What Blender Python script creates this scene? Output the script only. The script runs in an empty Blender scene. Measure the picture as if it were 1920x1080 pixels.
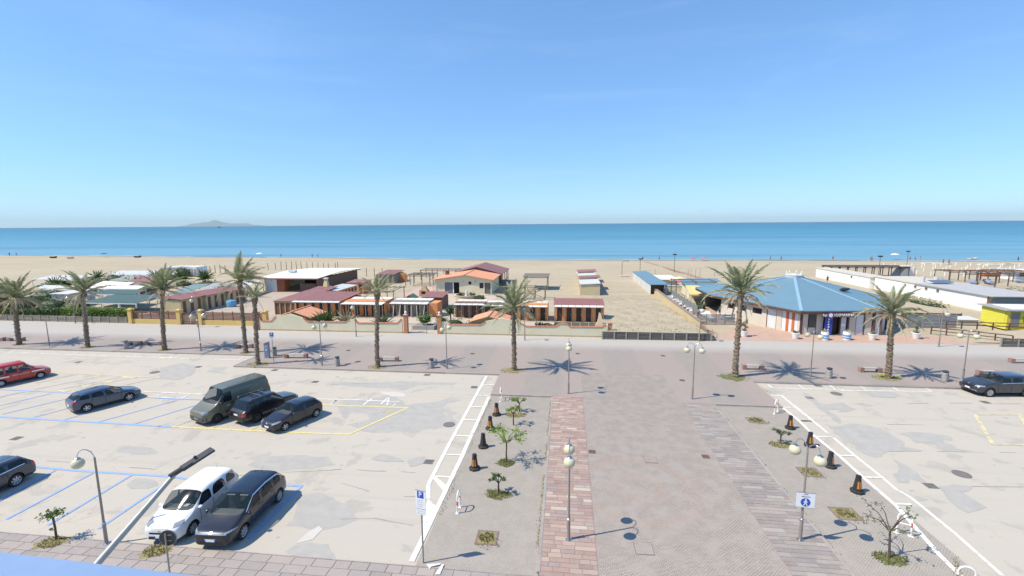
import bpy, bmesh, math, random
from mathutils import Vector, Matrix, Quaternion
from mathutils.bvhtree import BVHTree
R = math.radians
PI = math.pi
random.seed(7)
rnd = random.Random(11)
SC = bpy.context.scene
COL = SC.collection

# ------------------------------------------------------------------ camera
CAM_H = 14.0                 # fourth-floor balcony
FPX = 860.0                  # focal length in 1920-wide pixels
def _cam_axes():
    a = Vector((-960, 427 - 540, FPX)); b = Vector((960, 413 - 540, FPX))
    up = a.cross(b).normalized()
    if up.y > 0: up = -up
    fw = Vector((1062 - 960, 427 - 14 * 1062 / 1920 - 540, FPX)).normalized()
    return fw.cross(up).normalized(), fw, up
RT, FW, UP = _cam_axes()     # world x (along the coast), y (to the sea), z in camera axes
def ray(px, py):
    v = Vector((px - 960, py - 540, FPX))
    return Vector((v.dot(RT), v.dot(FW), v.dot(UP)))
def G(px, py, z=0.0):
    """survey: the point at height z seen at a photo position"""
    d = ray(px, py); t = (z - CAM_H) / d.z
    return Vector((d.x * t, d.y * t, z))
def W(px, py, y):
    """survey: the point of the vertical plane at distance y"""
    d = ray(px, py); t = y / d.y
    return Vector((d.x * t, y, CAM_H + d.z * t))
def height(foot, py):
    """height of a post standing at foot whose top shows at row py"""
    lo, hi = 0.0, 16.0
    for _ in range(40):
        m = (lo + hi) / 2
        q = foot + Vector((0, 0, m - CAM_H))
        c = RT * q.x + FW * q.y + UP * q.z
        if 540 + FPX * c.y / c.z > py: lo = m
        else: hi = m
    return (lo + hi) / 2

cam = bpy.data.cameras.new('camera')
camo = bpy.data.objects.new('camera', cam)
COL.objects.link(camo)
cam.sensor_width = 36.0
cam.lens = FPX / 1920 * 36.0
cam.clip_start = 0.1
cam.clip_end = 200000
# camera axes in world: image right, image down, forward
ir = Vector((RT.x, FW.x, UP.x)); idn = Vector((RT.y, FW.y, UP.y)); ifw = Vector((RT.z, FW.z, UP.z))
mw = Matrix((( ir.x, -idn.x, -ifw.x, 0), (ir.y, -idn.y, -ifw.y, 0), (ir.z, -idn.z, -ifw.z, CAM_H), (0, 0, 0, 1)))
camo.matrix_world = mw
SC.camera = camo

# ------------------------------------------------------------------ light
SUN_EL = R(53.5)
SUN_DIR = Vector((-0.931, -0.364, 0)).normalized()       # horizontal direction towards the sun
world = bpy.data.worlds.new('World'); SC.world = world
world.use_nodes = True
wn = world.node_tree.nodes; wl = world.node_tree.links
wn.clear()
sky = wn.new('ShaderNodeTexSky'); sky.sky_type = 'NISHITA'; sky.sun_disc = False
sky.sun_elevation = SUN_EL
sky.sun_rotation = math.atan2(SUN_DIR.x, SUN_DIR.y)
sky.altitude = 0; sky.air_density = 1.0; sky.dust_density = 0.0; sky.ozone_density = 6.0
bg = wn.new('ShaderNodeBackground'); bg.inputs[1].default_value = 0.15
wo = wn.new('ShaderNodeOutputWorld')
gm = wn.new('ShaderNodeGamma'); gm.inputs[1].default_value = 0.66
tn = wn.new('ShaderNodeMix'); tn.data_type = 'RGBA'; tn.blend_type = 'MULTIPLY'; tn.inputs[0].default_value = 1.0; tn.inputs[7].default_value = (0.82, 1.16, 1.52, 1)
wl.new(sky.outputs[0], gm.inputs[0]); wl.new(gm.outputs[0], tn.inputs[6]); tc_ = wn.new('ShaderNodeTexCoord'); mp_ = wn.new('ShaderNodeMapping'); mp_.inputs['Scale'].default_value = (1.6, 1.6, 11); mp_.inputs['Rotation'].default_value = (0.05, 0.08, 0)
cn = wn.new('ShaderNodeTexNoise'); cn.inputs['Scale'].default_value = 1.4; cn.inputs['Detail'].default_value = 7; cn.inputs['Roughness'].default_value = 0.6; cn.inputs['Distortion'].default_value = 0.8
cm_ = wn.new('ShaderNodeMapRange'); cm_.inputs[1].default_value = 0.50; cm_.inputs[2].default_value = 0.78; cm_.inputs[4].default_value = 0.13
cx_ = wn.new('ShaderNodeMix'); cx_.data_type = 'RGBA'; cx_.inputs[7].default_value = (3.2, 4.2, 4.9, 1)      # thin high cirrus veils
wl.new(tc_.outputs['Generated'], mp_.inputs[0]); wl.new(mp_.outputs[0], cn.inputs['Vector']); wl.new(cn.outputs['Fac'], cm_.inputs[0]); wl.new(cm_.outputs[0], cx_.inputs[0])
wl.new(tn.outputs[2], cx_.inputs[6]); wl.new(cx_.outputs[2], bg.inputs[0])
wl.new(bg.outputs[0], wo.inputs[0])
sl = bpy.data.lights.new('sun', 'SUN'); sl.energy = 3.95; sl.angle = R(0.53); sl.color = (1.0, 0.91, 0.745)
so = bpy.data.objects.new('sun', sl); COL.objects.link(so)
sd = Vector((SUN_DIR.x * math.cos(SUN_EL), SUN_DIR.y * math.cos(SUN_EL), math.sin(SUN_EL)))
so.rotation_euler = sd.to_track_quat('Z', 'Y').to_euler(); so.location = (0, 0, 60)
SC.view_settings.view_transform = 'Standard'; SC.view_settings.look = 'None'
SC.view_settings.exposure = 0.60; SC.view_settings.gamma = 1.0
try: SC.view_settings.use_curve_mapping = False
except Exception: pass

# ------------------------------------------------------------------ materials
def _nodes(name):
    m = bpy.data.materials.new(name); m.use_nodes = True
    nt = m.node_tree; b = nt.nodes['Principled BSDF']
    return m, nt, nt.nodes, nt.links, b
def _mix(nt, fac, a, b, mode='MIX'):
    n = nt.nodes.new('ShaderNodeMix'); n.data_type = 'RGBA'; n.blend_type = mode
    for s, v in ((n.inputs[0], fac), (n.inputs[6], a), (n.inputs[7], b)):
        if isinstance(v, (int, float)): s.default_value = v
        elif isinstance(v, (tuple, list)): s.default_value = (*v[:3], 1)
        else: nt.links.new(v, s)
    return n.outputs[2]
def _noise(nt, vec, scale, detail=4, rough=0.55, dist=0.0):
    n = nt.nodes.new('ShaderNodeTexNoise'); n.inputs['Scale'].default_value = scale
    n.inputs['Detail'].default_value = detail; n.inputs['Roughness'].default_value = rough
    n.inputs['Distortion'].default_value = dist
    if vec is not None: nt.links.new(vec, n.inputs['Vector'])
    return n.outputs['Fac']
def _ramp(nt, fac, a, b, ca=(0, 0, 0), cb=(1, 1, 1)):
    n = nt.nodes.new('ShaderNodeMapRange'); n.inputs[1].default_value = a; n.inputs[2].default_value = b
    nt.links.new(fac, n.inputs[0]); return n.outputs[0]
def _math(nt, op, a, b=0.0):
    n = nt.nodes.new('ShaderNodeMath'); n.operation = op
    for s, v in ((n.inputs[0], a), (n.inputs[1], b)):
        if isinstance(v, (int, float)): s.default_value = v
        else: nt.links.new(v, s)
    return n.outputs[0]
def _pos(nt):
    return nt.nodes.new('ShaderNodeNewGeometry').outputs['Position']
def _bump(nt, b, h, strength, dist=0.02):
    n = nt.nodes.new('ShaderNodeBump'); n.inputs['Strength'].default_value = strength; n.inputs['Distance'].default_value = dist
    nt.links.new(h, n.inputs['Height']); nt.links.new(n.outputs[0], b.inputs['Normal'])
MATS = {}
def M(name, col, rough=0.75, var=0.18, scale=1.5, fine=14.0, bump=0.0, rand=0.0, metal=0.0, coat=0.0, spec=0.5, col2=None):
    """plain material: colour broken up by two noises, optional per-object random shade, fine relief"""
    if name in MATS: return MATS[name]
    m, nt, ns, ls, b = _nodes(name)
    p = _pos(nt)
    n1 = _noise(nt, p, scale, 5); n2 = _noise(nt, p, fine, 3)
    f = _math(nt, 'MULTIPLY_ADD', n1, 0.6); f.node.inputs[2].default_value = 0.0
    mixf = nt.nodes.new('ShaderNodeMath'); mixf.operation = 'MULTIPLY_ADD'
    ls.new(n2, mixf.inputs[0]); mixf.inputs[1].default_value = 0.4; ls.new(f, mixf.inputs[2])
    lo = tuple(c * (1 - var) for c in col); hi = tuple(min(1, c * (1 + var)) for c in (col2 or col))
    fr = _ramp(nt, mixf.outputs[0], 0.3, 0.7)
    c = _mix(nt, fr, lo, hi)
    if rand > 0:
        oi = nt.nodes.new('ShaderNodeObjectInfo')
        v = _ramp(nt, oi.outputs['Random'], 0, 1); v.node.inputs[3].default_value = 1 - rand; v.node.inputs[4].default_value = 1 + rand
        hs = nt.nodes.new('ShaderNodeHueSaturation'); ls.new(v, hs.inputs['Value']); ls.new(c, hs.inputs['Color']); c = hs.outputs[0]
    ls.new(c, b.inputs['Base Color'])
    b.inputs['Roughness'].default_value = rough; b.inputs['Metallic'].default_value = metal
    b.inputs['Coat Weight'].default_value = coat; b.inputs['Coat Roughness'].default_value = 0.04
    b.inputs['Specular IOR Level'].default_value = spec
    if bump > 0: _bump(nt, b, n2, bump)
    MATS[name] = m
    return m

# ------------------------------------------------------------------ mesh building
class MB:
    def __init__(s): s.v = []; s.f = []; s.m = []
    def add(s, vs, fs, mi=0):
        o = len(s.v); s.v += [tuple(v) for v in vs]; s.f += [tuple(i + o for i in f) for f in fs]; s.m += [mi] * len(fs); return s
    def box(s, c, d, rz=0.0, mi=0, rx=0.0, ry=0.0, taper=1.0):
        x, y, z = d[0] / 2, d[1] / 2, d[2] / 2
        t = taper
        P = [(-x, -y, -z), (x, -y, -z), (x, y, -z), (-x, y, -z), (-x * t, -y * t, z), (x * t, -y * t, z), (x * t, y * t, z), (-x * t, y * t, z)]
        if rz or rx or ry:
            mt = Matrix.Rotation(rz, 3, 'Z') @ Matrix.Rotation(ry, 3, 'Y') @ Matrix.Rotation(rx, 3, 'X')
            P = [mt @ Vector(p) for p in P]
        P = [(p[0] + c[0], p[1] + c[1], p[2] + c[2]) for p in P]
        return s.add(P, [(0, 3, 2, 1), (4, 5, 6, 7), (0, 1, 5, 4), (1, 2, 6, 5), (2, 3, 7, 6), (3, 0, 4, 7)], mi)
    def bx(s, x0, x1, y0, y1, z0, z1, mi=0):
        return s.box(((x0 + x1) / 2, (y0 + y1) / 2, (z0 + z1) / 2), (abs(x1 - x0), abs(y1 - y0), abs(z1 - z0)), 0, mi)
    def beam(s, a, b, w, h, mi=0):
        """rectangular bar from a to b, h along 'up'"""
        a = Vector(a); b = Vector(b); d = (b - a).normalized()
        up = Vector((0, 0, 1))
        if abs(d.z) > 0.95: up = Vector((0, 1, 0))
        u = d.cross(up).normalized() * w / 2; n = u.cross(d).normalized() * h / 2
        P = [a - u - n, a + u - n, a + u + n, a - u + n, b - u - n, b + u - n, b + u + n, b - u + n]
        return s.add(P, [(0, 1, 2, 3), (7, 6, 5, 4), (0, 4, 5, 1), (1, 5, 6, 2), (2, 6, 7, 3), (3, 7, 4, 0)], mi)
    def tube(s, pts, r, n=8, mi=0, cap=True):
        pts = [Vector(p) for p in pts]; k = len(pts)
        rs = r if isinstance(r, (list, tuple)) else [r] * k
        rings = []; ref = None
        for i, p in enumerate(pts):
            d = (pts[min(i + 1, k - 1)] - pts[max(i - 1, 0)]).normalized()
            if ref is None:
                ref = Vector((1, 0, 0)) if abs(d.x) < 0.9 else Vector((0, 1, 0))
            u = (ref - d * ref.dot(d)).normalized(); w = d.cross(u); ref = u
            rings.append([p + (u * math.cos(2 * PI * j / n) + w * math.sin(2 * PI * j / n)) * rs[i] for j in range(n)])
        vs = [v for rg in rings for v in rg]; fs = []
        for i in range(k - 1):
            for j in range(n):
                j2 = (j + 1) % n
                fs.append((i * n + j, i * n + j2, (i + 1) * n + j2, (i + 1) * n + j))
        if cap: fs += [tuple(range(n - 1, -1, -1)), tuple((k - 1) * n + j for j in range(n))]
        return s.add(vs, fs, mi)
    def lathe(s, prof, n=16, c=(0, 0, 0), mi=0, axis='Z', cap=True):
        vs = []; fs = []; k = len(prof)
        for r, z in prof:
            for j in range(n):
                a = 2 * PI * j / n
                if axis == 'Z': vs.append((c[0] + r * math.cos(a), c[1] + r * math.sin(a), c[2] + z))
                else: vs.append((c[0] + r * math.cos(a), c[1] + z, c[2] - r * math.sin(a)))
        for i in range(k - 1):
            for j in range(n):
                j2 = (j + 1) % n; fs.append((i * n + j, i * n + j2, (i + 1) * n + j2, (i + 1) * n + j))
        if cap and prof[0][0] > 1e-6: fs.append(tuple(range(n - 1, -1, -1)))
        if cap and prof[-1][0] > 1e-6: fs.append(tuple((k - 1) * n + j for j in range(n)))
        return s.add(vs, fs, mi)
    def sphere(s, c, r, n=14, m=8, mi=0, sz=1.0):
        return s.lathe([(max(1e-7, r * math.sin(PI * i / m)), -r * sz * math.cos(PI * i / m)) for i in range(m + 1)], n, c, mi)
    def prism(s, poly, z0, z1, mi=0):
        n = len(poly)
        ar = sum(poly[i][0] * poly[(i + 1) % n][1] - poly[(i + 1) % n][0] * poly[i][1] for i in range(n))
        if ar < 0: poly = list(reversed(poly))
        vs = [(p[0], p[1], z0) for p in poly] + [(p[0], p[1], z1) for p in poly]
        fs = [tuple(range(n - 1, -1, -1)), tuple(range(n, 2 * n))] + [(i, (i + 1) % n, (i + 1) % n + n, i + n) for i in range(n)]
        return s.add(vs, fs, mi)
    def wall_poly(s, pts_xz, y0, y1, mi=0):
        """polygon in the xz plane given thickness along y"""
        n = len(pts_xz)
        ar = sum(pts_xz[i][0] * pts_xz[(i + 1) % n][1] - pts_xz[(i + 1) % n][0] * pts_xz[i][1] for i in range(n))
        if ar < 0: pts_xz = list(reversed(pts_xz))
        vs = [(p[0], y0, p[1]) for p in pts_xz] + [(p[0], y1, p[1]) for p in pts_xz]
        fs = [tuple(range(n)), tuple(range(2 * n - 1, n - 1, -1))] + [(i, i + n, (i + 1) % n + n, (i + 1) % n) for i in range(n)]
        return s.add(vs, fs, mi)
    def slab(s, corners, t, mi=0):
        """roof sheet: 4 (or 3) top corners, thickness t downwards"""
        n = len(corners); c = [Vector(p) for p in corners]
        nr = (c[1] - c[0]).cross(c[2] - c[0])
        if nr.z < 0: c.reverse()
        vs = c + [p - Vector((0, 0, t)) for p in c]
        fs = [tuple(range(n)), tuple(range(2 * n - 1, n - 1, -1))] + [(i, i + n, (i + 1) % n + n, (i + 1) % n) for i in range(n)]
        return s.add(vs, fs, mi)
    def mesh(s, name, mats, smooth=False):
        me = bpy.data.meshes.new(name)
        me.from_pydata(s.v, [], s.f)
        for m in (mats if isinstance(mats, (list, tuple)) else [mats]): me.materials.append(m)
        if isinstance(mats, (list, tuple)) and len(mats) > 1:
            me.polygons.foreach_set('material_index', s.m)
        if smooth:
            me.polygons.foreach_set('use_smooth', [True] * len(me.polygons))
            try: me.set_sharp_from_angle(angle=R(38))
            except Exception: pass
        me.update()
        return me
def tag(o, label=None, cat=None, group=None, kind=None):
    if label: o['label'] = label
    if cat: o['category'] = cat
    if group: o['group'] = group
    if kind: o['kind'] = kind
    return o
def link(name, me, parent=None, loc=None):
    o = bpy.data.objects.new(name, me); COL.objects.link(o)
    if parent is not None: o.parent = parent
    if loc is not None: o.location = loc
    return o
def part(name, mb, mats, parent, label=None, smooth=False, loc=None):
    o = link(name, mb.mesh(name, mats, smooth), parent, loc)
    if label: o['label'] = label
    return o
def thing(name, label, cat, loc=(0, 0, 0), rz=0.0, group=None):
    o = bpy.data.objects.new(name, None); COL.objects.link(o)
    o.empty_display_size = 0.3
    o.location = loc; o.rotation_euler = (0, 0, rz)
    return tag(o, label, cat, group)
def struct(name, mb, mats, smooth=False, parent=None):
    o = link(name, mb.mesh(name, mats, smooth), parent)
    if parent is None: o['kind'] = 'structure'
    return o
def stuff(name, mb, mats, label=None, cat=None, parent=None, smooth=False):
    o = link(name, mb.mesh(name, mats, smooth), parent)
    o['kind'] = 'stuff'
    return tag(o, label, cat if parent is None else None)
CHILD = {}
def copy_tree(o, parent=None):
    c = o.copy(); COL.objects.link(c); c.parent = parent
    for ch in o.children: copy_tree(ch, c)
    return c
def rot2(x, y, a): return (x * math.cos(a) - y * math.sin(a), x * math.sin(a) + y * math.cos(a))

# shared plain materials
white_paint = M('white_paint', (0.78, 0.77, 0.74), 0.6, 0.06)
white_plaster = M('white_plaster', (0.74, 0.73, 0.70), 0.85, 0.06, 0.7)
cream = M('cream_plaster', (0.66, 0.60, 0.43), 0.88, 0.08, 0.8, 8)
yellow = M('yellow_plaster', (0.66, 0.46, 0.16), 0.88, 0.1, 0.8)
orange = M('orange_plaster', (0.62, 0.265, 0.105), 0.85, 0.12, 1.2)
terracotta = M('terracotta', (0.60, 0.285, 0.175), 0.85, 0.18, 2.5, 9, rand=0.12)
brickred = M('coping_clay', (0.50, 0.20, 0.11), 0.85, 0.15, 3)
redroof = M('red_sheet_roof', (0.27, 0.120, 0.108), 0.6, 0.12, 1.0, rand=0.08)
wood_dark = M('dark_wood', (0.11, 0.055, 0.04), 0.75, 0.3, 3, 25, rand=0.15)
wood_grey = M('weathered_wood', (0.23, 0.20, 0.16), 0.85, 0.25, 3, 30, rand=0.2)
wood_brown = M('brown_wood', (0.20, 0.095, 0.06), 0.8, 0.25, 3, 30, rand=0.15)
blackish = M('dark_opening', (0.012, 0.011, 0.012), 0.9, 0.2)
grey_metal = M('grey_metal', (0.32, 0.31, 0.30), 0.45, 0.12, 3, metal=0.6)
steel = M('bright_steel', (0.6, 0.6, 0.6), 0.22, 0.06, metal=1.0)
dark_metal = M('dark_metal', (0.06, 0.06, 0.065), 0.5, 0.15, metal=0.3)
black_plastic = M('black_plastic', (0.018, 0.018, 0.018), 0.5, 0.2)
light_grey = M('pale_grey_sheet', (0.52, 0.53, 0.54), 0.7, 0.1, 1.2)
mid_grey = M('mid_grey_sheet', (0.33, 0.33, 0.32), 0.8, 0.15, 1.0)
glass_dark = M('dark_glass', (0.02, 0.025, 0.03), 0.06, 0.1, spec=0.8)
blue_paint = M('blue_paint', (0.05, 0.16, 0.55), 0.5, 0.1)
sign_white = M('sign_white', (0.75, 0.76, 0.78), 0.45, 0.04)
sign_blue = M('sign_blue', (0.02, 0.08, 0.42), 0.45, 0.06)
sign_black = M('sign_black', (0.02, 0.02, 0.02), 0.5, 0.1)
red_paint = M('red_paint', (0.55, 0.05, 0.03), 0.5, 0.15)
def text_mesh(name, s, size, mat, parent, loc, rot=(R(90), 0, 0), extrude=0.01, align='CENTER', sx=1.0):
    cu = bpy.data.curves.new(name, 'FONT'); cu.body = s; cu.size = size; cu.extrude = extrude
    cu.align_x = align; cu.align_y = 'CENTER'; cu.resolution_u = 2
    tmp = bpy.data.objects.new('tmp', cu); COL.objects.link(tmp)
    dg = bpy.context.evaluated_depsgraph_get()
    me = bpy.data.meshes.new_from_object(tmp.evaluated_get(dg)); me.name = name
    bpy.data.objects.remove(tmp); bpy.data.curves.remove(cu)
    me.materials.clear(); me.materials.append(mat)
    o = link(name, me, parent, loc); o.rotation_euler = rot; o.scale.x = sx
    return o
# ================================================================== SETTING: ground, sea, beach
def lerp_pts(pts, x):
    if x <= pts[0][0]: return pts[0][1]
    for a, b in zip(pts, pts[1:]):
        if x <= b[0]:
            t = (x - a[0]) / (b[0] - a[0]); t = t * t * (3 - 2 * t)
            return a[1] + (b[1] - a[1]) * t
    return pts[-1][1]
WATER = [(-500, 224), (-298, 208), (-144, 198), (-21, 183), (76, 184), (159, 183), (500, 183)]
def water_y(x): return lerp_pts(WATER, x)
PAVE_Z = 0.13
SAND_Z = 0.10

def sea_material():
    m, nt, ns, ls, b = _nodes('sea_water')
    p = _pos(nt)
    sep = ns.new('ShaderNodeSeparateXYZ'); ls.new(p, sep.inputs[0])
    # long streaks parallel to the shore
    mp = ns.new('ShaderNodeMapping'); mp.inputs['Scale'].default_value = (0.0022, 0.014, 1); ls.new(p, mp.inputs[0])
    st = _noise(nt, mp.outputs[0], 1.0, 5, 0.6, 0.6)
    lg = _math(nt, 'LOGARITHM', sep.outputs[1], 10)
    lg2 = _math(nt, 'ADD', lg, _math(nt, 'MULTIPLY', _math(nt, 'SUBTRACT', st, 0.5), 0.6))
    cr = ns.new('ShaderNodeValToRGB'); e = cr.color_ramp.elements
    fac = _ramp(nt, lg2, 2.2, 4.4)
    ls.new(fac, cr.inputs[0])
    e[0].position = 0.0; e[0].color = (0.16, 0.31, 0.38, 1)
    e[1].position = 1.0; e[1].color = (0.010, 0.075, 0.145, 1)
    for pos, c in ((0.10, (0.13, 0.29, 0.39)), (0.22, (0.075, 0.24, 0.335)), (0.40, (0.038, 0.185, 0.27)), (0.62, (0.024, 0.14, 0.225))):
        x = e.new(pos); x.color = (*c, 1)
    m2 = ns.new('ShaderNodeMapping'); m2.inputs['Scale'].default_value = (0.0035, 0.045, 1); ls.new(p, m2.inputs[0])
    s2 = _noise(nt, m2.outputs[0], 1.0, 6, 0.65, 0.4)
    c = _mix(nt, _math(nt, 'MULTIPLY', _ramp(nt, s2, 0.5, 0.68), 0.55), cr.outputs[0], (0.012, 0.10, 0.19))
    c = _mix(nt, _math(nt, 'MULTIPLY', _ramp(nt, st, 0.56, 0.72), 0.35), c, (0.17, 0.34, 0.40))
    ls.new(c, b.inputs['Base Color'])
    b.inputs['Roughness'].default_value = 0.38
    b.inputs['IOR'].default_value = 1.33
    b.inputs['Specular IOR Level'].default_value = 0.32
    mw_ = ns.new('ShaderNodeMapping'); mw_.inputs['Scale'].default_value = (0.10, 0.42, 1); ls.new(p, mw_.inputs[0])
    wv = _noise(nt, mw_.outputs[0], 1.0, 4, 0.6)
    _bump(nt, b, wv, 0.6, 0.6)
    return m
mb = MB()
xs = [-60000, -8000, -1500, -500, 0, 500, 1500, 8000, 60000]; ys = [165, 260, 600, 2000, 8000, 30000, 90000]
for y in ys:
    for x in xs: mb.v.append((x, y, -0.3))
for j in range(len(ys) - 1):
    for i in range(len(xs) - 1):
        a = j * len(xs) + i; mb.f.append((a, a + 1, a + 1 + len(xs), a + len(xs))); mb.m.append(0)
struct('sea', mb, sea_material())

def sand_material():
    m, nt, ns, ls, b = _nodes('beach_sand')
    p = _pos(nt)
    sep = ns.new('ShaderNodeSeparateXYZ'); ls.new(p, sep.inputs[0])
    big = _noise(nt, p, 0.05, 5, 0.6); med = _noise(nt, p, 0.55, 6, 0.65); fine = _noise(nt, p, 3.2, 5, 0.7)
    c = _mix(nt, _ramp(nt, big, 0.3, 0.7), (0.385, 0.325, 0.23), (0.445, 0.38, 0.28))
    c = _mix(nt, _math(nt, 'MULTIPLY', _ramp(nt, med, 0.35, 0.72), 0.6), c, (0.47, 0.41, 0.31))
    c = _mix(nt, _math(nt, 'MULTIPLY', _ramp(nt, fine, 0.54, 0.66), 0.55), c, (0.25, 0.205, 0.14))
    # tracks along the beach
    mp = ns.new('ShaderNodeMapping'); mp.inputs['Scale'].default_value = (0.02, 0.45, 1); ls.new(p, mp.inputs[0])
    tr = _noise(nt, mp.outputs[0], 1.0, 4, 0.6, 0.8)
    c = _mix(nt, _math(nt, 'MULTIPLY', _ramp(nt, tr, 0.52, 0.64), 0.35), c, (0.28, 0.225, 0.155))
    # wet strip: low ground
    wet = _ramp(nt, _math(nt, 'ADD', sep.outputs[2], _math(nt, 'MULTIPLY', med, 0.10)), -0.05, -0.22)
    c = _mix(nt, wet, c, (0.21, 0.17, 0.115))
    ls.new(c, b.inputs['Base Color']); b.inputs['Roughness'].default_value = 0.95; b.inputs['Specular IOR Level'].default_value = 0.15
    _bump(nt, b, fine, 0.55, 0.12)
    return m
sandm = sand_material()
def sand_h(x, y):
    w = water_y(x); z = SAND_Z
    if y > w - 16: z -= 0.4 * ((y - (w - 16)) / 16) ** 1.0
    if y > w: z -= (y - w) * 0.05
    d = math.sin(x * 0.21 + 1.3) * math.sin(y * 0.17) * 0.10 + math.sin(x * 0.53 + y * 0.37) * 0.05
    if y > 118: z += d * min(1, (y - 118) / 10) * max(0, min(1, (w - 14 - y) / 14))
    # low dune left of the white pavilion
    if -100 < x < -58 and 96 < y < 124:
        z += 1.3 * math.exp(-((x + 80) / 9) ** 2 - ((y - 108) / 7) ** 2)
    return z
mb = MB(); NX = 240; NY = 64
for j in range(NY + 1):
    y = 55.6 + (238 - 55.6) * j / NY
    for i in range(NX + 1):
        t = i / NX * 2 - 1; x = 520 * (abs(t) ** 1.5) * (1 if t > 0 else -1)
        mb.v.append((x, y, sand_h(x, y)))
for j in range(NY):
    for i in range(NX):
        a = j * (NX + 1) + i; mb.f.append((a, a + 1, a + NX + 2, a + NX + 1)); mb.m.append(0)
struct('beach', mb, sandm, True)

# base terrain under the town side, one sheet that also continues sideways
earth = M('bare_earth', (0.30, 0.27, 0.22), 0.95, 0.2, 0.3)
mb = MB(); mb.bx(-520, 520, -80, 56.0, -0.5, -0.06); struct('ground', mb, earth)

# island on the horizon
mb = MB(); D = 45000.0
cx0 = W(418, 420, D).x; sx = D / FPX
def isl(u, v):   # u in -1..1 along, v -1..1 across
    h = 0
    for c, w, a in ((-0.74, 0.17, 0.42), (-0.50, 0.20, 0.50), (-0.18, 0.22, 0.88), (0.14, 0.16, 0.28), (0.32, 0.18, 0.32), (0.54, 0.13, 0.46), (0.80, 0.14, 0.30)):
        h += a * math.exp(-((u - c) / w) ** 2)
    h *= max(0, 1 - u * u) ** 0.35
    h *= max(0.0, 1 - v * v) * (1 + 0.10 * math.sin(u * 23 + v * 5) + 0.06 * math.sin(u * 57 - v * 9))
    return h * 0.78
NU, NV = 110, 16
for j in range(NV + 1):
    for i in range(NU + 1):
        u = i / NU * 2 - 1; v = j / NV * 2 - 1
        mb.v.append((cx0 + u * 84 * sx, D + v * 1800, isl(u, v) * 15.5 * sx - 8))
for j in range(NV):
    for i in range(NU):
        a = j * (NU + 1) + i; mb.f.append((a, a + 1, a + NU + 2, a + NU + 1)); mb.m.append(0)
struct('island', mb, M('island_scrub', (0.06, 0.085, 0.085), 0.9, 0.3, 0.0008, 0.004), True)

# ------------------------------------------------------------------ asphalt car parks
def asphalt_material():
    m, nt, ns, ls, b = _nodes('worn_asphalt')
    p = _pos(nt)
    big = _noise(nt, p, 0.09, 4, 0.6); med = _noise(nt, p, 0.42, 7, 0.62, 0.4); fine = _noise(nt, p, 26, 3, 0.7); f2 = _noise(nt, p, 3.2, 5, 0.65)
    mp = ns.new('ShaderNodeMapping'); mp.inputs['Scale'].default_value = (0.06, 0.5, 1); ls.new(p, mp.inputs[0])
    streak = _noise(nt, mp.outputs[0], 1.0, 5, 0.6, 0.5)
    c = _mix(nt, _ramp(nt, big, 0.32, 0.68), (0.465, 0.425, 0.365), (0.50, 0.45, 0.38))
    c = _mix(nt, _math(nt, 'MULTIPLY', _ramp(nt, streak, 0.48, 0.62), 0.5), c, (0.46, 0.425, 0.375))
    c = _mix(nt, _math(nt, 'MULTIPLY', _ramp(nt, med, 0.56, 0.62), 0.55), c, (0.345, 0.325, 0.295))
    c = _mix(nt, _math(nt, 'MULTIPLY', _ramp(nt, f2, 0.58, 0.75), 0.35), c, (0.48, 0.445, 0.395))
    c = _mix(nt, _math(nt, 'MULTIPLY', _ramp(nt, fine, 0.45, 0.8), 0.5), c, (0.25, 0.235, 0.21))
    mp2 = ns.new('ShaderNodeMapping'); mp2.inputs['Rotation'].default_value = (0, 0, 0.08); mp2.inputs['Scale'].default_value = (0.035, 1.5, 1); ls.new(p, mp2.inputs[0])
    trk = _noise(nt, mp2.outputs[0], 1.0, 3, 0.5, 0.2)
    c = _mix(nt, _math(nt, 'MULTIPLY', _ramp(nt, trk, 0.56, 0.68), 0.28), c, (0.37, 0.345, 0.305))
    drip = _noise(nt, p, 1.35, 2, 0.4)
    c = _mix(nt, _math(nt, 'MULTIPLY', _ramp(nt, drip, 0.70, 0.76), 0.45), c, (0.21, 0.195, 0.18))
    # hairline cracks
    vo = ns.new('ShaderNodeTexVoronoi'); vo.feature = 'DISTANCE_TO_EDGE'; vo.inputs['Scale'].default_value = 0.16
    wp = ns.new('ShaderNodeVectorMath'); wp.operation = 'ADD'; ls.new(p, wp.inputs[0])
    nz = ns.new('ShaderNodeTexNoise'); nz.inputs['Scale'].default_value = 0.7; nz.inputs['Detail'].default_value = 5; ls.new(p, nz.inputs['Vector'])
    sc_ = ns.new('ShaderNodeVectorMath'); sc_.operation = 'SCALE'; sc_.inputs['Scale'].default_value = 2.6; ls.new(nz.outputs['Color'], sc_.inputs[0])
    ls.new(sc_.outputs[0], wp.inputs[1]); ls.new(wp.outputs[0], vo.inputs['Vector'])
    cr = _ramp(nt, vo.outputs['Distance'], 0.010, 0.002)
    c = _mix(nt, _math(nt, 'MULTIPLY', _math(nt, 'MULTIPLY', cr, _ramp(nt, big, 0.5, 0.62)), 0.22), c, (0.22, 0.205, 0.185))
    ls.new(c, b.inputs['Base Color']); b.inputs['Roughness'].default_value = 0.92; b.inputs['Specular IOR Level'].default_value = 0.25
    _bump(nt, b, fine, 0.3, 0.01)
    return m
asph = asphalt_material()
PX0, PX1 = -6.08, 16.45               # plaza strip edges
mb = MB(); mb.prism([(-120, -30), (PX0 + .1, -30), (PX0 + .1, 41.0), (-32.9, 41.0), (-32.9, 44.9), (-120, 44.9)], -0.05, 0.0)
lotL = struct('car_park_asphalt', mb, asph)
mb = MB(); mb.prism([(PX1 - .1, -30), (120, -30), (120, 41.3), (PX1 - .1, 41.3)], -0.05, 0.0)
lotR = struct('east_car_park_asphalt', mb, asph)

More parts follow.
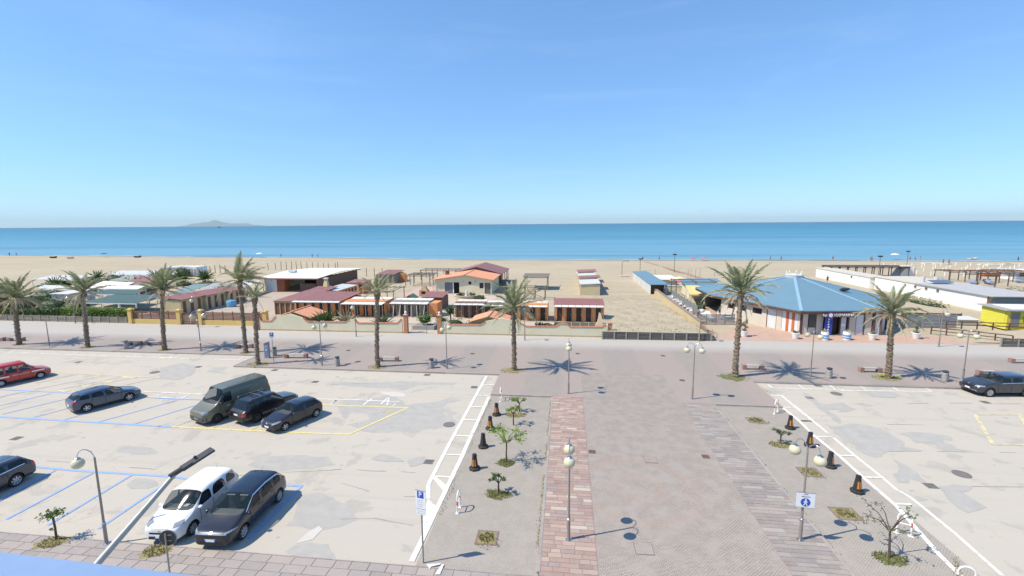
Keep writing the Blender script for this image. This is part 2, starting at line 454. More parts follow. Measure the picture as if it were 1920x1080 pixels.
# worn-through patches, traced in the photograph and laid as thin sheets
patchm = M('bare_grey_asphalt', (0.375, 0.358, 0.332), 0.93, 0.12, 1.6, 22)
palem = M('pale_cement_patch', (0.52, 0.49, 0.45), 0.9, 0.08, 1.0, 22)
def z2(zoom, pts):       # positions read from an enlarged crop of the photo
    x0, y0, s = zoom
    return [(x0 + p[0] / s, y0 + p[1] / s) for p in pts]
def rough_outline(pts, amp=0.10, step=0.35):
    out = []; n = len(pts)
    for i in range(n):
        a = Vector(pts[i]); b = Vector(pts[(i + 1) % n]); d = b - a; L = d.length
        k = max(1, int(L / step)); nr = Vector((-d.y, d.x)) / max(L, 1e-6)
        for j in range(k):
            q = a + d * (j / k) + nr * rnd.uniform(-amp, amp) * (1 if j else 0.3)
            out.append((q.x, q.y))
    return out
def sheet(parent, pxs, z, mat, name, rough=True):
    g = [G(*p)[:2] for p in pxs]
    if rough: g = rough_outline(g)
    bm = bmesh.new()
    vs = [bm.verts.new((x, y, z)) for x, y in g]
    es = [bm.edges.new((vs[i], vs[(i + 1) % len(vs)])) for i in range(len(vs))]
    bmesh.ops.triangle_fill(bm, use_beauty=True, use_dissolve=False, edges=es)
    bmesh.ops.recalc_face_normals(bm, faces=bm.faces)
    for f in bm.faces:
        if f.normal.z < 0: f.normal_flip()
    me = bpy.data.meshes.new(name); bm.to_mesh(me); bm.free(); me.materials.append(mat)
    return link(name, me, parent)
ZA = (620, 620, 5.144); ZB = (300, 660, 5.4); ZC = (240, 820, 4.153); ZD = (0, 820, 4.153); ZE = (1640, 760, 5.4); ZF = (1400, 760, 5.4); ZG = (0, 640, 5.4); ZH = (700, 820, 4.153)
PZ = [0.003]
for zm, pts in (
    (ZA, [(60, 730), (190, 665), (420, 655), (640, 645), (700, 690), (735, 722), (800, 700), (990, 692), (1150, 645), (1260, 672), (1130, 700), (1080, 740), (1090, 800), (1250, 880), (1000, 950), (800, 968), (400, 990), (150, 910), (240, 885), (330, 893), (390, 870), (345, 800), (200, 788), (130, 860)]),
    (ZA, [(0, 503), (130, 492), (300, 500), (480, 500), (800, 490), (1000, 500), (1210, 508), (1180, 530), (1000, 520), (870, 525), (780, 547), (690, 580), (560, 552), (400, 550), (200, 540), (60, 522)]),
    (ZB, [(0, 160), (140, 140), (330, 150), (300, 215), (180, 235), (120, 270), (0, 275)]),
    (ZB, [(470, 200), (560, 160), (690, 150), (640, 190), (520, 205)]),
    (ZC, [(930, 215), (1090, 150), (1250, 140), (1560, 150), (1620, 215), (1420, 240), (1180, 262), (980, 235)]),
    (ZC, [(1320, 460), (1480, 430), (1700, 520), (1790, 640), (1640, 700), (1420, 720), (1230, 690), (1300, 600)]),
    (ZC, [(30, 330), (190, 335), (240, 365), (120, 400), (40, 380)]),
    (ZC, [(140, 500), (230, 490), (220, 560), (130, 620), (60, 600)]),
    (ZC, [(1220, 890), (1300, 840), (1420, 820), (1560, 830), (1620, 960), (1500, 1010), (1330, 925)]),
    (ZD, [(900, 80), (1010, 65), (1180, 85), (1240, 120), (1080, 135), (960, 120)]),
    (ZD, [(985, 370), (1060, 320), (1210, 340), (1230, 375), (1150, 400), (1020, 400)]),
    (ZE, [(0, 222), (60, 232), (180, 300), (300, 375), (300, 420), (500, 462), (130, 470), (70, 500), (0, 530), (-150, 470), (-300, 330), (-420, 280), (-420, 215), (-200, 185)]),
    (ZE, [(260, 285), (380, 268), (560, 282), (760, 312), (780, 358), (690, 350), (710, 385), (800, 432), (1000, 468), (800, 470), (700, 468), (640, 430), (600, 385), (420, 380), (360, 330)]),
    (ZE, [(185, 540), (320, 610), (440, 690), (520, 770), (500, 800), (440, 770), (360, 745), (340, 788), (230, 780), (180, 700), (250, 650), (230, 600)]),
    (ZE, [(640, 815), (800, 800), (1000, 820), (970, 860), (890, 885), (1010, 955), (1140, 1035), (1000, 1075), (940, 1090), (850, 1040), (740, 950), (690, 880)]),
    (ZE, [(370, 945), (430, 920), (540, 950), (500, 970), (390, 970)]),
    (ZE, [(1430, 790), (1560, 800), (1560, 840), (1490, 830)]),
    (ZF, [(560, -130), (610, -120), (800, 20), (960, 160), (945, 195), (880, 150), (700, 10)]),
    (ZG, [(1720, 240), (1850, 220), (1990, 250), (1960, 330), (1810, 390), (1640, 380)]),
    (ZH, [(260, 185), (330, 155), (400, 150), (410, 195), (330, 225), (280, 230)]),
    (ZH, [(-20, 170), (60, 130), (180, 160), (250, 190), (100, 190)]),
    ((1240, 600, 5.4), [(1640, 880), (1700, 850), (1836, 840), (1900, 870), (1836, 910), (1700, 910)]),
    ((1580, 600, 5.4), [(230, 735), (330, 725), (520, 735), (600, 770), (500, 790), (300, 780)]),
    ((1580, 600, 5.4), [(-20, 890), (60, 880), (130, 900), (60, 930), (-40, 930)])):
    q = z2(zm, pts)
    par = lotR if q[0][0] > 1400 else lotL
    PZ[0] += 0.0004; sheet(par, q, PZ[0], patchm, 'worn_patch')
sheet(lotL, z2(ZC, [(1310, 830), (1340, 790), (1412, 735), (1490, 690), (1520, 720), (1440, 800)]), 0.0135, palem, 'cement_patch')
sheet(lotL, z2(ZA, [(470, 585), (560, 590), (700, 600), (720, 640), (640, 640), (520, 620)]), 0.0135, palem, 'cement_patch')

# sawn seams between asphalt lanes
seamm = M('tar_seam', (.345, .32, .285), .9, .2, 3)
def seam_(par, q, w=.07):
    pts = [G(*p) for p in q]; mb = MB()
    for a, b in zip(pts, pts[1:]):
        d = (b - a).normalized(); n = Vector((-d.y, d.x, 0)); k = max(2, int((b - a).length / .8)); off = [rnd.uniform(-.05, .05) for _ in range(k + 1)]
        for j in range(k):
            u = a.lerp(b, j / k) + n * off[j]; v = a.lerp(b, (j + 1) / k) + n * off[j + 1]; z = Vector((0, 0, .0145)); hw = n * w * max(0.0, rnd.uniform(-.35, .6)); mb.add([u - hw + z, v - hw + z, v + hw + z, u + hw + z], [(0, 1, 2, 3)])
    link('tar_seam', mb.mesh('tar_seam', seamm), par)
seam_(lotR, z2(ZE, [(130, 468), (800, 470), (1570, 480)])); seam_(lotR, z2(ZE, [(0, 190), (640, 205)]), .05); seam_(lotR, z2(ZE, [(640, 815), (1500, 830)]), .05); seam_(lotR, [(1600, 757), (1800, 756), (1960, 758)], .08)
seam_(lotL, [(0, 858), (200, 872), (430, 893), (640, 880), (780, 886)], .06); seam_(lotL, [(600, 975), (700, 972), (775, 985)], .05); seam_(lotL, [(120, 676), (400, 697), (600, 722), (760, 716)], .05); seam_(lotL, [(640, 905), (720, 930), (795, 932)], .05)
# painted lines
def line_mat(name, col, wear):
    m, nt, ns, ls, b = _nodes(name)
    p = _pos(nt); n1 = _noise(nt, p, 2.2, 6, 0.7); n2 = _noise(nt, p, 16, 4, 0.7)
    f = _math(nt, 'ADD', _math(nt, 'MULTIPLY', n1, 0.6), _math(nt, 'MULTIPLY', n2, 0.4))
    c = _mix(nt, _ramp(nt, f, wear, wear + 0.14), col, (0.41, 0.38, 0.335))
    ls.new(c, b.inputs['Base Color']); b.inputs['Roughness'].default_value = 0.8
    return m
wlm = line_mat('white_line_paint', (0.74, 0.73, 0.69), 0.49)
wlm2 = line_mat('worn_white_line_paint', (0.74, 0.73, 0.70), 0.47)
blm = line_mat('blue_line_paint', (0.22, 0.37, 0.68), 0.50)
ylm = line_mat('yellow_line_paint', (0.68, 0.57, 0.22), 0.50)
ylm2 = line_mat('worn_yellow_line_paint', (0.66, 0.58, 0.30), 0.43)
def strip(parent, pxs, w, mat, name, z=0.016):
    pts = [G(*p) for p in pxs]; mb = MB()
    for i, (a, b) in enumerate(zip(pts, pts[1:])):
        d = (b - a).normalized(); n = Vector((-d.y, d.x, 0)) * w / 2; e = d * (w * 0.35 if 0 < i else 0)
        zz = Vector((0, 0, z + 0.0012 * (i % 2)))
        k = max(1, int((b - a).length / 1.2))
        for j in range(k):
            u = a - e + (b - a + e) * (j / k); v = a - e + (b - a + e) * ((j + 1) / k)
            mb.add([u - n + zz, v - n + zz, v + n + zz, u + n + zz], [(0, 1, 2, 3)])
    return link(name, mb.mesh(name, mat), parent)
# white strip beside the plaza, west side
W1 = z2(ZA, [(1505, 436), (1150, 1080)]) + z2(ZH, [(445, 335), (428, 375), (428, 480)])
strip(lotL, W1, 0.22, wlm, 'white_line')
strip(lotL, z2(ZA, [(1528, 640), (1325, 1080)]) + z2(ZH, [(700, 130), (297, 972)]), 0.24, wlm, 'white_line', 0.030)
for a, b in (((1468, 526), (1578, 522)), ((1420, 625), (1525, 628)), ((1345, 735), (1482, 738)), ((1285, 858), (1420, 866)), ((1200, 1012), (1345, 1020))):
    strip(lotL, z2(ZA, [a, b]), 0.16, wlm, 'white_line', 0.024)
for a, b in (((568, 137), (688, 137)), ((480, 306), (610, 312))):
    strip(lotL, z2(ZH, [a, b]), 0.14, wlm, 'white_line', 0.024)
sheet(lotL, z2(ZH, [(455, 310), (490, 310), (578, 385), (552, 425)]), 0.018, wlm, 'white_chevron', False)
sheet(lotL, z2(ZH, [(424, 478), (492, 540), (385, 745), (385, 640)]), 0.018, wlm, 'white_chevron', False)
# hatched white lane along the promenade kerb (far row, left)
strip(lotL, z2(ZG, [(-60, 96), (0, 108), (950, 142), (1728, 168), (2000, 182)]), 0.14, wlm2, 'white_line')
for k in range(9):
    xx = 180 + k * 205 + (k > 3) * 20
    strip(lotL, z2(ZG, [(xx, 86 + k * 7), (xx - 90, 116 + k * 7)]), 0.12, wlm2, 'white_line', 0.020)
strip(lotL, z2(ZB, [(-5, 60), (310, 70), (410, 42)]), 0.14, wlm2, 'white_line')
strip(lotL, z2(ZB, [(550, 76), (960, 84)]), 0.13, wlm2, 'white_line')
for a, b in (((625, 52), (550, 78)), ((850, 50), (790, 80)), ((130, 40), (85, 62))): strip(lotL, z2(ZB, [a, b]), 0.12, wlm2, 'white_line', 0.020)
# white ladder between the two parking rows
strip(lotL, z2(ZG, [(1420, 507), (1728, 520)]) + z2(ZB, [(0, 408), (440, 428)]), 0.14, wlm2, 'white_line')
strip(lotL, z2(ZG, [(1480, 565), (1728, 573)]) + z2(ZB, [(0, 464), (300, 478)]), 0.14, wlm2, 'white_line')
strip(lotL, z2(ZB, [(1590, 476), (1836, 482)]) + z2(ZA, [(200, 665), (660, 688)]), 0.13, wlm2, 'white_line')
for zm, a, b in ((ZG, (1670, 522), (1560, 565)), (ZB, (310, 428), (220, 470)), (ZB, (1790, 485), (1735, 540)), (ZA, (60, 665), (0, 715)), (ZA, (400, 655), (315, 718)), (ZA, (560, 640), (480, 715)), (ZA, (565, 640), (545, 720)), (ZA, (630, 708), (600, 730))):
    strip(lotL, z2(zm, [a, b]), 0.14, wlm2, 'white_line', 0.020)
# blue bays, middle row
strip(lotL, [(-60, 776)] + z2(ZG, [(0, 765), (800, 812), (1728, 866)]) + z2(ZB, [(0, 752), (115, 757)]), 0.20, blm, 'blue_line')
strip(lotL, [(-60, 726)] + z2(ZG, [(0, 490), (350, 505), (740, 527)]), 0.13, blm, 'blue_line')
strip(lotL, z2(ZG, [(1480, 568), (1728, 580)]) + z2(ZB, [(0, 468), (430, 486)]), 0.14, blm, 'blue_line', 0.022)
for zm, a, b in ((ZG, (250, 515), (-60, 575)), (ZG, (520, 530), (0, 652)), (ZG, (735, 568), (20, 740)), (ZG, (715, 672), (350, 770)), (ZG, (900, 722), (640, 800)), (ZG, (1790, 598), (990, 820)), (ZG, (2020, 637), (1360, 838)), (ZB, (350, 680), (120, 752))):
    strip(lotL, z2(zm, [a, b]), 0.12, blm, 'blue_line', 0.020)
# yellow bays, middle row
strip(lotL, z2(ZB, [(115, 757), (900, 798), (1700, 829)]) + z2(ZA, [(180, 1000), (742, 744), (30, 722), (-330, 700)]), 0.17, ylm, 'yellow_line')
for a, b in (((355, 690), (120, 757)), ((640, 725), (520, 775)), ((985, 755), (900, 797))): strip(lotL, z2(ZB, [a, b]), 0.13, ylm, 'yellow_line', 0.022)
for a, b in (((505, 790), (560, 778)), ((530, 800), (575, 790)), ((560, 785), (600, 770)), ((510, 780), (525, 795))): strip(lotL, z2(ZA, [a, b]), 0.10, ylm, 'yellow_mark', 0.02)
# worn yellow bays at the far left
strip(lotL, z2(ZG, [(505, 316), (1000, 340), (1615, 372)]), 0.15, ylm2, 'yellow_line')
for a, b in (((785, 335), (360, 425)), ((1075, 345), (340, 490)), ((1240, 360), (600, 490)), ((1400, 365), (830, 455)), ((1600, 372), (1280, 440))): strip(lotL, z2(ZG, [a, b]), 0.12, ylm2, 'yellow_line', 0.020)
for q in ([(1230, 355), (1330, 352), (1385, 372), (1260, 378)], [(1040, 402), (1110, 395), (1165, 408), (1080, 425)], [(820, 448), (880, 438), (925, 455), (850, 468)], [(570, 500), (640, 488), (720, 498), (640, 516)]):
    sheet(lotL, z2(ZG, q), 0.018, ylm2, 'yellow_patch', False)
# blue bays, near row
strip(lotL, [(-60, 869)] + z2(ZD, [(240, 228), (560, 258), (1300, 305), (1412, 318)]) + z2(ZC, [(560, 340), (1190, 372), (1360, 380)]), 0.17, blm, 'blue_line')
for zm, a, b in ((ZD, (430, 258), (-260, 640)), (ZD, (720, 280), (50, 640)), (ZD, (1030, 292), (375, 685)), (ZD, (1360, 312), (765, 715)), (ZC, (560, 345), (310, 520)), (ZC, (860, 350), (540, 790)), (ZC, (1350, 382), (945, 790))):
    strip(lotL, z2(zm, [a, b]), 0.15, blm, 'blue_line', 0.020)
# east side white strip
ZI = (1240, 600, 5.4); ZJ = (1580, 600, 5.4)
strip(lotR, z2(ZI, [(1110, 764), (1215, 764), (1360, 885), (1600, 1080)]), 0.16, wlm, 'white_line')
strip(lotR, z2(ZF, [(480, 0), (830, 290)]), 0.16, wlm2, 'white_line', 0.020)
strip(lotR, z2(ZF, [(880, 330), (1100, 515), (1370, 730), (1512, 850)]) + [(1710, 935), (1790, 1000), (1880, 1080)], 0.16, wlm, 'white_line')
strip(lotR, z2(ZI, [(1215, 880), (1390, 1020)]) + z2(ZF, [(670, 300), (930, 510), (1220, 770), (1512, 1020)]) + [(1760, 1040), (1810, 1090)], 0.20, wlm, 'white_line', 0.030)
for zm, a, b in ((ZI, (1235, 886), (1365, 886)), (ZI, (1390, 1022), (1525, 1026)), (ZF, (520, 160), (660, 160)), (ZF, (660, 318), (870, 325)), (ZF, (930, 512), (1100, 515)), (ZF, (1175, 730), (1370, 735)), (ZE, (200, 1000), (370, 1005))):
    strip(lotR, z2(zm, [a, b]), 0.15, wlm, 'white_line', 0.028)
# east lane by the kerb and the worn yellow bay
strip(lotR, z2(ZI, [(1075, 655), (1130, 690), (1836, 705)]) + z2(ZJ, [(0, 715), (905, 725)]), 0.12, wlm, 'white_line')
for zm, a, b in ((ZI, (1385, 655), (1435, 690)), (ZI, (1700, 660), (1760, 702)), (ZJ, (175, 668), (240, 710)), (ZJ, (495, 675), (570, 718)), (ZJ, (815, 678), (905, 725))):
    strip(lotR, z2(zm, [a, b]), 0.11, wlm, 'white_line', 0.020)
strip(lotR, z2(ZE, [(1015, 88), (1200, 400)]), 0.22, ylm2, 'yellow_line')
strip(lotR, z2(ZE, [(1020, 95), (1470, 95)]), 0.13, ylm2, 'yellow_line', 0.020)
strip(lotR, z2(ZE, [(1460, 92), (1570, 260)]), 0.2, ylm2, 'yellow_line', 0.024)
strip(lotR, z2(ZE, [(1190, 398), (1560, 400)]), 0.14, ylm2, 'yellow_line', 0.020)

# ------------------------------------------------------------------ promenade, plaza and their paving
def paving_material(name, cA, cB, cC, scale, joint, bandy=None, ring=None, bump=0.4, band=0.5, w_=0.5, h_=0.25):
    m, nt, ns, ls, b = _nodes(name)
    p = _pos(nt)
    br = ns.new('ShaderNodeTexBrick'); br.inputs['Scale'].default_value = scale
    br.inputs['Mortar Size'].default_value = 0.035; br.inputs['Brick Width'].default_value = w_; br.inputs['Row Height'].default_value = h_
    br.inputs['Color1'].default_value = (*cA, 1); br.inputs['Color2'].default_value = (*cB, 1); br.inputs['Mortar'].default_value = (*joint, 1)
    wob = ns.new('ShaderNodeVectorMath'); wob.operation = 'ADD'; ls.new(p, wob.inputs[0])
    nz = ns.new('ShaderNodeTexNoise'); nz.inputs['Scale'].default_value = 0.6; ls.new(p, nz.inputs['Vector'])
    s2 = ns.new('ShaderNodeVectorMath'); s2.operation = 'SCALE'; s2.inputs['Scale'].default_value = 0.25; ls.new(nz.outputs['Color'], s2.inputs[0])
    ls.new(s2.outputs[0], wob.inputs[1])
    ls.new(wob.outputs[0], br.inputs['Vector'])
    big = _noise(nt, p, 0.22, 4, 0.6); med = _noise(nt, p, 1.3, 5, 0.65); fine = _noise(nt, p, 9, 4, 0.7)
    c = br.outputs['Color']
    c = _mix(nt, _math(nt, 'MULTIPLY', _ramp(nt, med, 0.44, 0.6), 0.75), c, cC)
    c = _mix(nt, _math(nt, 'MULTIPLY', _ramp(nt, fine, 0.45, 0.8), 0.4), c, tuple(v * 0.55 for v in cA))
    sep = ns.new('ShaderNodeSeparateXYZ'); ls.new(p, sep.inputs[0])
    if bandy:
        y0, y1, cb, per, cp = bandy
        f = _ramp(nt, _math(nt, 'ADD', sep.outputs[1], _math(nt, 'MULTIPLY', big, 1.2)), y0, y1)
        # reddish fields between grey cross bands
        sx_ = _math(nt, 'SINE', _math(nt, 'MULTIPLY', sep.outputs[0], 2 * PI / per))
        fx = _math(nt, 'MULTIPLY', _ramp(nt, _math(nt, 'ADD', sx_, _math(nt, 'MULTIPLY', med, 0.8)), 0.1, 0.5), band)
        c = _mix(nt, fx, c, cp, 'MIX')
        c = _mix(nt, f, c, cb)
        c = _mix(nt, _math(nt, 'MULTIPLY', _ramp(nt, fine, 0.5, 0.85), 0.25), c, tuple(v * 0.5 for v in cA))
    if ring:
        rx, ry = ring
        cv = ns.new('ShaderNodeVectorMath'); cv.operation = 'DISTANCE'; ls.new(p, cv.inputs[0]); cv.inputs[1].default_value = (rx, ry, PAVE_Z)
        rr = _math(nt, 'ADD', cv.outputs['Value'], _math(nt, 'MULTIPLY', med, 0.5))
        for a, w, s in ((3.0, 0.45, 0.16), (1.2, 0.5, 0.12)):
            d = _math(nt, 'ABSOLUTE', _math(nt, 'SUBTRACT', rr, a + 0.2))
            c = _mix(nt, _math(nt, 'MULTIPLY', _ramp(nt, d, w, w * 0.4), s), c, (0.46, 0.27, 0.20))
    ls.new(c, b.inputs['Base Color']); b.inputs['Roughness'].default_value = 0.88; b.inputs['Specular IOR Level'].default_value = 0.3
    h = _math(nt, 'ADD', _math(nt, 'MULTIPLY', br.outputs['Fac'], -1.0), _math(nt, 'MULTIPLY', fine, 0.6))
    _bump(nt, b, h, bump, 0.02)
    return m
promm = paving_material('promenade_paving', (0.38, 0.342, 0.308), (0.395, 0.333, 0.298), (0.32, 0.282, 0.257), 2.2, (0.17, 0.15, 0.135), (50.4, 53.2, (0.43, 0.40, 0.365), 7.5, (0.365, 0.29, 0.26)))
cobm = paving_material('plaza_cobbles', (0.485, 0.425, 0.365), (0.43, 0.355, 0.305), (0.385, 0.345, 0.31), 3.4, (0.15, 0.13, 0.12), None, tuple(G(1195, 920)[:2]), 0.8)
bedm = paving_material('bed_cobbles', (0.45, 0.40, 0.345), (0.48, 0.425, 0.355), (0.40, 0.355, 0.315), 4.0, (0.20, 0.18, 0.16), None, None, 0.7)
slabm = paving_material('grey_slabs', (0.30, 0.275, 0.265), (0.33, 0.29, 0.28), (0.27, 0.255, 0.25), 1.2, (0.16, 0.15, 0.14), None, None, 0.4)
KY = 41.0
mb = MB()
mb.prism([(-300, 44.9), (-32.9, 44.9), (-32.9, KY), (PX0, KY), (PX0, 35.9), (-0.95, 35.9), (-0.95, 15.2), (-0.95, 10), (11.35, 10), (11.35, 35.5), (PX1, 35.5), (PX1, KY + .2), (300, KY + .4), (300, 56.2), (-300, 56.2)], -0.05, PAVE_Z)
# central plaza gets its own sheet of small cobbles 4 mm above
prom = struct('promenade', mb, promm)
mb = MB(); x0, x1 = 1.45, 8.95
for j in range(16): mb.add([(x0, 10 + j * 2, PAVE_Z + .004), (x1, 10 + j * 2, PAVE_Z + .004), (x1, 12 + j * 2, PAVE_Z + .004), (x0, 12 + j * 2, PAVE_Z + .004)], [(0, 1, 2, 3)])
plaza = struct('plaza', mb, cobm)
mb = MB(); mb.bx(PX0, -0.99, 16.6, 35.86, -0.04, 0.02); bedL = struct('planted_bed', mb, bedm)
mb = MB(); mb.bx(11.39, PX1, 10.0, 35.46, -0.04, 0.02); bedR = struct('east_planted_bed', mb, bedm)

# individual stones -----------------------------------------------------------
def stone_material(name, stops, rough=0.85):
    m, nt, ns, ls, b = _nodes(name)
    oi = ns.new('ShaderNodeObjectInfo'); cr = ns.new('ShaderNodeValToRGB'); cr.color_ramp.interpolation = 'LINEAR'
    e = cr.color_ramp.elements
    e[0].position = 0; e[0].color = (*stops[0], 1); e[1].position = 1; e[1].color = (*stops[-1], 1)
    for i, c in enumerate(stops[1:-1]): x = e.new((i + 1) / (len(stops) - 1)); x.color = (*c, 1)
    ls.new(oi.outputs['Random'], cr.inputs[0])
    p = _pos(nt); n1 = _noise(nt, p, 3.0, 5, 0.65); n2 = _noise(nt, p, 18, 4, 0.7)
    c = _mix(nt, _math(nt, 'MULTIPLY', _ramp(nt, n1, 0.4, 0.7), 0.35), cr.outputs[0], (0.42, 0.35, 0.31))
    c = _mix(nt, _math(nt, 'MULTIPLY', _ramp(nt, n2, 0.5, 0.8), 0.4), c, (0.17, 0.14, 0.13))
    ls.new(c, b.inputs['Base Color']); b.inputs['Roughness'].default_value = rough
    _bump(nt, b, n2, 0.35, 0.01)
    return m
pinkst = stone_material('pink_porphyry', [(0.315, 0.20, 0.175), (0.35, 0.235, 0.195), (0.27, 0.185, 0.17), (0.37, 0.26, 0.21), (0.325, 0.215, 0.185), (0.30, 0.245, 0.225), (0.44, 0.33, 0.26), (0.37, 0.255, 0.22), (0.48, 0.42, 0.36)])
greyst = stone_material('grey_porphyry', [(0.265, 0.24, 0.22), (0.31, 0.27, 0.24), (0.245, 0.20, 0.185), (0.34, 0.295, 0.26), (0.26, 0.235, 0.22), (0.225, 0.205, 0.195), (0.38, 0.345, 0.31), (0.275, 0.25, 0.23)])
slabst = stone_material('brown_slab', [(0.27, 0.235, 0.215), (0.33, 0.295, 0.27), (0.29, 0.26, 0.245), (0.37, 0.32, 0.285), (0.31, 0.275, 0.265), (0.345, 0.30, 0.275), (0.26, 0.24, 0.235)])
def stone_mesh(mat, name):
    b = MB(); b.box((0, 0, -0.02), (1, 1, 0.04), taper=0.985); return b.mesh(name, mat)
def pave(parent, region, row, lens, z, mat, name, limit, fallback, key):
    """rows of stones over region=(x0,x1,y0,y1); the limit nearest the camera are single objects, the rest one mesh"""
    x0, x1, y0, y1 = region; st = []
    y = y0
    while y < y1 - 0.05:
        h = row * rnd.uniform(0.9, 1.1); h = min(h, y1 - y); x = x0 - rnd.uniform(0, lens[0]) * 0.8
        while x < x1 - 0.05:
            l = rnd.uniform(*lens)
            a, b = max(x, x0), min(x + l, x1)
            if x1 - b < lens[0] * 0.4: b = x1; 
            if b - a > 0.08: st.append(((a + b) / 2, y + h / 2, b - a, h))
            x = x + l if b < x1 else x1
        y += h
    st.sort(key=lambda s: key(s))
    me = stone_mesh(mat, name)
    for i, (cx, cy, l, h) in enumerate(st[:limit]):
        o = link(name, me, parent, (cx, cy, z + rnd.uniform(-0.003, 0.003))); o.scale = (l - 0.018, h - 0.018, 1)
        o.rotation_euler = (rnd.uniform(-.006, .006), rnd.uniform(-.006, .006), rnd.uniform(-.008, .008))
    if st[limit:]:
        mb = MB()
        for cx, cy, l, h in st[limit:]: mb.box((cx, cy, z - 0.02 + rnd.uniform(-0.002, 0.002)), (l - 0.018, h - 0.018, 0.04), 0, rnd.randrange(3))
        o = link('far_paving_stones', mb.mesh('far_paving_stones', fallback), parent); o['kind'] = 'stuff'
jointm = M('paving_joint', (0.29, 0.255, 0.225), 0.95, 0.2, 2)
pink3 = [M('pink_stone_%s' % s, c, 0.85, 0.2, 3, 18) for s, c in (('pale', (0.385, 0.255, 0.23)), ('mauve', (0.31, 0.205, 0.195)), ('tan', (0.40, 0.29, 0.25)))]
grey3 = [M('grey_stone_%s' % s, c, 0.85, 0.2, 3, 18) for s, c in (('pale', (0.325, 0.295, 0.28)), ('mauve', (0.27, 0.235, 0.23)), ('mid', (0.30, 0.275, 0.27)))]
mb = MB(); mb.bx(-0.92, 1.40, 10, 35.85, PAVE_Z - .01, PAVE_Z + .006); pinkw = struct('pink_stone_path', mb, jointm)
pave(pinkw, (-0.92, 1.40, 15.4, 35.85), 0.27, (0.35, 0.95), PAVE_Z + .022, pinkst, 'paving_stone', 300, pink3, lambda s: s[1])
mb = MB(); mb.bx(9.0, 11.33, 10, 35.45, PAVE_Z - .01, PAVE_Z + .006); greyw = struct('grey_stone_path', mb, jointm)
pave(greyw, (9.0, 11.33, 15.4, 35.45), 0.27, (0.4, 1.1), PAVE_Z + .022, greyst, 'paving_stone', 300, grey3, lambda s: s[1])
mb = MB(); mb.bx(-60, -0.99, 8, 16.6, 0.0, 0.026); sidew = struct('pavement', mb, jointm)
pave(sidew, (-33, -1.0, 13.2, 16.6), 0.48, (0.6, 1.05), 0.045, slabst, 'paving_slab', 300, [M('slab_rest', (0.31, 0.27, 0.25), 0.85, 0.2, 2)] * 3, lambda s: -s[1] * 0 + abs(s[0] + 10))
# kerb stones
kerbm = stone_material('kerb_stone', [(0.30, 0.28, 0.26), (0.36, 0.33, 0.30), (0.26, 0.24, 0.225)])
mb = MB(); mb.bx(-300, -33, 44.84, 44.88, -0.04, 0.10); mb.bx(-32.9, PX0, KY - .06, KY - .02, -0.04, 0.10); mb.bx(PX1, 300, KY + .08, KY + .12, -.04, .10)
kerb = struct('kerb', mb, M('kerb_core', (0.3, 0.28, 0.26), 0.9, 0.15))
b = MB(); b.box((0, 0, 0), (1, 0.14, 0.19)); kme = b.mesh('kerb_stone', kerbm)
def kerbrow(a, b_, n):
    a = Vector(a); b_ = Vector(b_); d = b_ - a
    for i in range(n):
        c = a + d * ((i + .5) / n)
        o = link('kerb_stone', kme, kerb, (c.x, c.y, 0.05 + rnd.uniform(-.004, .004)))
        o.scale.x = d.length / n - 0.012; o.rotation_euler.z = math.atan2(d.y, d.x) + rnd.uniform(-.004, .004)
kerbrow((-90, 44.78), (-33, 44.78), 57); kerbrow((-33, KY - .1), (PX0, KY - .1), 26); kerbrow((-32.98, KY), (-32.98, 44.8), 4)
kerbrow((PX1 + .05, KY + .03), (60, KY + .1), 43)
kerbrow((PX0, 35.82), (-1, 35.82), 6); kerbrow((11.4, 35.42), (PX1, 35.42), 5)
kerbrow((-1.0, 16.7), (-1.0, 35.7), 19); kerbrow((11.4, 15), (11.4, 35.3), 20)
# ================================================================== VEGETATION
def frond_mat(name, col, col2, rand=0.18):
    m, nt, ns, ls, b = _nodes(name)
    oi = ns.new('ShaderNodeObjectInfo'); p = _pos(nt); n1 = _noise(nt, p, 2.5, 4, 0.6)
    c = _mix(nt, _ramp(nt, n1, 0.35, 0.65), col, col2)
    v = _ramp(nt, oi.outputs['Random'], 0, 1); v.node.inputs[3].default_value = 1 - rand; v.node.inputs[4].default_value = 1 + rand
    hs = ns.new('ShaderNodeHueSaturation'); ls.new(v, hs.inputs['Value']); ls.new(c, hs.inputs['Color'])
    ls.new(hs.outputs[0], b.inputs['Base Color']); b.inputs['Roughness'].default_value = 0.55
    tr = ns.new('ShaderNodeBsdfTranslucent'); ls.new(hs.outputs[0], tr.inputs['Color'])
    mx = ns.new('ShaderNodeMixShader'); mx.inputs[0].default_value = 0.25
    ls.new(b.outputs[0], mx.inputs[1]); ls.new(tr.outputs[0], mx.inputs[2]); ls.new(mx.outputs[0], ns['Material Output'].inputs['Surface'])
    return m
palm_green = frond_mat('palm_green', (0.21, 0.245, 0.11), (0.38, 0.40, 0.24))
palm_olive = frond_mat('palm_olive', (0.33, 0.305, 0.175), (0.48, 0.44, 0.30))
palm_dry = frond_mat('palm_dry', (0.42, 0.33, 0.20), (0.55, 0.45, 0.31))
trunk_mat = M('palm_trunk', (0.20, 0.155, 0.11), 0.95, 0.45, 4, 12, bump=0.8)
leaf_bright = frond_mat('leaf_bright', (0.15, 0.235, 0.035), (0.26, 0.35, 0.075), 0.1)
leaf_mid = frond_mat('leaf_mid', (0.065, 0.115, 0.028), (0.115, 0.18, 0.05), 0.1)
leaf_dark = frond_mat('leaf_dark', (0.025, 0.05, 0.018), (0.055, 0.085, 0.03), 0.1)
leaf_grey = frond_mat('leaf_greygreen', (0.12, 0.15, 0.085), (0.19, 0.22, 0.13), 0.1)
bark = M('young_bark', (0.10, 0.075, 0.055), 0.9, 0.3, 5, 20)
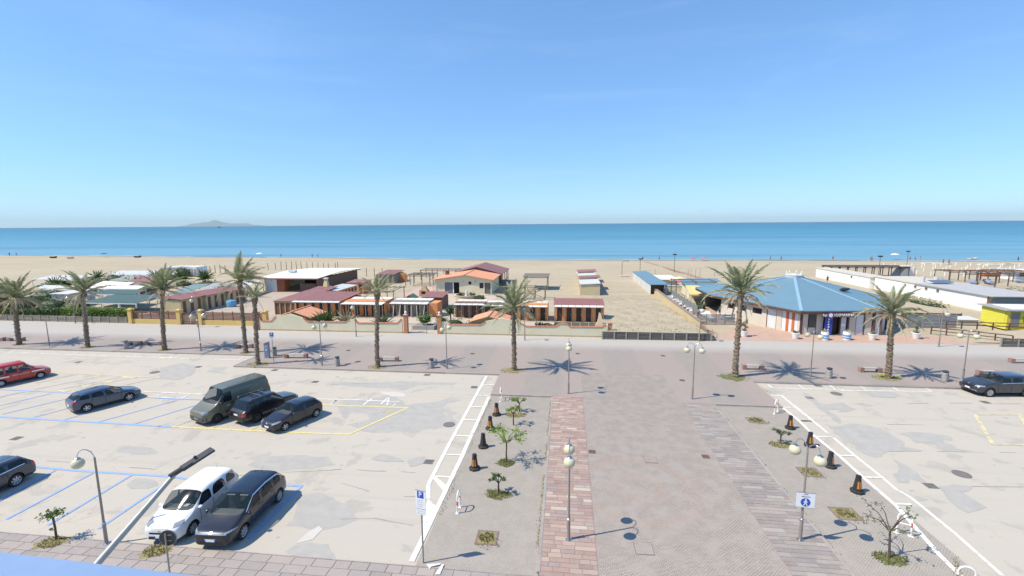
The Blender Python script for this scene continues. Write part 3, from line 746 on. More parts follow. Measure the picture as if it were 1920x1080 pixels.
def frond_mesh(name, curve, mat, seed, L=1.0, nl=36, ragged=0.0, lw=0.022, ll=0.165):
    r = random.Random(seed); mb = MB()
    n = 10; pts = []; p = Vector((0, 0, 0)); tw = r.uniform(-.25, .25)
    for i in range(n + 1):
        t = i / n; a = -curve * (t ** 1.25)
        pts.append(p.copy()); p = p + Vector((math.cos(a), tw * 0.25 * t, math.sin(a))) * (L / n)
    mb.tube(pts, [0.018 * (1 - 0.85 * i / n) * L for i in range(n + 1)], 4)
    def at(t):
        x = min(t * n, n - 1e-4); i = int(x); return pts[i].lerp(pts[i + 1], x - i), (pts[i + 1] - pts[i]).normalized()
    for k in range(nl):
        t = 0.14 + 0.86 * (k + 0.5) / nl
        q, d = at(t)
        prof = ll * L * (math.sin(PI * min(1, 0.18 + t * 0.86)) ** 0.7 * 0.9 + 0.12)
        for s in (-1, 1):
            if r.random() < ragged: continue
            side = Vector((0, s, 0)); up = side.cross(d) * s
            fw = 0.55 + 0.9 * t
            dr = (side * 1.0 + d * fw + Vector((0, 0, r.uniform(-0.15, 0.45) - 0.25 * ragged))).normalized()
            l = prof * r.uniform(0.8, 1.15); wd = d * (lw * L * 0.5)
            tip = q + dr * l + Vector((0, 0, -0.22 * l))
            mb.add([q - wd, q + wd, q + dr * l * 0.55 + wd * 0.9, tip], [(0, 1, 2, 3)])
    return mb.mesh(name, mat)
FR = {'g': [frond_mesh('frond', c, palm_green, i) for i, c in enumerate((0.55, 0.85, 1.15, 0.7))],
      'o': [frond_mesh('frond', c, palm_olive, 20 + i, ragged=0.1) for i, c in enumerate((0.8, 1.2, 1.5))],
      'd': [frond_mesh('frond', c, palm_dry, 40 + i, ragged=0.28) for i, c in enumerate((0.7, 1.2, 0.35))]}
def palm(foot, crown_px, L, n, label, wind=(0, 0), dry=0.3, seed=0, tr=0.23, spread=1.0, hang=3, lopsided=None):
    r = random.Random(seed)
    foot = Vector(foot)
    # crown at the height where its heart shows, leaning sideways only
    dv = ray(*crown_px); t = foot.y / dv.y; top = Vector((dv.x * t, foot.y, CAM_H + dv.z * t))
    H = top.z - foot.z; dx = top.x - foot.x
    th = thing('palm_tree', label, 'palm tree', foot, 0, 'palms along the promenade')
    mb = MB(); pts = []; rs = []; K = 46
    for i in range(K + 1):
        q = i / K
        pts.append(Vector((dx * q * q * (1.6 - .6 * q) if abs(dx) < 1.4 else dx * q, 0, H * q - 0.05)))
        w = tr * .73 * (1.28 - 0.5 * q if q < 0.12 else 1.2 - 0.25 * q) * (1 + (0.09 if i % 2 else -0.05) + r.uniform(-.04, .04))
        if q > 0.9: w *= 1 + (q - 0.9) * 3.2
        rs.append(w)
    mb.tube(pts, rs, 10)
    for i in range(150):       # stubs of cut leaf bases
        q = r.uniform(0.03, 0.99); a = r.uniform(0, 2 * PI); k = int(q * K); c = pts[k]; w = rs[k]
        mb.box((c.x + math.cos(a) * w, c.y + math.sin(a) * w, c.z), (0.10, 0.09, 0.12), a, 0, 0, 0.5)
    for i in range(26):       # ragged boot just under the crown
        a = r.uniform(0, 2 * PI); c = pts[-1]; w = rs[-1]
        mb.beam((c.x + math.cos(a) * w * .8, c.y + math.sin(a) * w * .8, c.z - r.uniform(0.1, 0.6)), (c.x + math.cos(a) * w * 1.5, c.y + math.sin(a) * w * 1.5, c.z + r.uniform(-.1, 0.2)), 0.09, 0.05)
    part('trunk', mb, trunk_mat, th)
    wv = Vector((wind[0], wind[1], 0))
    for i in range(n):
        q = (i + 0.5) / n
        az = i * 2.39996 + r.uniform(-.25, .25)
        el = R(86 - 112 * (q ** 1.05) * spread + r.uniform(-9, 9))
        if lopsided and math.cos(az - lopsided) < -0.2 and r.random() < 0.6: continue
        kind = 'd' if q > 1 - dry and r.random() < 0.75 else ('o' if r.random() < 0.30 + 0.5 * q else 'g')
        me = r.choice(FR[kind])
        d = Vector((math.cos(az) * math.cos(el), math.sin(az) * math.cos(el), math.sin(el))) + wv
        d.normalize()
        o = link('frond', me, th, top - foot + Vector((d.x * 0.12, d.y * 0.12, 0.12 * d.z + 0.05)))
        e2 = math.asin(max(-1, min(1, d.z))); a2 = math.atan2(d.y, d.x)
        o.rotation_euler = (Matrix.Rotation(a2, 3, 'Z') @ Matrix.Rotation(-e2, 3, 'Y') @ Matrix.Rotation(r.uniform(-.5, .5), 3, 'X')).to_euler()
        s = L * r.uniform(0.82, 1.12) * (0.8 if kind == 'd' else 1.0); o.scale = (s, s, s)
    for i in range(hang):      # dead fronds hanging against the trunk
        az = r.uniform(0, 2 * PI)
        o = link('frond', FR['d'][2], th, top - foot + Vector((math.cos(az) * .22, math.sin(az) * .22, -0.1)))
        o.rotation_euler = (Matrix.Rotation(az, 3, 'Z') @ Matrix.Rotation(R(62 + r.uniform(-12, 14)), 3, 'Y')).to_euler()
        s = L * r.uniform(0.55, 0.8); o.scale = (s, s * 0.6, s * 0.6)
    return th
GP = lambda x, y: G(x, y, PAVE_Z)
palm(GP(36, 646), (27, 560), 3.35, 30, 'leftmost street palm, thick mop of green and dry fronds in front of the hedge', (0.20, 0), 0.38, 1, 0.27, 1.0, 5)
palm(GP(165, 651), (156, 550), 3.3, 27, 'leaning street palm in front of the bright green hedge and dark green awning', (-.08, 0), 0.3, 2, 0.25, 0.95, 3)
palm(GP(309, 656), (303, 545), 3.3, 27, 'street palm standing before the brown slatted fence on the yellow wall', (0.1, 0), 0.34, 3, 0.24, 0.95, 5)
palm(GP(461, 661), (449, 528), 3.3, 29, 'tallest windswept street palm, its fronds blown to the right above the sand', (0.45, 0), 0.34, 4, 0.24, 0.92, 3)
palm(GP(484, 683), (477, 559), 2.0, 17, 'slim young street palm with a thin crown beside the blue parking meter', (0.15, 0), 0.3, 5, 0.22, 0.85, 2)
palm(GP(708, 688), (707, 550), 2.5, 16, 'thin upright street palm with sparse grey-green fronds in front of the orange cabins', (0.12, 0), 0.3, 6, 0.23, 0.72, 2)
palm(GP(964, 694), (963, 580), 3.3, 26, 'full round street palm at the corner of the plaza before the cream wall', (0.0, 0), 0.28, 7, 0.24, 1.0, 2)
palm(GP(1378, 706), (1389, 552), 3.5, 28, 'large street palm with drooping dry fronds in front of the blue roof', (0.0, 0), 0.34, 8, 0.27, 1.0, 5)
palm(GP(1665, 709), (1671, 588), 3.2, 29, 'street palm with a pale ringed trunk and yellow flowers round its foot', (-.06, 0), 0.3, 9, 0.26, 0.98, 3)

def leafcloud(mb, c, rad, n, size, r, shell=0.35, flat=1.0):
    c = Vector(c)
    for i in range(n):
        while True:
            v = Vector((r.uniform(-1, 1), r.uniform(-1, 1), r.uniform(-1, 1)))
            if shell < v.length < 1: break
        v *= 0.75 + 0.35 * math.sin(v.x * 5 + v.y * 7 + i % 5)
        p = c + Vector((v.x * rad[0], v.y * rad[1], v.z * rad[2]))
        u = Vector((r.gauss(0, 1), r.gauss(0, 1), r.gauss(0, .6))).normalized(); w = u.cross(Vector((r.gauss(0, 1), r.gauss(0, 1), r.gauss(0, 1)))).normalized()
        s = size * r.uniform(0.6, 1.3)
        mb.add([p - u * s, p + w * s * .45, p + u * s, p - w * s * .45], [(0, 1, 2, 3)])
def young_tree(foot, h, crown, nb, label, mat, lean=(0, 0), seed=0, dens=1.0, leaf=0.085, twigs=True):
    r = random.Random(seed)
    th = thing('young_tree', label, 'tree', foot, r.uniform(0, 6), 'young trees in the paved beds')
    mb = MB(); fork = Vector((lean[0], lean[1], h * 0.58))
    mb.tube([(0, 0, -.05), (lean[0] * .3 + r.uniform(-.03, .03), lean[1] * .3, h * .25), (lean[0] * .6, lean[1] * .6 + r.uniform(-.03, .03), h * .42), fork], [0.055, 0.045, 0.042, 0.038], 7)
    part('trunk', mb, bark, th, smooth=True)
    bm_ = MB(); lf = MB()
    for i in range(nb):
        a = i * 2.4 + r.uniform(-.4, .4); rr = crown * r.uniform(0.5, 1.0); up = h * r.uniform(0.15, 0.45)
        tip = fork + Vector((math.cos(a) * rr, math.sin(a) * rr, up)); mid = fork + (tip - fork) * 0.5 + Vector((0, 0, 0.08 * h))
        bm_.tube([fork - Vector((0, 0, .02)), mid, tip], [0.026, 0.018, 0.008], 5)
        leafcloud(lf, tip, (crown * .40, crown * .40, crown * .24), int(36 * dens), leaf * .85, r, 0.0)
        leafcloud(lf, mid.lerp(tip, 0.6), (crown * .25, crown * .25, crown * .15), int(18 * dens), leaf, r, 0.0)
    part('branch', bm_, bark, th); part('crown', lf, mat, th)
    return th
B3 = lambda x, y: G(x, y, 0.03)
young_tree(B3(950, 866), 2.05, 1.15, 9, 'tallest young tree with a spreading bright green crown beside the pink stone path', leaf_bright, (0.0, 0.0), 31, 1.1)
young_tree(B3(963, 797), 1.35, 0.55, 6, 'little yellow-green tree right behind the tallest young tree', leaf_bright, (0, 0), 32, 0.9)
young_tree(B3(974, 772), 1.1, 0.62, 6, 'short bushy sapling near the step, next to the red and white hoop', leaf_bright, (0.0, 0), 33, 0.9)
young_tree(B3(935, 925), 1.0, 0.42, 6, 'small dark sapling on a round patch of grass below the lowest left bollard', leaf_mid, (0, 0), 34, 0.8)
young_tree(B3(1463, 832), 0.95, 0.5, 7, 'pale green sapling in dry grass between the right-hand bollards', leaf_grey, (0, 0), 35, 0.8)
young_tree(B3(1668, 1046), 2.0, 1.0, 8, 'thin straggly young tree with few leaves at the lower right hoops', leaf_grey, (0.1, 0), 36, 0.28)
# topped street tree by the lower left lamp: flat tuft on a straight stem
rr_ = random.Random(37); ft = G(106, 1012, 0.03)
th = thing('young_tree', 'flat-topped little tree on a straight stem at the lower left lamp', 'tree', ft, 0, 'young trees in the paved beds')
mb = MB(); mb.tube([(0, 0, -.05), (0.02, 0, .6), (-0.01, 0, 1.15)], [.05, .045, .045], 7); part('trunk', mb, bark, th)
mb = MB()
for a in range(7): mb.tube([(0, 0, 1.1), (math.cos(a * .9) * .2, math.sin(a * .9) * .2, 1.2), (math.cos(a * .9) * .5, math.sin(a * .9) * .4, 1.28)], [.022, .016, .007], 5)
part('branch', mb, bark, th)
mb = MB(); leafcloud(mb, (0.0, 0, 1.24), (0.62, 0.5, 0.16), 210, 0.075, rr_, 0.0); leafcloud(mb, (-0.12, -.05, .55), (.12, .12, .08), 12, .07, rr_, 0)
part('crown', mb, leaf_mid, th)

# tree pits, grass and weeds
dryg = M('dry_grass_ground', (0.26, 0.22, 0.10), 0.95, 0.35, 4, 20)
greeng = M('grass_ground', (0.14, 0.15, 0.055), 0.95, 0.35, 4, 20)
pitm = M('rusty_pit_frame', (0.22, 0.165, 0.14), 0.9, 0.2, 4)
gb = MB(); gr_ = random.Random(5)
def blades(c, rx, ry, n, h, z, mi):
    for i in range(n):
        a = gr_.uniform(0, 2 * PI); q = math.sqrt(gr_.random())
        p = Vector((c[0] + rx * q * math.cos(a), c[1] + ry * q * math.sin(a), z)); l = h * gr_.uniform(.5, 1.3)
        d = Vector((gr_.uniform(-1, 1), gr_.uniform(-1, 1), 0)) * 0.6 * l; s = Vector((gr_.uniform(-1, 1), gr_.uniform(-1, 1), 0)).normalized() * 0.022
        gb.add([p - s, p + s, p + d + Vector((0, 0, l))], [(0, 1, 2)], mi if gr_.random() < 0.7 else 1 - mi)
def patch_(name, c, rx, ry, z, mat, n=26):
    mb = MB(); vs = [(c[0], c[1], z)]
    for i in range(n):
        a = 2 * PI * i / n; k = gr_.uniform(0.55, 1.25); vs.append((c[0] + rx * k * math.cos(a), c[1] + ry * k * math.sin(a), z))
    mb.add(vs, [(0, i + 1, (i + 1) % n + 1) for i in range(n)])
    return mb
patches = []
for px, rx, mi in (((36, 646), .7, 1), ((165, 651), .8, 1), ((309, 656), .7, 1), ((461, 661), .7, 1), ((484, 683), 1.1, 1), ((708, 688), 1.0, 1), ((960, 695), 1.2, 1), ((1376, 707), 1.5, 0), ((1660, 709), 1.1, 1)):
    c = GP(*px); patches.append((c, rx, rx * .75, PAVE_Z + .008, mi)); blades(c, rx, rx * .75, 170, .10, PAVE_Z, mi)
for px, rx, ry, mi in (((948, 868), .55, .45, 0), ((967, 778), .8, .45, 1), ((933, 927), .75, .42, 0), ((1464, 834), .75, .45, 1), ((1668, 1048), .7, .4, 0)):
    c = B3(*px); patches.append((c, rx, ry, 0.03 + .008, mi)); blades(c, rx, ry, 230, .12, .03, mi)
for px, w, d, mi in (((913, 1008), .98, .95, 0), ((1417, 788), 1.15, .95, 0), ((1585, 963), 1.15, 1.0, 0), ((1518, 885), 1.1, 1.0, 1)):
    c = B3(*px); fr = thing('tree_pit_frame', {913: 'square rusty tree pit full of grass beside the left path', 1417: 'far square tree pit with a little grass below the right step', 1585: 'near square tree pit with grass left of the pedestrian sign\'s bed edge', 1518: 'half grown-over tree pit under the near twin-globe lamp'}[px[0]], 'tree pit', c, 0, 'tree pits in the paved beds')
    mb = MB(); z = .012
    for q in ((-w / 2, w / 2, -d / 2, -d / 2 + .1), (-w / 2, w / 2, d / 2 - .1, d / 2), (-w / 2, -w / 2 + .1, -d / 2 + .1, d / 2 - .1), (w / 2 - .1, w / 2, -d / 2 + .1, d / 2 - .1)): mb.bx(*q, -.02, z)
    part('frame', mb, pitm, fr)
    mb = MB(); mb.bx(-w / 2 + .1, w / 2 - .1, -d / 2 + .1, d / 2 - .1, -.02, .006); part('soil', mb, dryg, fr)
    blades(c, w * .36, d * .36, 150, .12, .035, mi); blades(c + Vector((.1, -.3, 0)), w * .6, d * .5, 60, .10, .03, mi)
for px in ((97, 1017), (293, 1033)):
    c = G(*px, .045)
    for k in (-1, 0, 1): patches.append((c + Vector((k * .16, k * .12, 0)), .5, .34, .055 + k * .002, 1)); 
    blades(c, .55, .4, 260, .10, .05, 1)
for (a, b, n) in (((-1.05, 16.8), (-1.02, 35.6), 1700), ((11.45, 15), (11.45, 35.2), 800), ((PX0 + .1, 30), (PX0 + .15, 35.5), 120), ((PX0 + .1, 20), (PX0 + .2, 30), 160), ((PX0 - .1, 41), (PX0, 36), 60), ((16.4, 41.0), (16.9, 38.5), 60), ((14.6, 17), (16.3, 19.5), 200), ((-0.6, 15.0), (-1.2, 17.4), 120)):
    for i in range(n):
        t = gr_.random() ** 1.2; x = a[0] + (b[0] - a[0]) * t; y = a[1] + (b[1] - a[1]) * t
        if math.sin(y * 1.7) + math.sin(y * .63 + 1) < -0.5: continue
        blades((x + gr_.gauss(0, .07), y), .04, .06, 1, .075, .03, 1)
for i in range(1500):   # dry tufts and wisps on the sand lot and along the ramp
    x = gr_.uniform(4.8, 17); y = 56 + 34 * gr_.random() ** 1.4; blades((x, y), .2, .2, 3, .12, SAND_Z + .9 * max(0, 1 - (y - 55.4) / 30) ** 1.6 - .01, 1)
g_o = stuff('weeds', gb, [frond_mat('blade_green', (0.10, 0.125, 0.035), (0.17, 0.18, 0.06)), frond_mat('blade_dry', (0.30, 0.255, 0.11), (0.40, 0.345, 0.18))], 'dry grass and weeds growing in tree pits and along kerbs', 'grass')
for c, rx, ry, z, mi in patches:
    struct('grass_patch', patch_('grass_patch', c, rx, ry, z, None), dryg if mi else greeng)
# flowering plants at the foot of the last palm
for px, col, lab in (((1655, 707), (0.75, 0.55, 0.02), 'low yellow-flowering plant left of the pale palm trunk'), ((1682, 710), (0.10, 0.22, 0.03), 'low green clump with white flowers right of the pale palm trunk')):
    c = GP(*px); fl = thing('flower_clump', lab, 'flowers', c)
    mb = MB(); leafcloud(mb, (0, 0, .14), (.48, .3, .16), 130, .06, gr_, 0); part('foliage', mb, leaf_bright, fl)
    mb = MB(); leafcloud(mb, (0, 0, .22), (.46, .28, .12), 70, .045, gr_, .2); part('blossom', mb, M('blossom_%d' % px[0], col if px[0] < 1660 else (0.7, 0.7, 0.62), .7, .15), fl)
    
def shrub(name, label, cat, c, rad, n, size, mat, seed, group=None, core=True, sphere=False):
    r = random.Random(seed); th = thing(name, label, cat, c, 0, group)
    mb = MB(); leafcloud(mb, (0, 0, rad[2]), rad, n, size, r, 0.45); part('foliage', mb, mat, th)
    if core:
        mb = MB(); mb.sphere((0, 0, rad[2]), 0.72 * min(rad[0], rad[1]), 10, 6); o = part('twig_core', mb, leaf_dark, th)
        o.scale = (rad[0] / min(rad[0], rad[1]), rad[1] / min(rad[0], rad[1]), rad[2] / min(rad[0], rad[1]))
    return th
def spiky(label, c, n, L, mat, seed, name='agave', cat='agave', group=None, w=0.09, emin=15, stem=0.0):
    """rosette of stiff sword leaves, one object per leaf"""
    r = random.Random(seed); th = thing(name, label, cat, c, 0, group)
    b = MB(); ns_ = 4; vs = []
    for i in range(ns_ + 1):
        t = i / ns_; x = t; z = -0.16 * t * t; hw = 0.5 * (1 - t) ** 0.6 if i < ns_ else 0.0
        hw *= (0.6 + 0.4 * min(1, t * 4)); vs += [(x, -hw, z + .12 * hw), (x, 0, z - .1 * hw), (x, hw, z + .12 * hw)]
    fs = []
    for i in range(ns_):
        for k in (0, 1): a = i * 3 + k; fs.append((a, a + 3, a + 4, a + 1))
    b.add(vs, fs); me = b.mesh('leaf', mat)
    if stem > 0:
        mb = MB(); mb.tube([(0, 0, 0), (0.03, 0, stem)], [.12, .10], 8); part('stem', mb, trunk_mat, th)
    for i in range(n):
        az = i * 2.39996; el = R(emin + (82 - emin) * (1 - (i + .5) / n) ** 0.8 + r.uniform(-6, 6)) if emin < 80 else R(r.uniform(40, 88))
        o = link('leaf', me, th, (0, 0, stem + 0.05)); o.rotation_euler = (Matrix.Rotation(az, 3, 'Z') @ Matrix.Rotation(-el, 3, 'Y')).to_euler()
        s = L * r.uniform(.8, 1.15); o.scale = (s, w * 2, s)
    return th
# ================================================================== STREET FURNITURE
globe_m = M('globe_cream', (0.58, 0.54, 0.37), 0.3, 0.05, spec=0.4)
pole_m = M('lamp_pole', (0.30, 0.265, 0.235), 0.5, 0.15, 3, metal=0.3)
def lamp(foot, label, ang, H=4.58, globes=2, single_dir=None, bare=False, group='globe lamps on the promenade'):
    th = thing('street_lamp', label, 'street lamp', foot, 0, group)
    mb = MB(); top = H - 0.42
    mb.tube([(0, 0, 0), (0, 0, 0.95)], [0.075, 0.07], 10); part('base_sleeve', mb, pole_m, th, smooth=True)
    mb = MB(); mb.lathe([(0.05, 0.95), (0.085, 0.96), (0.085, 1.0), (0.05, 1.03)], 10); mb.lathe([(0.14, 0.0), (0.14, 0.03), (0.07, 0.05)], 10); part('collar', mb, steel, th)
    mb = MB(); mb.tube([(0, 0, 1.0), (0, 0, top)], [0.05, 0.038], 8); part('pole', mb, pole_m, th, smooth=True)
    if bare: return th
    dirs = [ang, ang + PI] if globes == 2 else [single_dir]
    for a in dirs:
        mb = MB(); c, s = math.cos(a), math.sin(a)
        prof = [(0.0, top - .05), (0.02, top + .1), (0.09, top + .27), (0.22, top + .38), (0.36, top + .40), (0.48, top + .30), (0.54, top + .14), (0.55, top + 0.05)]
        if globes == 1: prof = [(x * 1.15, z) for x, z in prof]
        mb.tube([(c * x, s * x, z) for x, z in prof], 0.02, 6); arm = part('arm', mb, steel, th, smooth=True)
        x = prof[-1][0]; gz = top - 0.20
        mb = MB(); mb.lathe([(0.03, 0.28), (0.085, 0.255), (0.12, 0.22), (0.115, 0.20)], 12, (c * x, s * x, gz)); part('cap', mb, steel, th, smooth=True)
        mb = MB(); mb.sphere((c * x, s * x, gz), 0.245, 16, 10, sz=0.94); part('globe', mb, globe_m, th, smooth=True)
    if globes == 2:
        mb = MB(); mb.tube([(0, 0, top - .05), (0, 0, top + .12)], [.04, .012], 6); part('finial', mb, steel, th)
    return th
for px, a, lab in (
    ((377, 658), 25, 'twin-globe lamp by the brown slatted gate of the yellow wall'),
    ((604, 685), 55, 'twin-globe lamp in front of the left cream wall, beside a litter bin'),
    ((838, 691), 68, 'twin-globe lamp in front of the red-pillared gateway in the cream wall'),
    ((1066, 738), 90, 'twin-globe lamp at the far end of the pink stone path'),
    ((1066, 1012), 90, 'nearest twin-globe lamp standing on the pink stone path'),
    ((1298, 748), -10, 'twin-globe lamp beside the right-hand step of the plaza'),
    ((1519, 711), -54, 'twin-globe lamp before the blue-roofed pavilion entrance'),
    ((1500, 1012), -60, 'near twin-globe lamp that carries the pedestrian sign'),
    ((1805, 713), -15, 'twin-globe lamp beside the dark grey estate car on the right')):
    lamp(GP(*px), lab, R(a))
lamp(GP(93, 649), 'bare lamp post without globes between the two leftmost palms', 0, 3.45, bare=True)
for px, lab in (((141.6, 606), 'single-globe lamp against the hedge of the grey timber fence'), ((371, 613), 'single-globe lamp behind the twin-globe lamp at the slatted gate'), ((668, 631), 'single-globe lamp against the left cream wall by the orange cabins'), ((984, 638), 'single-globe lamp against the right cream wall behind the round palm'), ((1311, 640), 'single-globe lamp at the corner of the timber edging by the bicycle'), ((1760, 650), 'single-globe lamp beside the sandy ramp near the yellow kiosk')):
    lamp(GP(*px), lab, 0, 4.4, 1, R(-90), group='single globe lamps along the beach side')
lamp(G(200, 1019, .05), 'hooked single-globe lamp at the lower left edge of the car park', 0, 4.5, 1, R(200), group='single globe lamps along the beach side')

# tall roadside light close below the balcony
A = W(176, 1064, 6.2); Bp = W(330, 886, 7.6); Cp = W(399, 842, 8.2)
th = thing('road_light', 'large grey road light whose arm rises past the balcony at lower left', 'street light', (A.x, A.y, 0))
o0 = Vector((A.x, A.y, 0))
mb = MB(); mb.tube([(0, 0, 0), (0, 0, A.z - .5), (0.02, .02, A.z - .15), A - o0], [.085, .07, .066, .062], 10); part('mast', mb, pole_m, th, smooth=True)
mb = MB(); mb.tube([A - o0, Bp - o0], [.062, .045], 10); part('arm', mb, M('galvanised', (0.33, 0.35, 0.34), .5, .12, 3, metal=.3), th, smooth=True)
d = (Cp - Bp).normalized(); b0 = Bp - o0
mb = MB(); mb.tube([b0 - d * .12, b0 + d * .12], .055, 10); part('clamp', mb, dark_metal, th)
mb = MB(); mb.beam(b0 + d * .1, b0 + d * .30, .15, .07); part('driver_box', mb, dark_metal, th)
mb = MB(); mb.beam(b0 + d * .28, b0 + (Cp - Bp), .20, .045); part('lamp_head', mb, dark_metal, th)
mb = MB(); c = b0 + d * .36 + Vector((0, 0, .05)); mb.lathe([(.03, 0), (.03, .03), (.012, .05)], 8, c); part('sensor', mb, black_plastic, th)

# balcony parapet in front of the camera
P1 = W(-140, 1018, 1.75); P2 = W(430, 1087, 1.45)
th = thing('balcony_parapet', 'pale blue top of the balcony parapet cutting the lower left corner', 'balcony', (P1.x, P1.y, 0))
mb = MB(); o0 = Vector((P1.x, P1.y, 0)); q = (P2 - P1); nrm = Vector((-q.y, q.x, 0)).normalized()
if nrm.y > 0: nrm = -nrm
mb.slab([P1 - o0, P2 - o0, P2 - o0 + nrm * .32 + Vector((0, 0, .0)), P1 - o0 + nrm * .32], .05); part('coping', mb, M('blue_coping', (0.19, 0.28, 0.45), .5, .06, 2), th)
mb = MB(); a_ = P1 - o0 + nrm * .05 - Vector((0, 0, .052)); b_ = P2 - o0 + nrm * .05 - Vector((0, 0, .052))
mb.slab([a_, b_, b_ + nrm * .22, a_ + nrm * .22], .95); part('wall', mb, white_plaster, th)

# signs ---------------------------------------------------------------------
def lines_on(parent, x0, x1, z0, z1, n, y, h, seed):
    r = random.Random(seed); mb = MB()
    for i in range(n):
        z = z1 - (z1 - z0) * (i + .5) / n; x = x0
        while x < x1 - .02:
            l = min(r.uniform(.03, .09), x1 - x); mb.bx(x, x + l, y - .002, y, z - h / 2, z + h / 2); x += l + .02
    return part('small_print', mb, sign_black, parent)
ft = G(794, 1055, .03); H = height(ft, 919)
th = thing('parking_sign', 'near white parking sign with a blue P at the corner of the car park', 'parking sign', ft, R(-14), 'blue P signs')
mb = MB(); mb.tube([(0, 0, 0), (0, 0, H - .05)], .033, 8); part('pole', mb, grey_metal, th, smooth=True)
mb = MB(); mb.bx(-.23, .23, -.05, -.03, H - .80, H); pn = part('panel', mb, sign_white, th)
mb = MB(); mb.bx(-.23, .23, -.05, -.03, H - 1.06, H - .82); pn2 = part('time_panel', mb, sign_white, th)
for q in ((-.235, .235, H - .01, H + .005), (-.235, .235, H - .805, H - .79)):
    mb = MB(); mb.bx(q[0], q[1], -.054, -.028, q[2], q[3]); part('edge_strip', mb, grey_metal, th)
mb = MB(); mb.bx(-.15, .15, -.056, -.051, H - .32, H - .03); part('blue_square', mb, sign_blue, th)
text_mesh('letter_p', 'P', .30, sign_white, th, (0, -.06, H - .175))
lines_on(th, -.15, .12, H - .74, H - .38, 4, -.052, .010, 3); lines_on(th, -.18, .18, H - 1.04, H - .86, 2, -.052, .010, 4)
ft = GP(513.6, 679); H = height(ft, 623)
th = thing('parking_sign', 'far blue parking sign beside the blue parking meter', 'parking sign', ft, R(6), 'blue P signs')
mb = MB(); mb.tube([(0, 0, 0), (0, 0, H - .05)], .03, 8); part('pole', mb, grey_metal, th)
mb = MB(); mb.bx(-.22, .22, -.05, -.03, H - .62, H); part('panel', mb, sign_white, th)
mb = MB(); mb.bx(-.2, .2, -.056, -.051, H - .43, H - .02); part('blue_square', mb, sign_blue, th)
text_mesh('letter_p', 'P', .36, sign_white, th, (0, -.06, H - .225)); lines_on(th, -.17, .17, H - .6, H - .46, 1, -.052, .03, 6)
# parking meter
ft = GP(502, 671)
th = thing('parking_meter', 'blue-grey parking ticket machine on the kerb behind the black estate', 'parking meter', ft, R(8))
mb = MB(); mm = M('meter_blue', (0.22, 0.27, 0.36), .5, .1)
mb.wall_poly([(-.24, 0), (.22, 0), (.22, 1.72), (-.24, 1.56)], -.16, .16); part('cabinet', mb, mm, th)
mb = MB(); mb.bx(-.16, .14, -.172, -.161, 1.12, 1.42); part('screen', mb, M('meter_screen', (.35, .38, .42), .3, .1), th)
mb = MB(); mb.bx(-.08, .06, -.175, -.161, .82, 1.0); part('coin_tray', mb, sign_white, th)
mb = MB(); mb.slab([(-.27, -.2, 1.57), (.25, -.2, 1.75), (.25, .2, 1.75), (-.27, .2, 1.57)], .03); part('roof', mb, dark_metal, th)
mb = MB(); mb.bx(-.28, .26, -.2, .2, 0, .05); part('plinth', mb, mid_grey, th)
# pedestrian sign on the near right lamp
lf = GP(1500, 1012); zt = height(lf, 916) ; zb = height(lf, 944)
th = thing('pedestrian_sign', 'square white sign with a blue walking figure hung on the near right lamp', 'sign', (lf.x + .04, lf.y - .08, 0), R(-6))
mb = MB(); mb.bx(-.36, .36, -.02, .0, zb, zt); part('panel', mb, sign_white, th)
for q in ((-.37, .37, zt - .012, zt + .006), (-.37, .37, zb - .006, zb + .012)): mb = MB(); mb.bx(q[0], q[1], -.024, .004, q[2], q[3]); part('edge_strip', mb, grey_metal, th)
zc = zb + (zt - zb) * .36
mb = MB(); mb.lathe([(.19, -.026), (.19, -.021)], 28, (0, 0, zc), 0, 'Y'); part('blue_disc', mb, sign_blue, th)
mb = MB(); Y0, Y1 = -.032, -.0265
def fig(pts): mb.wall_poly([(x, zc + z) for x, z in pts], Y0, Y1)
fig([(-.03, .03), (.035, .03), (.04, -.04), (-.035, -.04)]); fig([(.03, .09), (-.02, .09), (-.035, .02), (.045, .02)])
fig([(-.035, -.035), (.0, -.035), (-.05, -.15), (-.085, -.14)]); fig([(.0, -.035), (.04, -.035), (.085, -.145), (.05, -.155)])
fig([(-.03, .075), (-.015, .05), (-.07, -.01), (-.088, .0)]); fig([(.03, .08), (.02, .05), (.075, .0), (.09, .015)])
mb.lathe([(.034, Y0), (.034, Y1)], 12, (.005, 0, zc + .125), 0, 'Y'); part('walking_figure', mb, sign_white, th)
text_mesh('lettering', 'AREA', .075, sign_black, th, (0, -.023, zt - .075), extrude=.002); text_mesh('lettering', 'PEDONALE', .068, sign_black, th, (0, -.023, zt - .19), extrude=.002)
mb = MB(); mb.bx(-.07, .07, -.005, .12, zb + .2, zb + .26); mb.bx(-.07, .07, -.005, .12, zt - .26, zt - .2); part('bracket', mb, grey_metal, th)
# round road sign seen from behind, close to the pavement edge
ft = G(322, 1105, .045); zc = height(ft, 1010)
th = thing('round_sign', 'round road sign seen from its dark back in front of the white car', 'road sign', ft, R(12))
mb = MB(); mb.tube([(0, 0, 0), (0, 0, zc + .2)], .03, 8); part('pole', mb, grey_metal, th)
mb = MB(); mb.lathe([(.30, .035), (.30, .06)], 28, (0.06, 0, zc), 0, 'Y'); part('plate', mb, M('sign_back', (.03, .035, .036), .55, .2), th)
mb = MB(); mb.lathe([(.305, .03), (.32, .03), (.32, .068), (.305, .068)], 28, (0.06, 0, zc), 0, 'Y', False); part('rim', mb, grey_metal, th)
mb = MB(); mb.bx(-.05, .2, .028, .036, zc - .13, zc - .10); mb.bx(-.05, .2, .028, .036, zc + .10, zc + .13); part('clamp', mb, grey_metal, th)

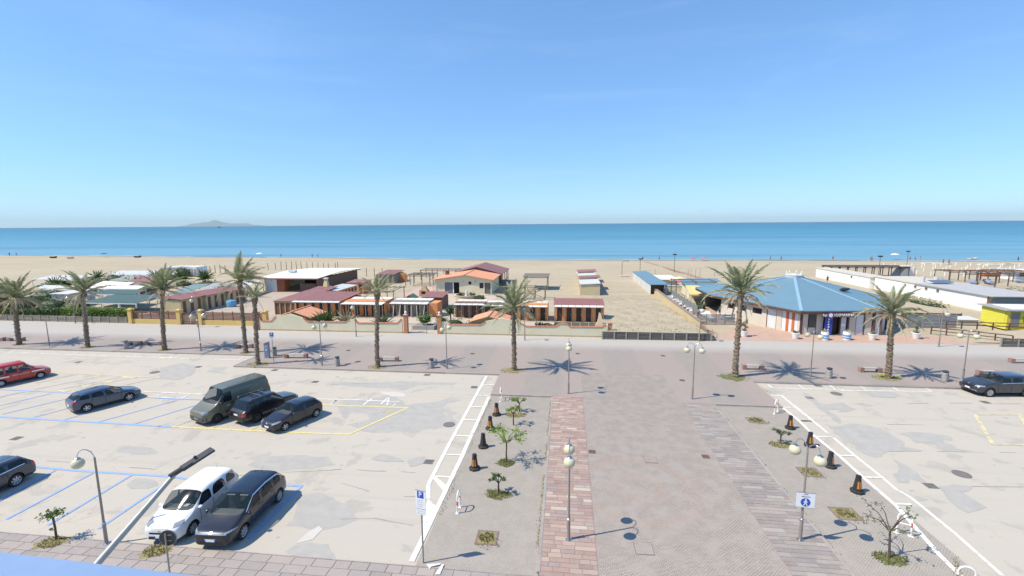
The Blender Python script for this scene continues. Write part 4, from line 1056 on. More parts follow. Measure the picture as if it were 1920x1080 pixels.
# benches: two clay blocks and a pale plank -----------------------------------
blockm = M('bench_block', (0.30, 0.185, 0.155), .9, .2, 5); plankm = M('bench_plank', (0.42, 0.39, 0.36), .8, .15, 4)
for (a, b, lab) in (((535.5, 671), (575.6, 671), 'bench right of the blue parking meter'), ((446, 652), (473, 652), 'bench behind the two middle palms, left of the parking meter'), ((712, 677), (746, 677), 'bench beside the sparse upright palm'), ((243, 647), (265, 647), 'bench left of its pair behind the litter bin by the third palm'), ((276, 647), (303, 647), 'bench touching the third palm, right one of its pair'), ((-18, 639), (8, 639), 'bench at the left edge of the picture'), ((18.5, 639), (44.5, 639), 'bench behind the leftmost palm trunk'), ((1393, 692), (1430, 693), 'bench right of the large drooping palm'), ((1612, 697), (1650, 698), 'bench left of the pale palm trunk with flowers'), ((1833, 703), (1872, 704), 'bench behind the bonnet of the dark car on the right'), ((1894, 680), (1934, 681), 'bench at the right edge of the picture')):
    A = GP(*a); B = GP(*b); c = (A + B) / 2; L = (B - A).length; th = thing('bench', lab, 'bench', c, math.atan2((B - A).y, (B - A).x), 'benches on the promenade')
    for s in (-1, 1):
        mb = MB(); mb.box((s * (L / 2 - .1), 0, .22), (.34, .42, .44)); part('block', mb, blockm, th)
    for k in (-1, 1):
        mb = MB(); mb.box((0, k * .105, .4), (L - .56, .19, .06)); part('plank', mb, plankm, th)
# litter bins
binm = M('bin_stone', (0.33, 0.315, 0.29), .85, .25, 6, 25)
for px, lab in (((237, 654), 'litter bin left of the benches by the third palm'), ((515, 667), 'litter bin behind the far parking sign'), ((633, 686), 'litter bin right of the lamp at the left cream wall'), ((809, 690), 'litter bin beside the lamp at the gateway'), ((1554, 709), 'litter bin in the palm shade before the pavilion'), ((1771, 715), 'litter bin near the lamp by the dark estate car')):
    th = thing('litter_bin', 'grey cylindrical ' + lab, 'litter bin', GP(*px), rnd.uniform(0, 3), 'litter bins on the promenade')
    mb = MB(); mb.lathe([(.21, 0), (.235, .03), (.235, .75), (.21, .78)], 16); part('body', mb, binm, th, smooth=True)
    mb = MB(); mb.lathe([(.20, .95), (.24, .92), (.24, .88), (.05, .88)], 16); part('lid', mb, dark_metal, th, smooth=True)
    mb = MB()
    for k in range(3): a = k * 2.094; mb.box((.2 * math.cos(a), .2 * math.sin(a), .83), (.03, .03, .12), a)
    part('lid_post', mb, dark_metal, th)
    for z in (.15, .6): mb = MB(); mb.lathe([(.236, z), (.243, z + .01), (.243, z + .03), (.236, z + .04)], 16); part('hoop', mb, grey_metal, th)

# black rubber bollards with orange reflectors
ambm = M('amber_reflector', (0.50, 0.19, 0.03), .35, .3, coat=.4); rub = M('black_rubber', (.022, .022, .022), .7, .3)
def bollard(foot, rz, faces, label, tipped=0):
    th = thing('traffic_bollard', label, 'bollard', foot, rz, 'black bollards edging the plaza')
    mb = MB(); mb.lathe([(.33, 0), (.33, .09), (.27, .13), (.2, .14)], 8); part('base', mb, rub, th)
    mb = MB(); mb.lathe([(.215, .12), (.12, .82), (.105, .88), (.06, .92)], 8); part('body', mb, rub, th)
    mb = MB(); mb.lathe([(.121, .84), (.135, .85), (.13, .90), (.11, .91)], 8); part('rim', mb, rub, th)
    for a in faces:
        a = R(a) + PI / 8 * 0; P = []
        for z, hw in ((.24, .05), (.62, .03)):
            rr = (.215 - (z - .12) * .1357) * math.cos(PI / 8) + .006
            for s in (-1, 1): P.append(Vector((rr, s * hw, z)))
        mt = Matrix.Rotation(a, 3, 'Z'); mb = MB()
        P = [mt @ p for p in P]; n = mt @ Vector((.012, 0, 0))
        mb.add([p for p in P] + [p - n * 2 for p in P], [(0, 1, 3, 2), (0, 4, 5, 1), (2, 3, 7, 6), (0, 2, 6, 4), (1, 5, 7, 3)]); part('reflector', mb, ambm, th)
    mb = MB(); mb.tube([(.1, 0, .76), (.16, 0, .80), (.1, 0, .86)], .018, 6); part('loop', mb, rub, th)
pi8 = 22.5
for i, (px, fc) in enumerate((((931, 778), (-67.5, -112.5, 202.5)), ((919, 804), (-67.5, -112.5, 202.5)), ((906, 838), (22.5,)), ((890, 879), (-67.5, -112.5, 202.5)))):
    bollard(B3(*px), 0, fc, ('first black bollard by the left white strip, just below the red and white hoop', 'second black bollard down the left white strip, beside the tallest young tree', 'black bollard without visible orange, third down the left white strip', 'lowest black bollard with orange reflectors on the left white strip')[i])
for i, (px, fc) in enumerate((((1481, 803), (-67.5, -112.5)), ((1518, 836), (-67.5, -112.5)), ((1556, 875), (-67.5,)), ((1607, 922), (-67.5, -112.5)))):
    bollard(B3(*px), 0, fc, ('farthest black bollard by the right white strip, next to the hoop', 'second black bollard down the right white strip', 'third black bollard down the right strip, beside the twin globes', 'lowest black bollard on the right white strip')[i])
# red and white hoops
def hoop(f1, f2, label, H=1.0):
    a = Vector(f1); b = Vector(f2); c = (a + b) / 2; d = b - a; L = max(.5, d.length)
    th = thing('barrier_hoop', label, 'barrier', c, math.atan2(d.y, d.x), 'red and white hoops')
    def pt(u):   # along the bent tube, u 0..1
        s = u * (2 * (H - L / 2) + PI * L / 2)
        if s < H - L / 2: return Vector((-L / 2, 0, s))
        s -= H - L / 2
        if s < PI * L / 2: an = PI - s / (L / 2); return Vector((math.cos(an) * L / 2, 0, H - L / 2 + math.sin(an) * L / 2))
        return Vector((L / 2, 0, max(0, H - L / 2 - (s - PI * L / 2))))
    n = 11
    for k in range(n):
        mb = MB(); m_ = 4
        mb.tube([pt((k + j / m_) / n) for j in range(m_ + 1)], .033, 8)
        part('red_band' if k in (2, 8) else 'tube_section', mb, red_paint if k in (2, 8) else white_paint, th, smooth=True)
    mb = MB(); mb.tube([(-L / 2, 0, H * .5), (L / 2, 0, H * .5)], .026, 8); part('crossbar', mb, white_paint, th, smooth=True)
    mb = MB(); mb.box((-L / 2, 0, .012), (.2, .14, .02)); mb.box((L / 2, 0, .012), (.2, .14, .02)); part('foot_plate', mb, white_paint, th)
hoop(B3(857.7, 962), B3(862.5, 951), 'red and white hoop standing edge-on left of the small dark sapling')
hoop(B3(938, 753), B3(940, 746), 'red and white hoop below the left step by the first bollard')
hoop(B3(1452, 776), B3(1458, 771), 'red and white hoop below the right step by the farthest bollard')
hoop(B3(1688, 1001), B3(1700, 1004), 'red and white hoop behind the straggly tree at lower right', 1.05)
hoop(G(1800, 1108, .03), G(1816, 1112, .03), 'red and white hoop cut by the bottom edge at lower right', 1.05)

# gratings, covers -------------------------------------------------------------
rustm = M('rust_iron', (0.16, 0.095, 0.075), .85, .3, 6, 30); ironm = M('grey_iron', (0.16, 0.15, 0.145), .8, .25, 5, 30)
def grate(px, z, w, d, label, m=rustm, slots=3, rz=0):
    c = G(px[0], px[1], z); th = thing('drain_grate', label, 'drain', c, rz, 'iron drain grates')
    mb = MB(); mb.bx(-w / 2, w / 2, -d / 2, -d / 2 + .04, -.02, .014); mb.bx(-w / 2, w / 2, d / 2 - .04, d / 2, -.02, .014); mb.bx(-w / 2, -w / 2 + .04, -d / 2 + .04, d / 2 - .04, -.02, .014); mb.bx(w / 2 - .04, w / 2, -d / 2 + .04, d / 2 - .04, -.02, .014); part('frame', mb, m, th)
    mb = MB(); mb.bx(-w / 2 + .04, w / 2 - .04, -d / 2 + .04, d / 2 - .04, -.02, .004); part('shaft', mb, blackish if slots else m, th)
    for k in range(slots * 2):
        x = -w / 2 + .04 + (w - .08) * (k + .5) / (slots * 2); mb = MB(); mb.bx(x - (w - .08) / (slots * 5.2), x + (w - .08) / (slots * 5.2), -d / 2 + .04, d / 2 - .04, -.01, .010); part('bar', mb, m, th)
def cover(px, z, r, label, m=ironm):
    c = G(px[0], px[1], z); th = thing('manhole_cover', label, 'manhole cover', c, 0, 'round manhole covers')
    mb = MB(); mb.lathe([(r, -.02), (r, .018), (r - .05, .018)], 20); part('ring', mb, m, th)
    mb = MB(); mb.lathe([(r - .06, -.02), (r - .06, .014)], 20); part('lid', mb, m, th)
for px, lab in (((1110, 847), 'rusty drain grate beside the pink path'), ((1323, 856), 'rusty drain grate beside the grey path'), ((1243, 667), 'drain grate on the promenade right of the centre'), ((1083, 663), 'drain grate behind the palm shadow'), ((886, 663), 'drain grate left of the round palm'), ((653, 657), 'drain grate on the promenade by the left cream wall'), ((1279, 713), 'drain grate left of the lamp by the right step')):
    grate(px, PAVE_Z + .01, .42, .42, lab)
for px, lab in (((804, 866), 'rusty drain grate by the near end of the left white strip'), ((889, 726), 'drain grate by the far end of the left white strip'), ((591, 716), 'drain grate in the car park above the small black hatchback'), ((801, 703), 'drain grate at the kerb below the gateway lamp'), ((372, 688), 'drain grate at the corner of the kerb'), ((147, 679), 'drain grate behind the grey-blue hatchback'), ((31, 822), 'drain grate at the left edge of the car park'), ((515, 694), 'drain grate at the kerb below the parking meter'), ((1745, 911), 'drain grate in the right car park near the bollards'), ((1518, 746), 'drain grate at the far end of the right strip'), ((1534, 723), 'drain grate at the kerb below the large palm shadow'), ((1793, 728), 'drain grate at the kerb before the dark estate car'), ((1847, 754), 'drain grate below the dark estate car')):
    grate(px, .004, .55, .5, lab, ironm)
for px, lab in (((290, 698), 'manhole cover above the grey-blue hatchback'), ((842, 796), 'manhole cover in the grey worn patch'), ((1803, 889), 'manhole cover in the right car park'), ((1568, 738), 'manhole cover beside the right strip')): cover(px, .012, .42, lab)
for px, w, lab in (((1220, 862), .75, 'square inspection cover in the middle of the plaza cobbles'), ((1207, 1028), .8, 'square inspection cover at the near end of the plaza')):
    c = G(px[0], px[1], PAVE_Z + .01); th = thing('inspection_cover', lab, 'manhole cover', c)
    mb = MB(); mb.bx(-w / 2, w / 2, -w / 2, w / 2, -.02, .010); part('frame', mb, M('cover_joint', (.19, .17, .155), .9, .2), th)
    mb = MB(); mb.bx(-w / 2 + .03, w / 2 - .03, -w / 2 + .03, w / 2 - .03, -.02, .014); part('infill', mb, cobm, th)
# faded marks on the corner pavement
for q in ([(415, 1000), (525, 993), (520, 1003), (450, 1020), (440, 1040)], [(530, 1003), (552, 1000), (520, 1080), (480, 1080)]):
    sheet(sidew, z2(ZH, q), .078, wlm2, 'white_mark', False)
# ================================================================== CARS
def paint(name, col, metal=0.35, coat=0.9, rough=0.35):
    return M(name, col, rough, 0.06, 0.8, 40, metal=metal, coat=coat)
def car_glass(name, tint, alpha):
    m, nt, ns, ls, b = _nodes(name)
    b.inputs['Base Color'].default_value = (*tint, 1); b.inputs['Roughness'].default_value = 0.03; b.inputs['Alpha'].default_value = alpha
    b.inputs['Specular IOR Level'].default_value = 0.7
    return m
glassm = car_glass('car_glass', (0.02, 0.028, 0.034), 0.52)
screenm = car_glass('windscreen_glass', (0.03, 0.05, 0.055), 0.34)
tyrem = M('tyre_rubber', (0.016, 0.016, 0.016), .85, .25, 6); rimm = M('alloy_rim', (0.52, 0.53, 0.54), .35, .08, metal=.6)
trimm = M('black_trim', (0.015, 0.015, 0.016), .55, .2); lampm = M('headlamp', (0.24, 0.27, 0.29), .10, .35, 9, coat=.9); tailm = M('tail_lamp', (0.42, 0.015, 0.012), .2, .15, 9, coat=.7)
seatm = M('car_seat', (0.05, 0.05, 0.052), .9, .2); dashm = M('dashboard', (0.15, 0.15, 0.15), .8, .15); platem = M('number_plate', (0.74, 0.75, 0.76), .5, .04); seam = M('panel_gap', (0.006, 0.006, 0.006), .9, .1)
chrome = M('chrome_trim', (.75, .76, .78), .15, .05, metal=.9)
WHEELS = {}
def wheel_parts(r, w, spokes, rimcol, key):
    if key in WHEELS: return WHEELS[key]
    rr = r * 0.68
    t = MB(); t.lathe([(rr, -w / 2), (r * .93, -w / 2), (r, -w * .36), (r, w * .36), (r * .93, w / 2), (rr, w / 2), (rr * .97, w * .3)], 24, (0, 0, 0), 0, 'Y', False)
    g = MB(); g.lathe([(rr, w * .46), (rr * .9, w * .40), (rr * .86, w * .2)], 24, (0, 0, 0), 0, 'Y', False)
    g.lathe([(rr * .86, w * .12), (rr * .1, w * .12)], 24, (0, 0, 0), 1, 'Y', False)
    for i in range(spokes):
        a = 2 * PI * i / spokes; d = Vector((math.cos(a), 0, math.sin(a))); n = Vector((-math.sin(a), 0, math.cos(a)))
        hw0, hw1 = rr * .17, rr * .12
        p = [d * rr * .12 - n * hw0, d * rr * .12 + n * hw0, d * rr * .9 + n * hw1, d * rr * .9 - n * hw1]; o0 = Vector((0, w * .42, 0)); o1 = Vector((0, w * .2, 0))
        g.add([q + o0 for q in p] + [q + o1 for q in p], [(0, 1, 2, 3), (0, 4, 5, 1), (1, 5, 6, 2), (2, 6, 7, 3), (3, 7, 4, 0)])
    g.lathe([(rr * .2, w * .2), (rr * .2, w * .45), (1e-6, w * .46)], 12, (0, 0, 0), 0, 'Y')
    WHEELS[key] = (t.mesh('wheel', tyrem, True), g.mesh('rim', [rimcol, trimm], False)); return WHEELS[key]

def build_car(name, label, cat, pos, heading, s):
    """s: dict of measures; local +x is forward, origin under the middle of the wheelbase"""
    th = thing(name, label, cat, (pos.x, pos.y, 0.0), math.atan2(heading.y, heading.x), 'parked cars')
    W2 = s['W'] / 2 * 1.02; H = s['H'] + .035; wb = s['wb']; xf = wb / 2 + s['fo'] + .03; xb = -(wb / 2 + s['ro'] + .03)
    zl = s.get('zl', .24); nh = s['nh']; hh = s['hh']; zbF, zbR = s['belt']; xc, xw, xr, xg = s['xc'], s['xw'], s['xr'], s['xg']; zg = s['zg']
    wt = s.get('wt', .78) * W2; zm = s.get('zm', .62)
    ST = []
    def hood(x, z, wk, zlow, drop=.07):
        w = W2 * wk
        ST.append([(x, 0, zlow), (x, w * .86, zlow), (x, w * .97, zlow + .10), (x, w, min(zm, z - .16)), (x, w * .965, z - drop), (x, w * .88, z - drop * .25), (x, w * .5, z), (x, 0, z + .012)])
    def cab(xb_, xt_, zb, zt, wk=1.0, wtop=None, zlow=None):
        w = W2 * wk; wtp = (wtop or wt); zw = zt - s.get('rail', .11)
        xm = xb_ + (xt_ - xb_) * .9
        ST.append([(xb_, 0, zlow or zl), (xb_, w * .88, zlow or zl), (xb_, w * .985, (zlow or zl) + .1), (xb_, w, zm), (xb_, w * .97, zb), (xm, wtp + .035, zw), (xt_, wtp - .09, zt - .02), (xt_, 0, zt)])
    hood(xf, nh - .13, .74, zl + .06, .12); hood(xf - .10, nh - .03, .88, zl - .01, .10); hood(xf - .38, nh + .03, .97, zl, .08)
    hood((xf - .38 + xc) / 2, (nh + hh) / 2 + .035, 1.0, zl); 
    i0 = len(ST); ST.append([(xc, 0, zl), (xc, W2 * .88, zl), (xc, W2 * .985, zl + .1), (xc, W2, zm), (xc, W2 * .97, zbF), (xc - .02, W2 * .90, hh + .02), (xc + .06, W2 * .5, hh + .03), (xc + .10, 0, hh + .035)])
    wins = []
    iA = len(ST); cab(xc - s.get('pil', .10), xw, zbF + .01, H - .035)
    xs = s['pillars']       # belt x / top x of every pillar edge, with the pane that ends there
    for k, (pb, pt) in enumerate(xs):
        f = (xc - pb) / (xc - xg); zb = zbF + (zbR - zbF) * f; q = (xw - pt) / (xw - xr)
        cab(pb, pt, zb, H - .035 * (1 - min(1, q * 2.5)) - s.get('tail_drop', .05) * max(0, q - .35) ** 2 * 2.2)
        wins.append(len(ST) - 2)
    iR = len(ST); cab(s.get('xrb', xr - .05), xr, zbR, H - s.get('tail_drop', .05), .985)
    iG = len(ST); w = W2 * .96
    ST.append([(xg, 0, zl), (xg, w * .86, zl), (xg, w * .97, zl + .1), (xg, w, zm), (xg, w * .965, min(zbR, zg - .03)), (xg, w * .86, zg), (xg, w * .5, zg + .02), (xg, 0, zg + .025)])
    w = W2 * .93; zt = min(zg - .02, s.get('ze', zg - .1))
    ST.append([(xb + .03, 0, zl + .02), (xb + .03, w * .85, zl + .02), (xb + .03, w * .96, zl + .12), (xb, w * .97, zm), (xb + .01, w * .92, zt - .08), (xb + .02, w * .82, zt - .01), (xb + .02, w * .5, zt), (xb + .02, 0, zt + .005)])
    N = 14; verts = []
    for st in ST:
        L_ = [Vector(p) for p in st]; full = L_ + [Vector((p.x, -p.y, p.z)) for p in reversed(L_[1:-1])]
        verts += full
    bm = bmesh.new(); bv = [bm.verts.new(v) for v in verts]; cl = bm.edges.layers.float.new('crease_edge')
    names = ['body', 'windscreen', 'rear_window', 'wheel_arch', 'lower_trim']
    mats = [s['paint'], screenm, s.get('rearglass', glassm), trimm, trimm if s.get('cladding') else s['paint']]
    pane = s['panes']       # for each pillar gap: True = glass
    for i in range(len(ST) - 1):
        for j in range(N):
            j2 = (j + 1) % N; f = bm.faces.new((bv[i * N + j], bv[(i + 1) * N + j], bv[(i + 1) * N + j2], bv[i * N + j2])); f.smooth = True
            row = j if j < 7 else 13 - j; mi = 0
            if i == i0 and row in (5, 6): mi = 1
            if i == iR and row in (5, 6) and s.get('rearwin', True): mi = 2
            if row == 4 and iA <= i < iR and pane[i - iA]:
                nm = 'side_window'; names.append(nm); mats.append(s.get('sideglass', glassm)); mi = len(names) - 1
            if row in (0, 1): mi = 4 if row == 1 else 3
            f.material_index = mi
    def cap(o, flip):
        for k in range(7):
            q = [o + k, o + k + 1, o + (13 - k), o + (14 - k) % 14] if k > 0 else [o, o + 1, o + 13]
            if k == 6: q = [o + 6, o + 7, o + 8]
            if flip: q = list(reversed(q))
            f = bm.faces.new([bv[x] for x in q]); f.smooth = True; f.material_index = 0
    cap(0, False); cap((len(ST) - 1) * N, True)
    bmesh.ops.recalc_face_normals(bm, faces=bm.faces)
    for e in bm.edges:
        fs = e.link_faces
        if len(fs) == 2 and fs[0].material_index != fs[1].material_index: e[cl] = .75 if max(f.material_index for f in fs) not in (3, 4) else .4
        i1, i2 = e.verts[0].index, e.verts[1].index
    bm.verts.index_update()
    for e in bm.edges:
        a, b = e.verts[0].index, e.verts[1].index
        if s.get('boxy', 0) > .5 and a // N == b // N == iR and a % N in (5, 6, 7, 8, 9) and b % N in (5, 6, 7, 8, 9): e[cl] = .8
    for e in bm.edges:
        a, b = e.verts[0].index, e.verts[1].index
        if a // N == b // N and a // N in (0, len(ST) - 1): e[cl] = max(e[cl], s.get('endcrease', .45))
        if a // N == b // N and a // N in (iG,): e[cl] = max(e[cl], .35)
        ra, rb = a % N, b % N
        if ra == rb and ra in (4, 10): e[cl] = max(e[cl], .45)
        if ra == rb and ra in (2, 12): e[cl] = max(e[cl], .5)
        if s.get('boxy') and ra == rb and ra in (6, 8, 5, 9) and a // N >= iA and b // N >= iA: e[cl] = max(e[cl], s['boxy'])
    me = bpy.data.meshes.new('tmp_body'); bm.to_mesh(me); bm.free()
    for m in mats: me.materials.append(m)
    ob = bpy.data.objects.new('tmp_body', me); COL.objects.link(ob)
    sub = ob.modifiers.new('s', 'SUBSURF'); sub.levels = 2; sub.render_levels = 2
    r = s.get('r', .31); cut = MB()
    for x in (wb / 2, -wb / 2):
        for sd_ in (-1, 1):
            cut.lathe([(r + s.get('gap', .06), -.2), (r + s.get('gap', .06), .2)], 28, (x, sd_ * (W2 - .04), r), 3, 'Y')
    cme = bpy.data.meshes.new('tmp_cut'); cme.from_pydata(cut.v, [], cut.f)
    for m in mats: cme.materials.append(m)
    cme.polygons.foreach_set('material_index', [3] * len(cme.polygons))
    co = bpy.data.objects.new('tmp_cut', cme); COL.objects.link(co)
    bo = ob.modifiers.new('b', 'BOOLEAN'); bo.operation = 'DIFFERENCE'; bo.object = co; bo.solver = 'EXACT'
    try: bo.material_mode = 'INDEX'
    except Exception: pass
    dg = bpy.context.evaluated_depsgraph_get(); full = bpy.data.meshes.new_from_object(ob.evaluated_get(dg))
    bpy.data.objects.remove(ob); bpy.data.objects.remove(co)
    V = [v.co.copy() for v in full.vertices]; P = [tuple(p.vertices) for p in full.polygons]; MI = [p.material_index for p in full.polygons]
    bvh = BVHTree.FromPolygons(V, P)
    for idx in sorted(set(MI)):
        fs = [p for p, m in zip(P, MI) if m == idx]; used = sorted({v for f in fs for v in f}); mp = {v: i for i, v in enumerate(used)}
        q = MB(); q.add([V[v] for v in used], [tuple(mp[v] for v in f) for f in fs])
        pm = q.mesh(names[idx], mats[idx], True); link(names[idx], pm, th)
    bpy.data.meshes.remove(full)
    def decal(nm, quad, d, mat, off=.006, nu=6, nv=4, label=None):
        d = Vector(d).normalized(); q = [Vector(p) for p in quad]; mb = MB(); rows = []
        for a in range(nv + 1):
            row = []
            for b in range(nu + 1):
                u, v = b / nu, a / nv
                p = (q[0] * (1 - u) + q[1] * u) * (1 - v) + (q[3] * (1 - u) + q[2] * u) * v
                h = bvh.ray_cast(p - d * 2.5, d, 5.0)
                row.append(None if h[0] is None else h[0] + h[1] * off)
            rows.append(row)
        for a in range(nv):
            for b in range(nu):
                c = [rows[a][b], rows[a][b + 1], rows[a + 1][b + 1], rows[a + 1][b]]
                if None in c: continue
                if max((x - y).length for x in c for y in c) > .6: continue
                mb.add(c, [(0, 1, 2, 3)])
        if mb.f: part(nm, mb, mat, th, label, True)
    for sd_ in (-1, 1):
        S = lambda x, z: (x, sd_ * W2 * .8, z)
        dr = (0, -sd_, 0)
        # lights
        for nm, pts, mt in (('headlight', s['head'], lampm), ('tail_light', s['tail'], tailm)):
            front = nm == 'headlight'
            dd = (-1 if front else 1, -sd_ * s.get('lamp_yaw', .55), -.15)
            q = [(x, sd_ * y, z) for x, y, z in pts]; decal(nm, q, dd, mt, .008, 8, 4)
        for xs_ in s['seams']:
            decal('door_gap', [S(xs_[0] - .012, zl + .16), S(xs_[0] + .012, zl + .16), S(xs_[1] + .012, zbF), S(xs_[1] - .012, zbF)], dr, seam, .003, 1, 10)
        for hx in s['handles']:
            f = (xc - hx) / (xc - xg); z = zbF + (zbR - zbF) * f - .10
            decal('door_handle', [S(hx - .10, z - .02), S(hx + .10, z - .02), S(hx + .10, z + .02), S(hx - .10, z + .02)], dr, s.get('handlemat', s['paint']), .03, 3, 1)
        mb = MB(); mx, mz = xc - .28, zbF + .07; mb.sphere((mx, sd_ * (W2 + .07), mz), .1, 10, 7, sz=.75); mb.beam((mx + .02, sd_ * (W2 * .93), mz - .05), (mx, sd_ * (W2 + .02), mz - .02), .05, .04)
        part('wing_mirror', mb, s.get('mirrormat', s['paint']), th, smooth=True)
        for x in (wb / 2, -wb / 2):
            t, g = wheel_parts(r, s.get('tw', .21), s.get('spokes', 5), s.get('rimmat', rimm), (r, s.get('spokes', 5), s.get('rimmat', rimm).name))
            wo_ = link('wheel', t, th, (x, sd_ * (W2 - .125), r)); go = link('rim', g, wo_)
            if sd_ < 0: wo_.rotation_euler.z = PI
        if s.get('stripe'):
            for x0, x1, z0, z1, mt in s['stripe']: decal('side_stripe', [S(x0, z0), S(x1, z0 + s.get('stripe_slope', 0)), S(x1, z1 + s.get('stripe_slope', 0)), S(x0, z1)], dr, mt, .008, 14, 1)
        if s.get('rails'):
            mb = MB(); a, b = s['rails']; y = sd_ * (wt - .05); mb.tube([(a, y, H - .03), (a - .1, y, H + .05), (b + .1, y, H + .05), (b, y, H - .04)], .018, 6); part('roof_rail', mb, s.get('railmat', steel), th)
        if s.get('chromeline'):
            (xa, za), (xe, ze2) = s['chromeline']; decal('chrome_strip', [S(xa, za), S(xe, ze2), S(xe, ze2 + .035), S(xa, za + .035)], dr, chrome, .006, 14, 1)
        if s.get('frame_arch'):
            A_ = s['frame_arch']
            for p0, p1 in zip(A_, A_[1:]): decal('chrome_strip', [S(p0[0], p0[1]), S(p1[0], p1[1]), S(p1[0], p1[1] + .04), S(p0[0], p0[1] + .04)], dr, chrome, .008, 6, 1)
    # front: grille, lower intake, plate, badge;  rear: plate
    gz0, gz1, gw = s['grille']
    decal('grille', [(xf, -gw, gz0), (xf, gw, gz0), (xf, gw * .92, gz1), (xf, -gw * .92, gz1)], (-1, 0, 0), s.get('grillemat', trimm), .006, 8, 3)
    decal('lower_intake', [(xf, -W2 * .62, zl + .07), (xf, W2 * .62, zl + .07), (xf, W2 * .55, zl + .21), (xf, -W2 * .55, zl + .21)], (-1, 0, 0), trimm, .006, 8, 3)
    pz = s.get('platez', zl + .26)
    for x, d_, z in ((xf, -1, pz), (xb, 1, s.get('rplatez', .62))):
        hpt = bvh.ray_cast(Vector((x - d_ * 2, 0, z)), Vector((d_, 0, 0)), 4)
        if hpt[0]:
            mb = MB(); mb.box((hpt[0].x - d_ * .014, 0, z), (.012, .50, .11)); o = part('number_plate', mb, platem, th); mb = MB()
            for y_ in (-.225, .225): mb.box((hpt[0].x - d_ * .018, y_, z), (.012, .05, .108))
            part('blue_band', mb, sign_blue, o)
    if s.get('chromenose'):
        z0, z1, w_ = s['chromenose']; decal('chrome_strip', [(xf, -w_, z0), (xf, w_, z0), (xf, w_, z1), (xf, -w_, z1)], (-1, 0, -.45), chrome, .012, 24, 1)
    decal('badge', [(xf, -.06, gz1 + .02), (xf, .06, gz1 + .02), (xf, .06, gz1 + .11), (xf, -.06, gz1 + .11)], (-1, 0, -.3), chrome, .012, 2, 2)
    # bonnet and tailgate lines
    for sd_ in (-1, 1):
        decal('bonnet_gap', [(xf - .25, sd_ * (W2 * .80), 2), (xf - .25, sd_ * (W2 * .80 + .016), 2), (xc + .05, sd_ * (W2 * .86 + .016), 2), (xc + .05, sd_ * (W2 * .86), 2)], (0, 0, -1), seam, .003, 1, 8)
    decal('wiper', [(xc + .04, -W2 * .62, 2), (xc + .04, W2 * .2, 2), (xc - .01, W2 * .2, 2), (xc - .01, -W2 * .62, 2)], (0, 0, -1), trimm, .015, 8, 1)
    if s.get('rearwin', True):
        decal('tailgate_gap', [(xb, -W2 * .8, zl + .30), (xb, W2 * .8, zl + .30), (xb, W2 * .8, zl + .32), (xb, -W2 * .8, zl + .32)], (1, 0, 0), seam, .004, 8, 1)
    mb = MB(); ax = s.get('aerial', xr + .15); mb.tube([(ax, 0, H - .05), (ax - .18, 0, H + .14)], .006, 4); part('aerial', mb, trimm, th)
    # interior seen through the glass
    mb = MB(); mb.bx(xc - .55, xc - .02, -W2 * .84, W2 * .84, hh - .28, hh - .04); part('dashboard', mb, s.get('dashmat', dashm), th)
    mb = MB(); mb.tube([(xc - .62 + .05 * math.sin(a), W2 * .4 + .17 * math.cos(a), hh - .04 + .17 * math.sin(a)) for a in [k * PI / 6 for k in range(13)]], .015, 5); part('steering_wheel', mb, trimm, th)
    for x in (xc - 1.05, xc - 1.95):
        if x < xg + .45: continue
        for y in (-.37, .37):
            mb = MB(); mb.box((x + .12, y * W2 / .88, .58), (.5, .5, .2)); mb.box((x - .18, y * W2 / .88, .86), (.14, .48, .6), 0, 0, 0, -.2); mb.box((x - .26, y * W2 / .88, 1.22), (.09, .26, .18)); part('seat', mb, seatm, th)
    mb = MB(); mb.bx(xg + .1, xc, -W2 * .9, W2 * .9, zl + .02, zl + .06); part('cabin_floor', mb, seatm, th)
    if s.get('extra'): s['extra'](th, decal, s)
    return th
HS = Vector((0, -1, 0))
def left_of(h): return Vector((-h.y, h.x, 0))
def from_axles(F, Rr, W, visible_left, h=None):
    h = (F - Rr).normalized(); n = left_of(h) * (1 if visible_left else -1)
    return (F + Rr) / 2 - n * (W / 2 - .1), h
def base(**k): return k
# dark people carrier with a chrome window arch
def x_c4(th, decal, s):
    mb = MB()
    for y in (-.32, .32): mb.bx(s['xw'] - .22, s['xw'] + .02, y - .2, y + .2, s['H'] - .16, s['H'] - .13)
    part('sun_visor', mb, M('pale_visor', (.5, .49, .46), .8, .05), th)
S = base(W=1.83, H=1.60, wb=2.785, fo=.88, ro=.76, nh=.88, hh=1.06, belt=(.98, 1.08), xc=1.34, xw=.38, xr=-1.62, xg=-2.0, zg=1.10, pil=.14, paint=paint('blue_black_paint', (.010, .012, .022), .3), pillars=((.05, -.12), (-.02, -.20), (-.95, -1.02), (-1.02, -1.10)), panes=(True, False, True, False, True), r=.335, seams=((.86, .86), (-.02, -.02), (-1.0, -.95)), handles=(-.1 + .25, -.85), head=((2.10, .50, .74), (1.80, .90, .80), (1.72, .90, .86), (2.05, .52, .80)), tail=((-2.05, .55, .92), (-1.95, .92, .92), (-1.9, .9, 1.05), (-2.05, .55, 1.05)), grille=(.70, .78, .62), chromenose=(.775, .81, .70), spokes=7, frame_arch=((1.15, 1.04), (.78, 1.26), (.42, 1.46), (-.6, 1.50), (-1.45, 1.44), (-1.72, 1.28), (-1.60, 1.10)), platez=.52, extra=x_c4, dashmat=M('sunlit_dash', (.16, .17, .165), .8, .1))
p_, h_ = from_axles(G(455.5, 1009), G(521.7, 940.4), 1.83, True)
build_car('people_carrier', 'blue-black people carrier with a chrome window arch, parked right beside the white car', 'car', p_, h_, S)
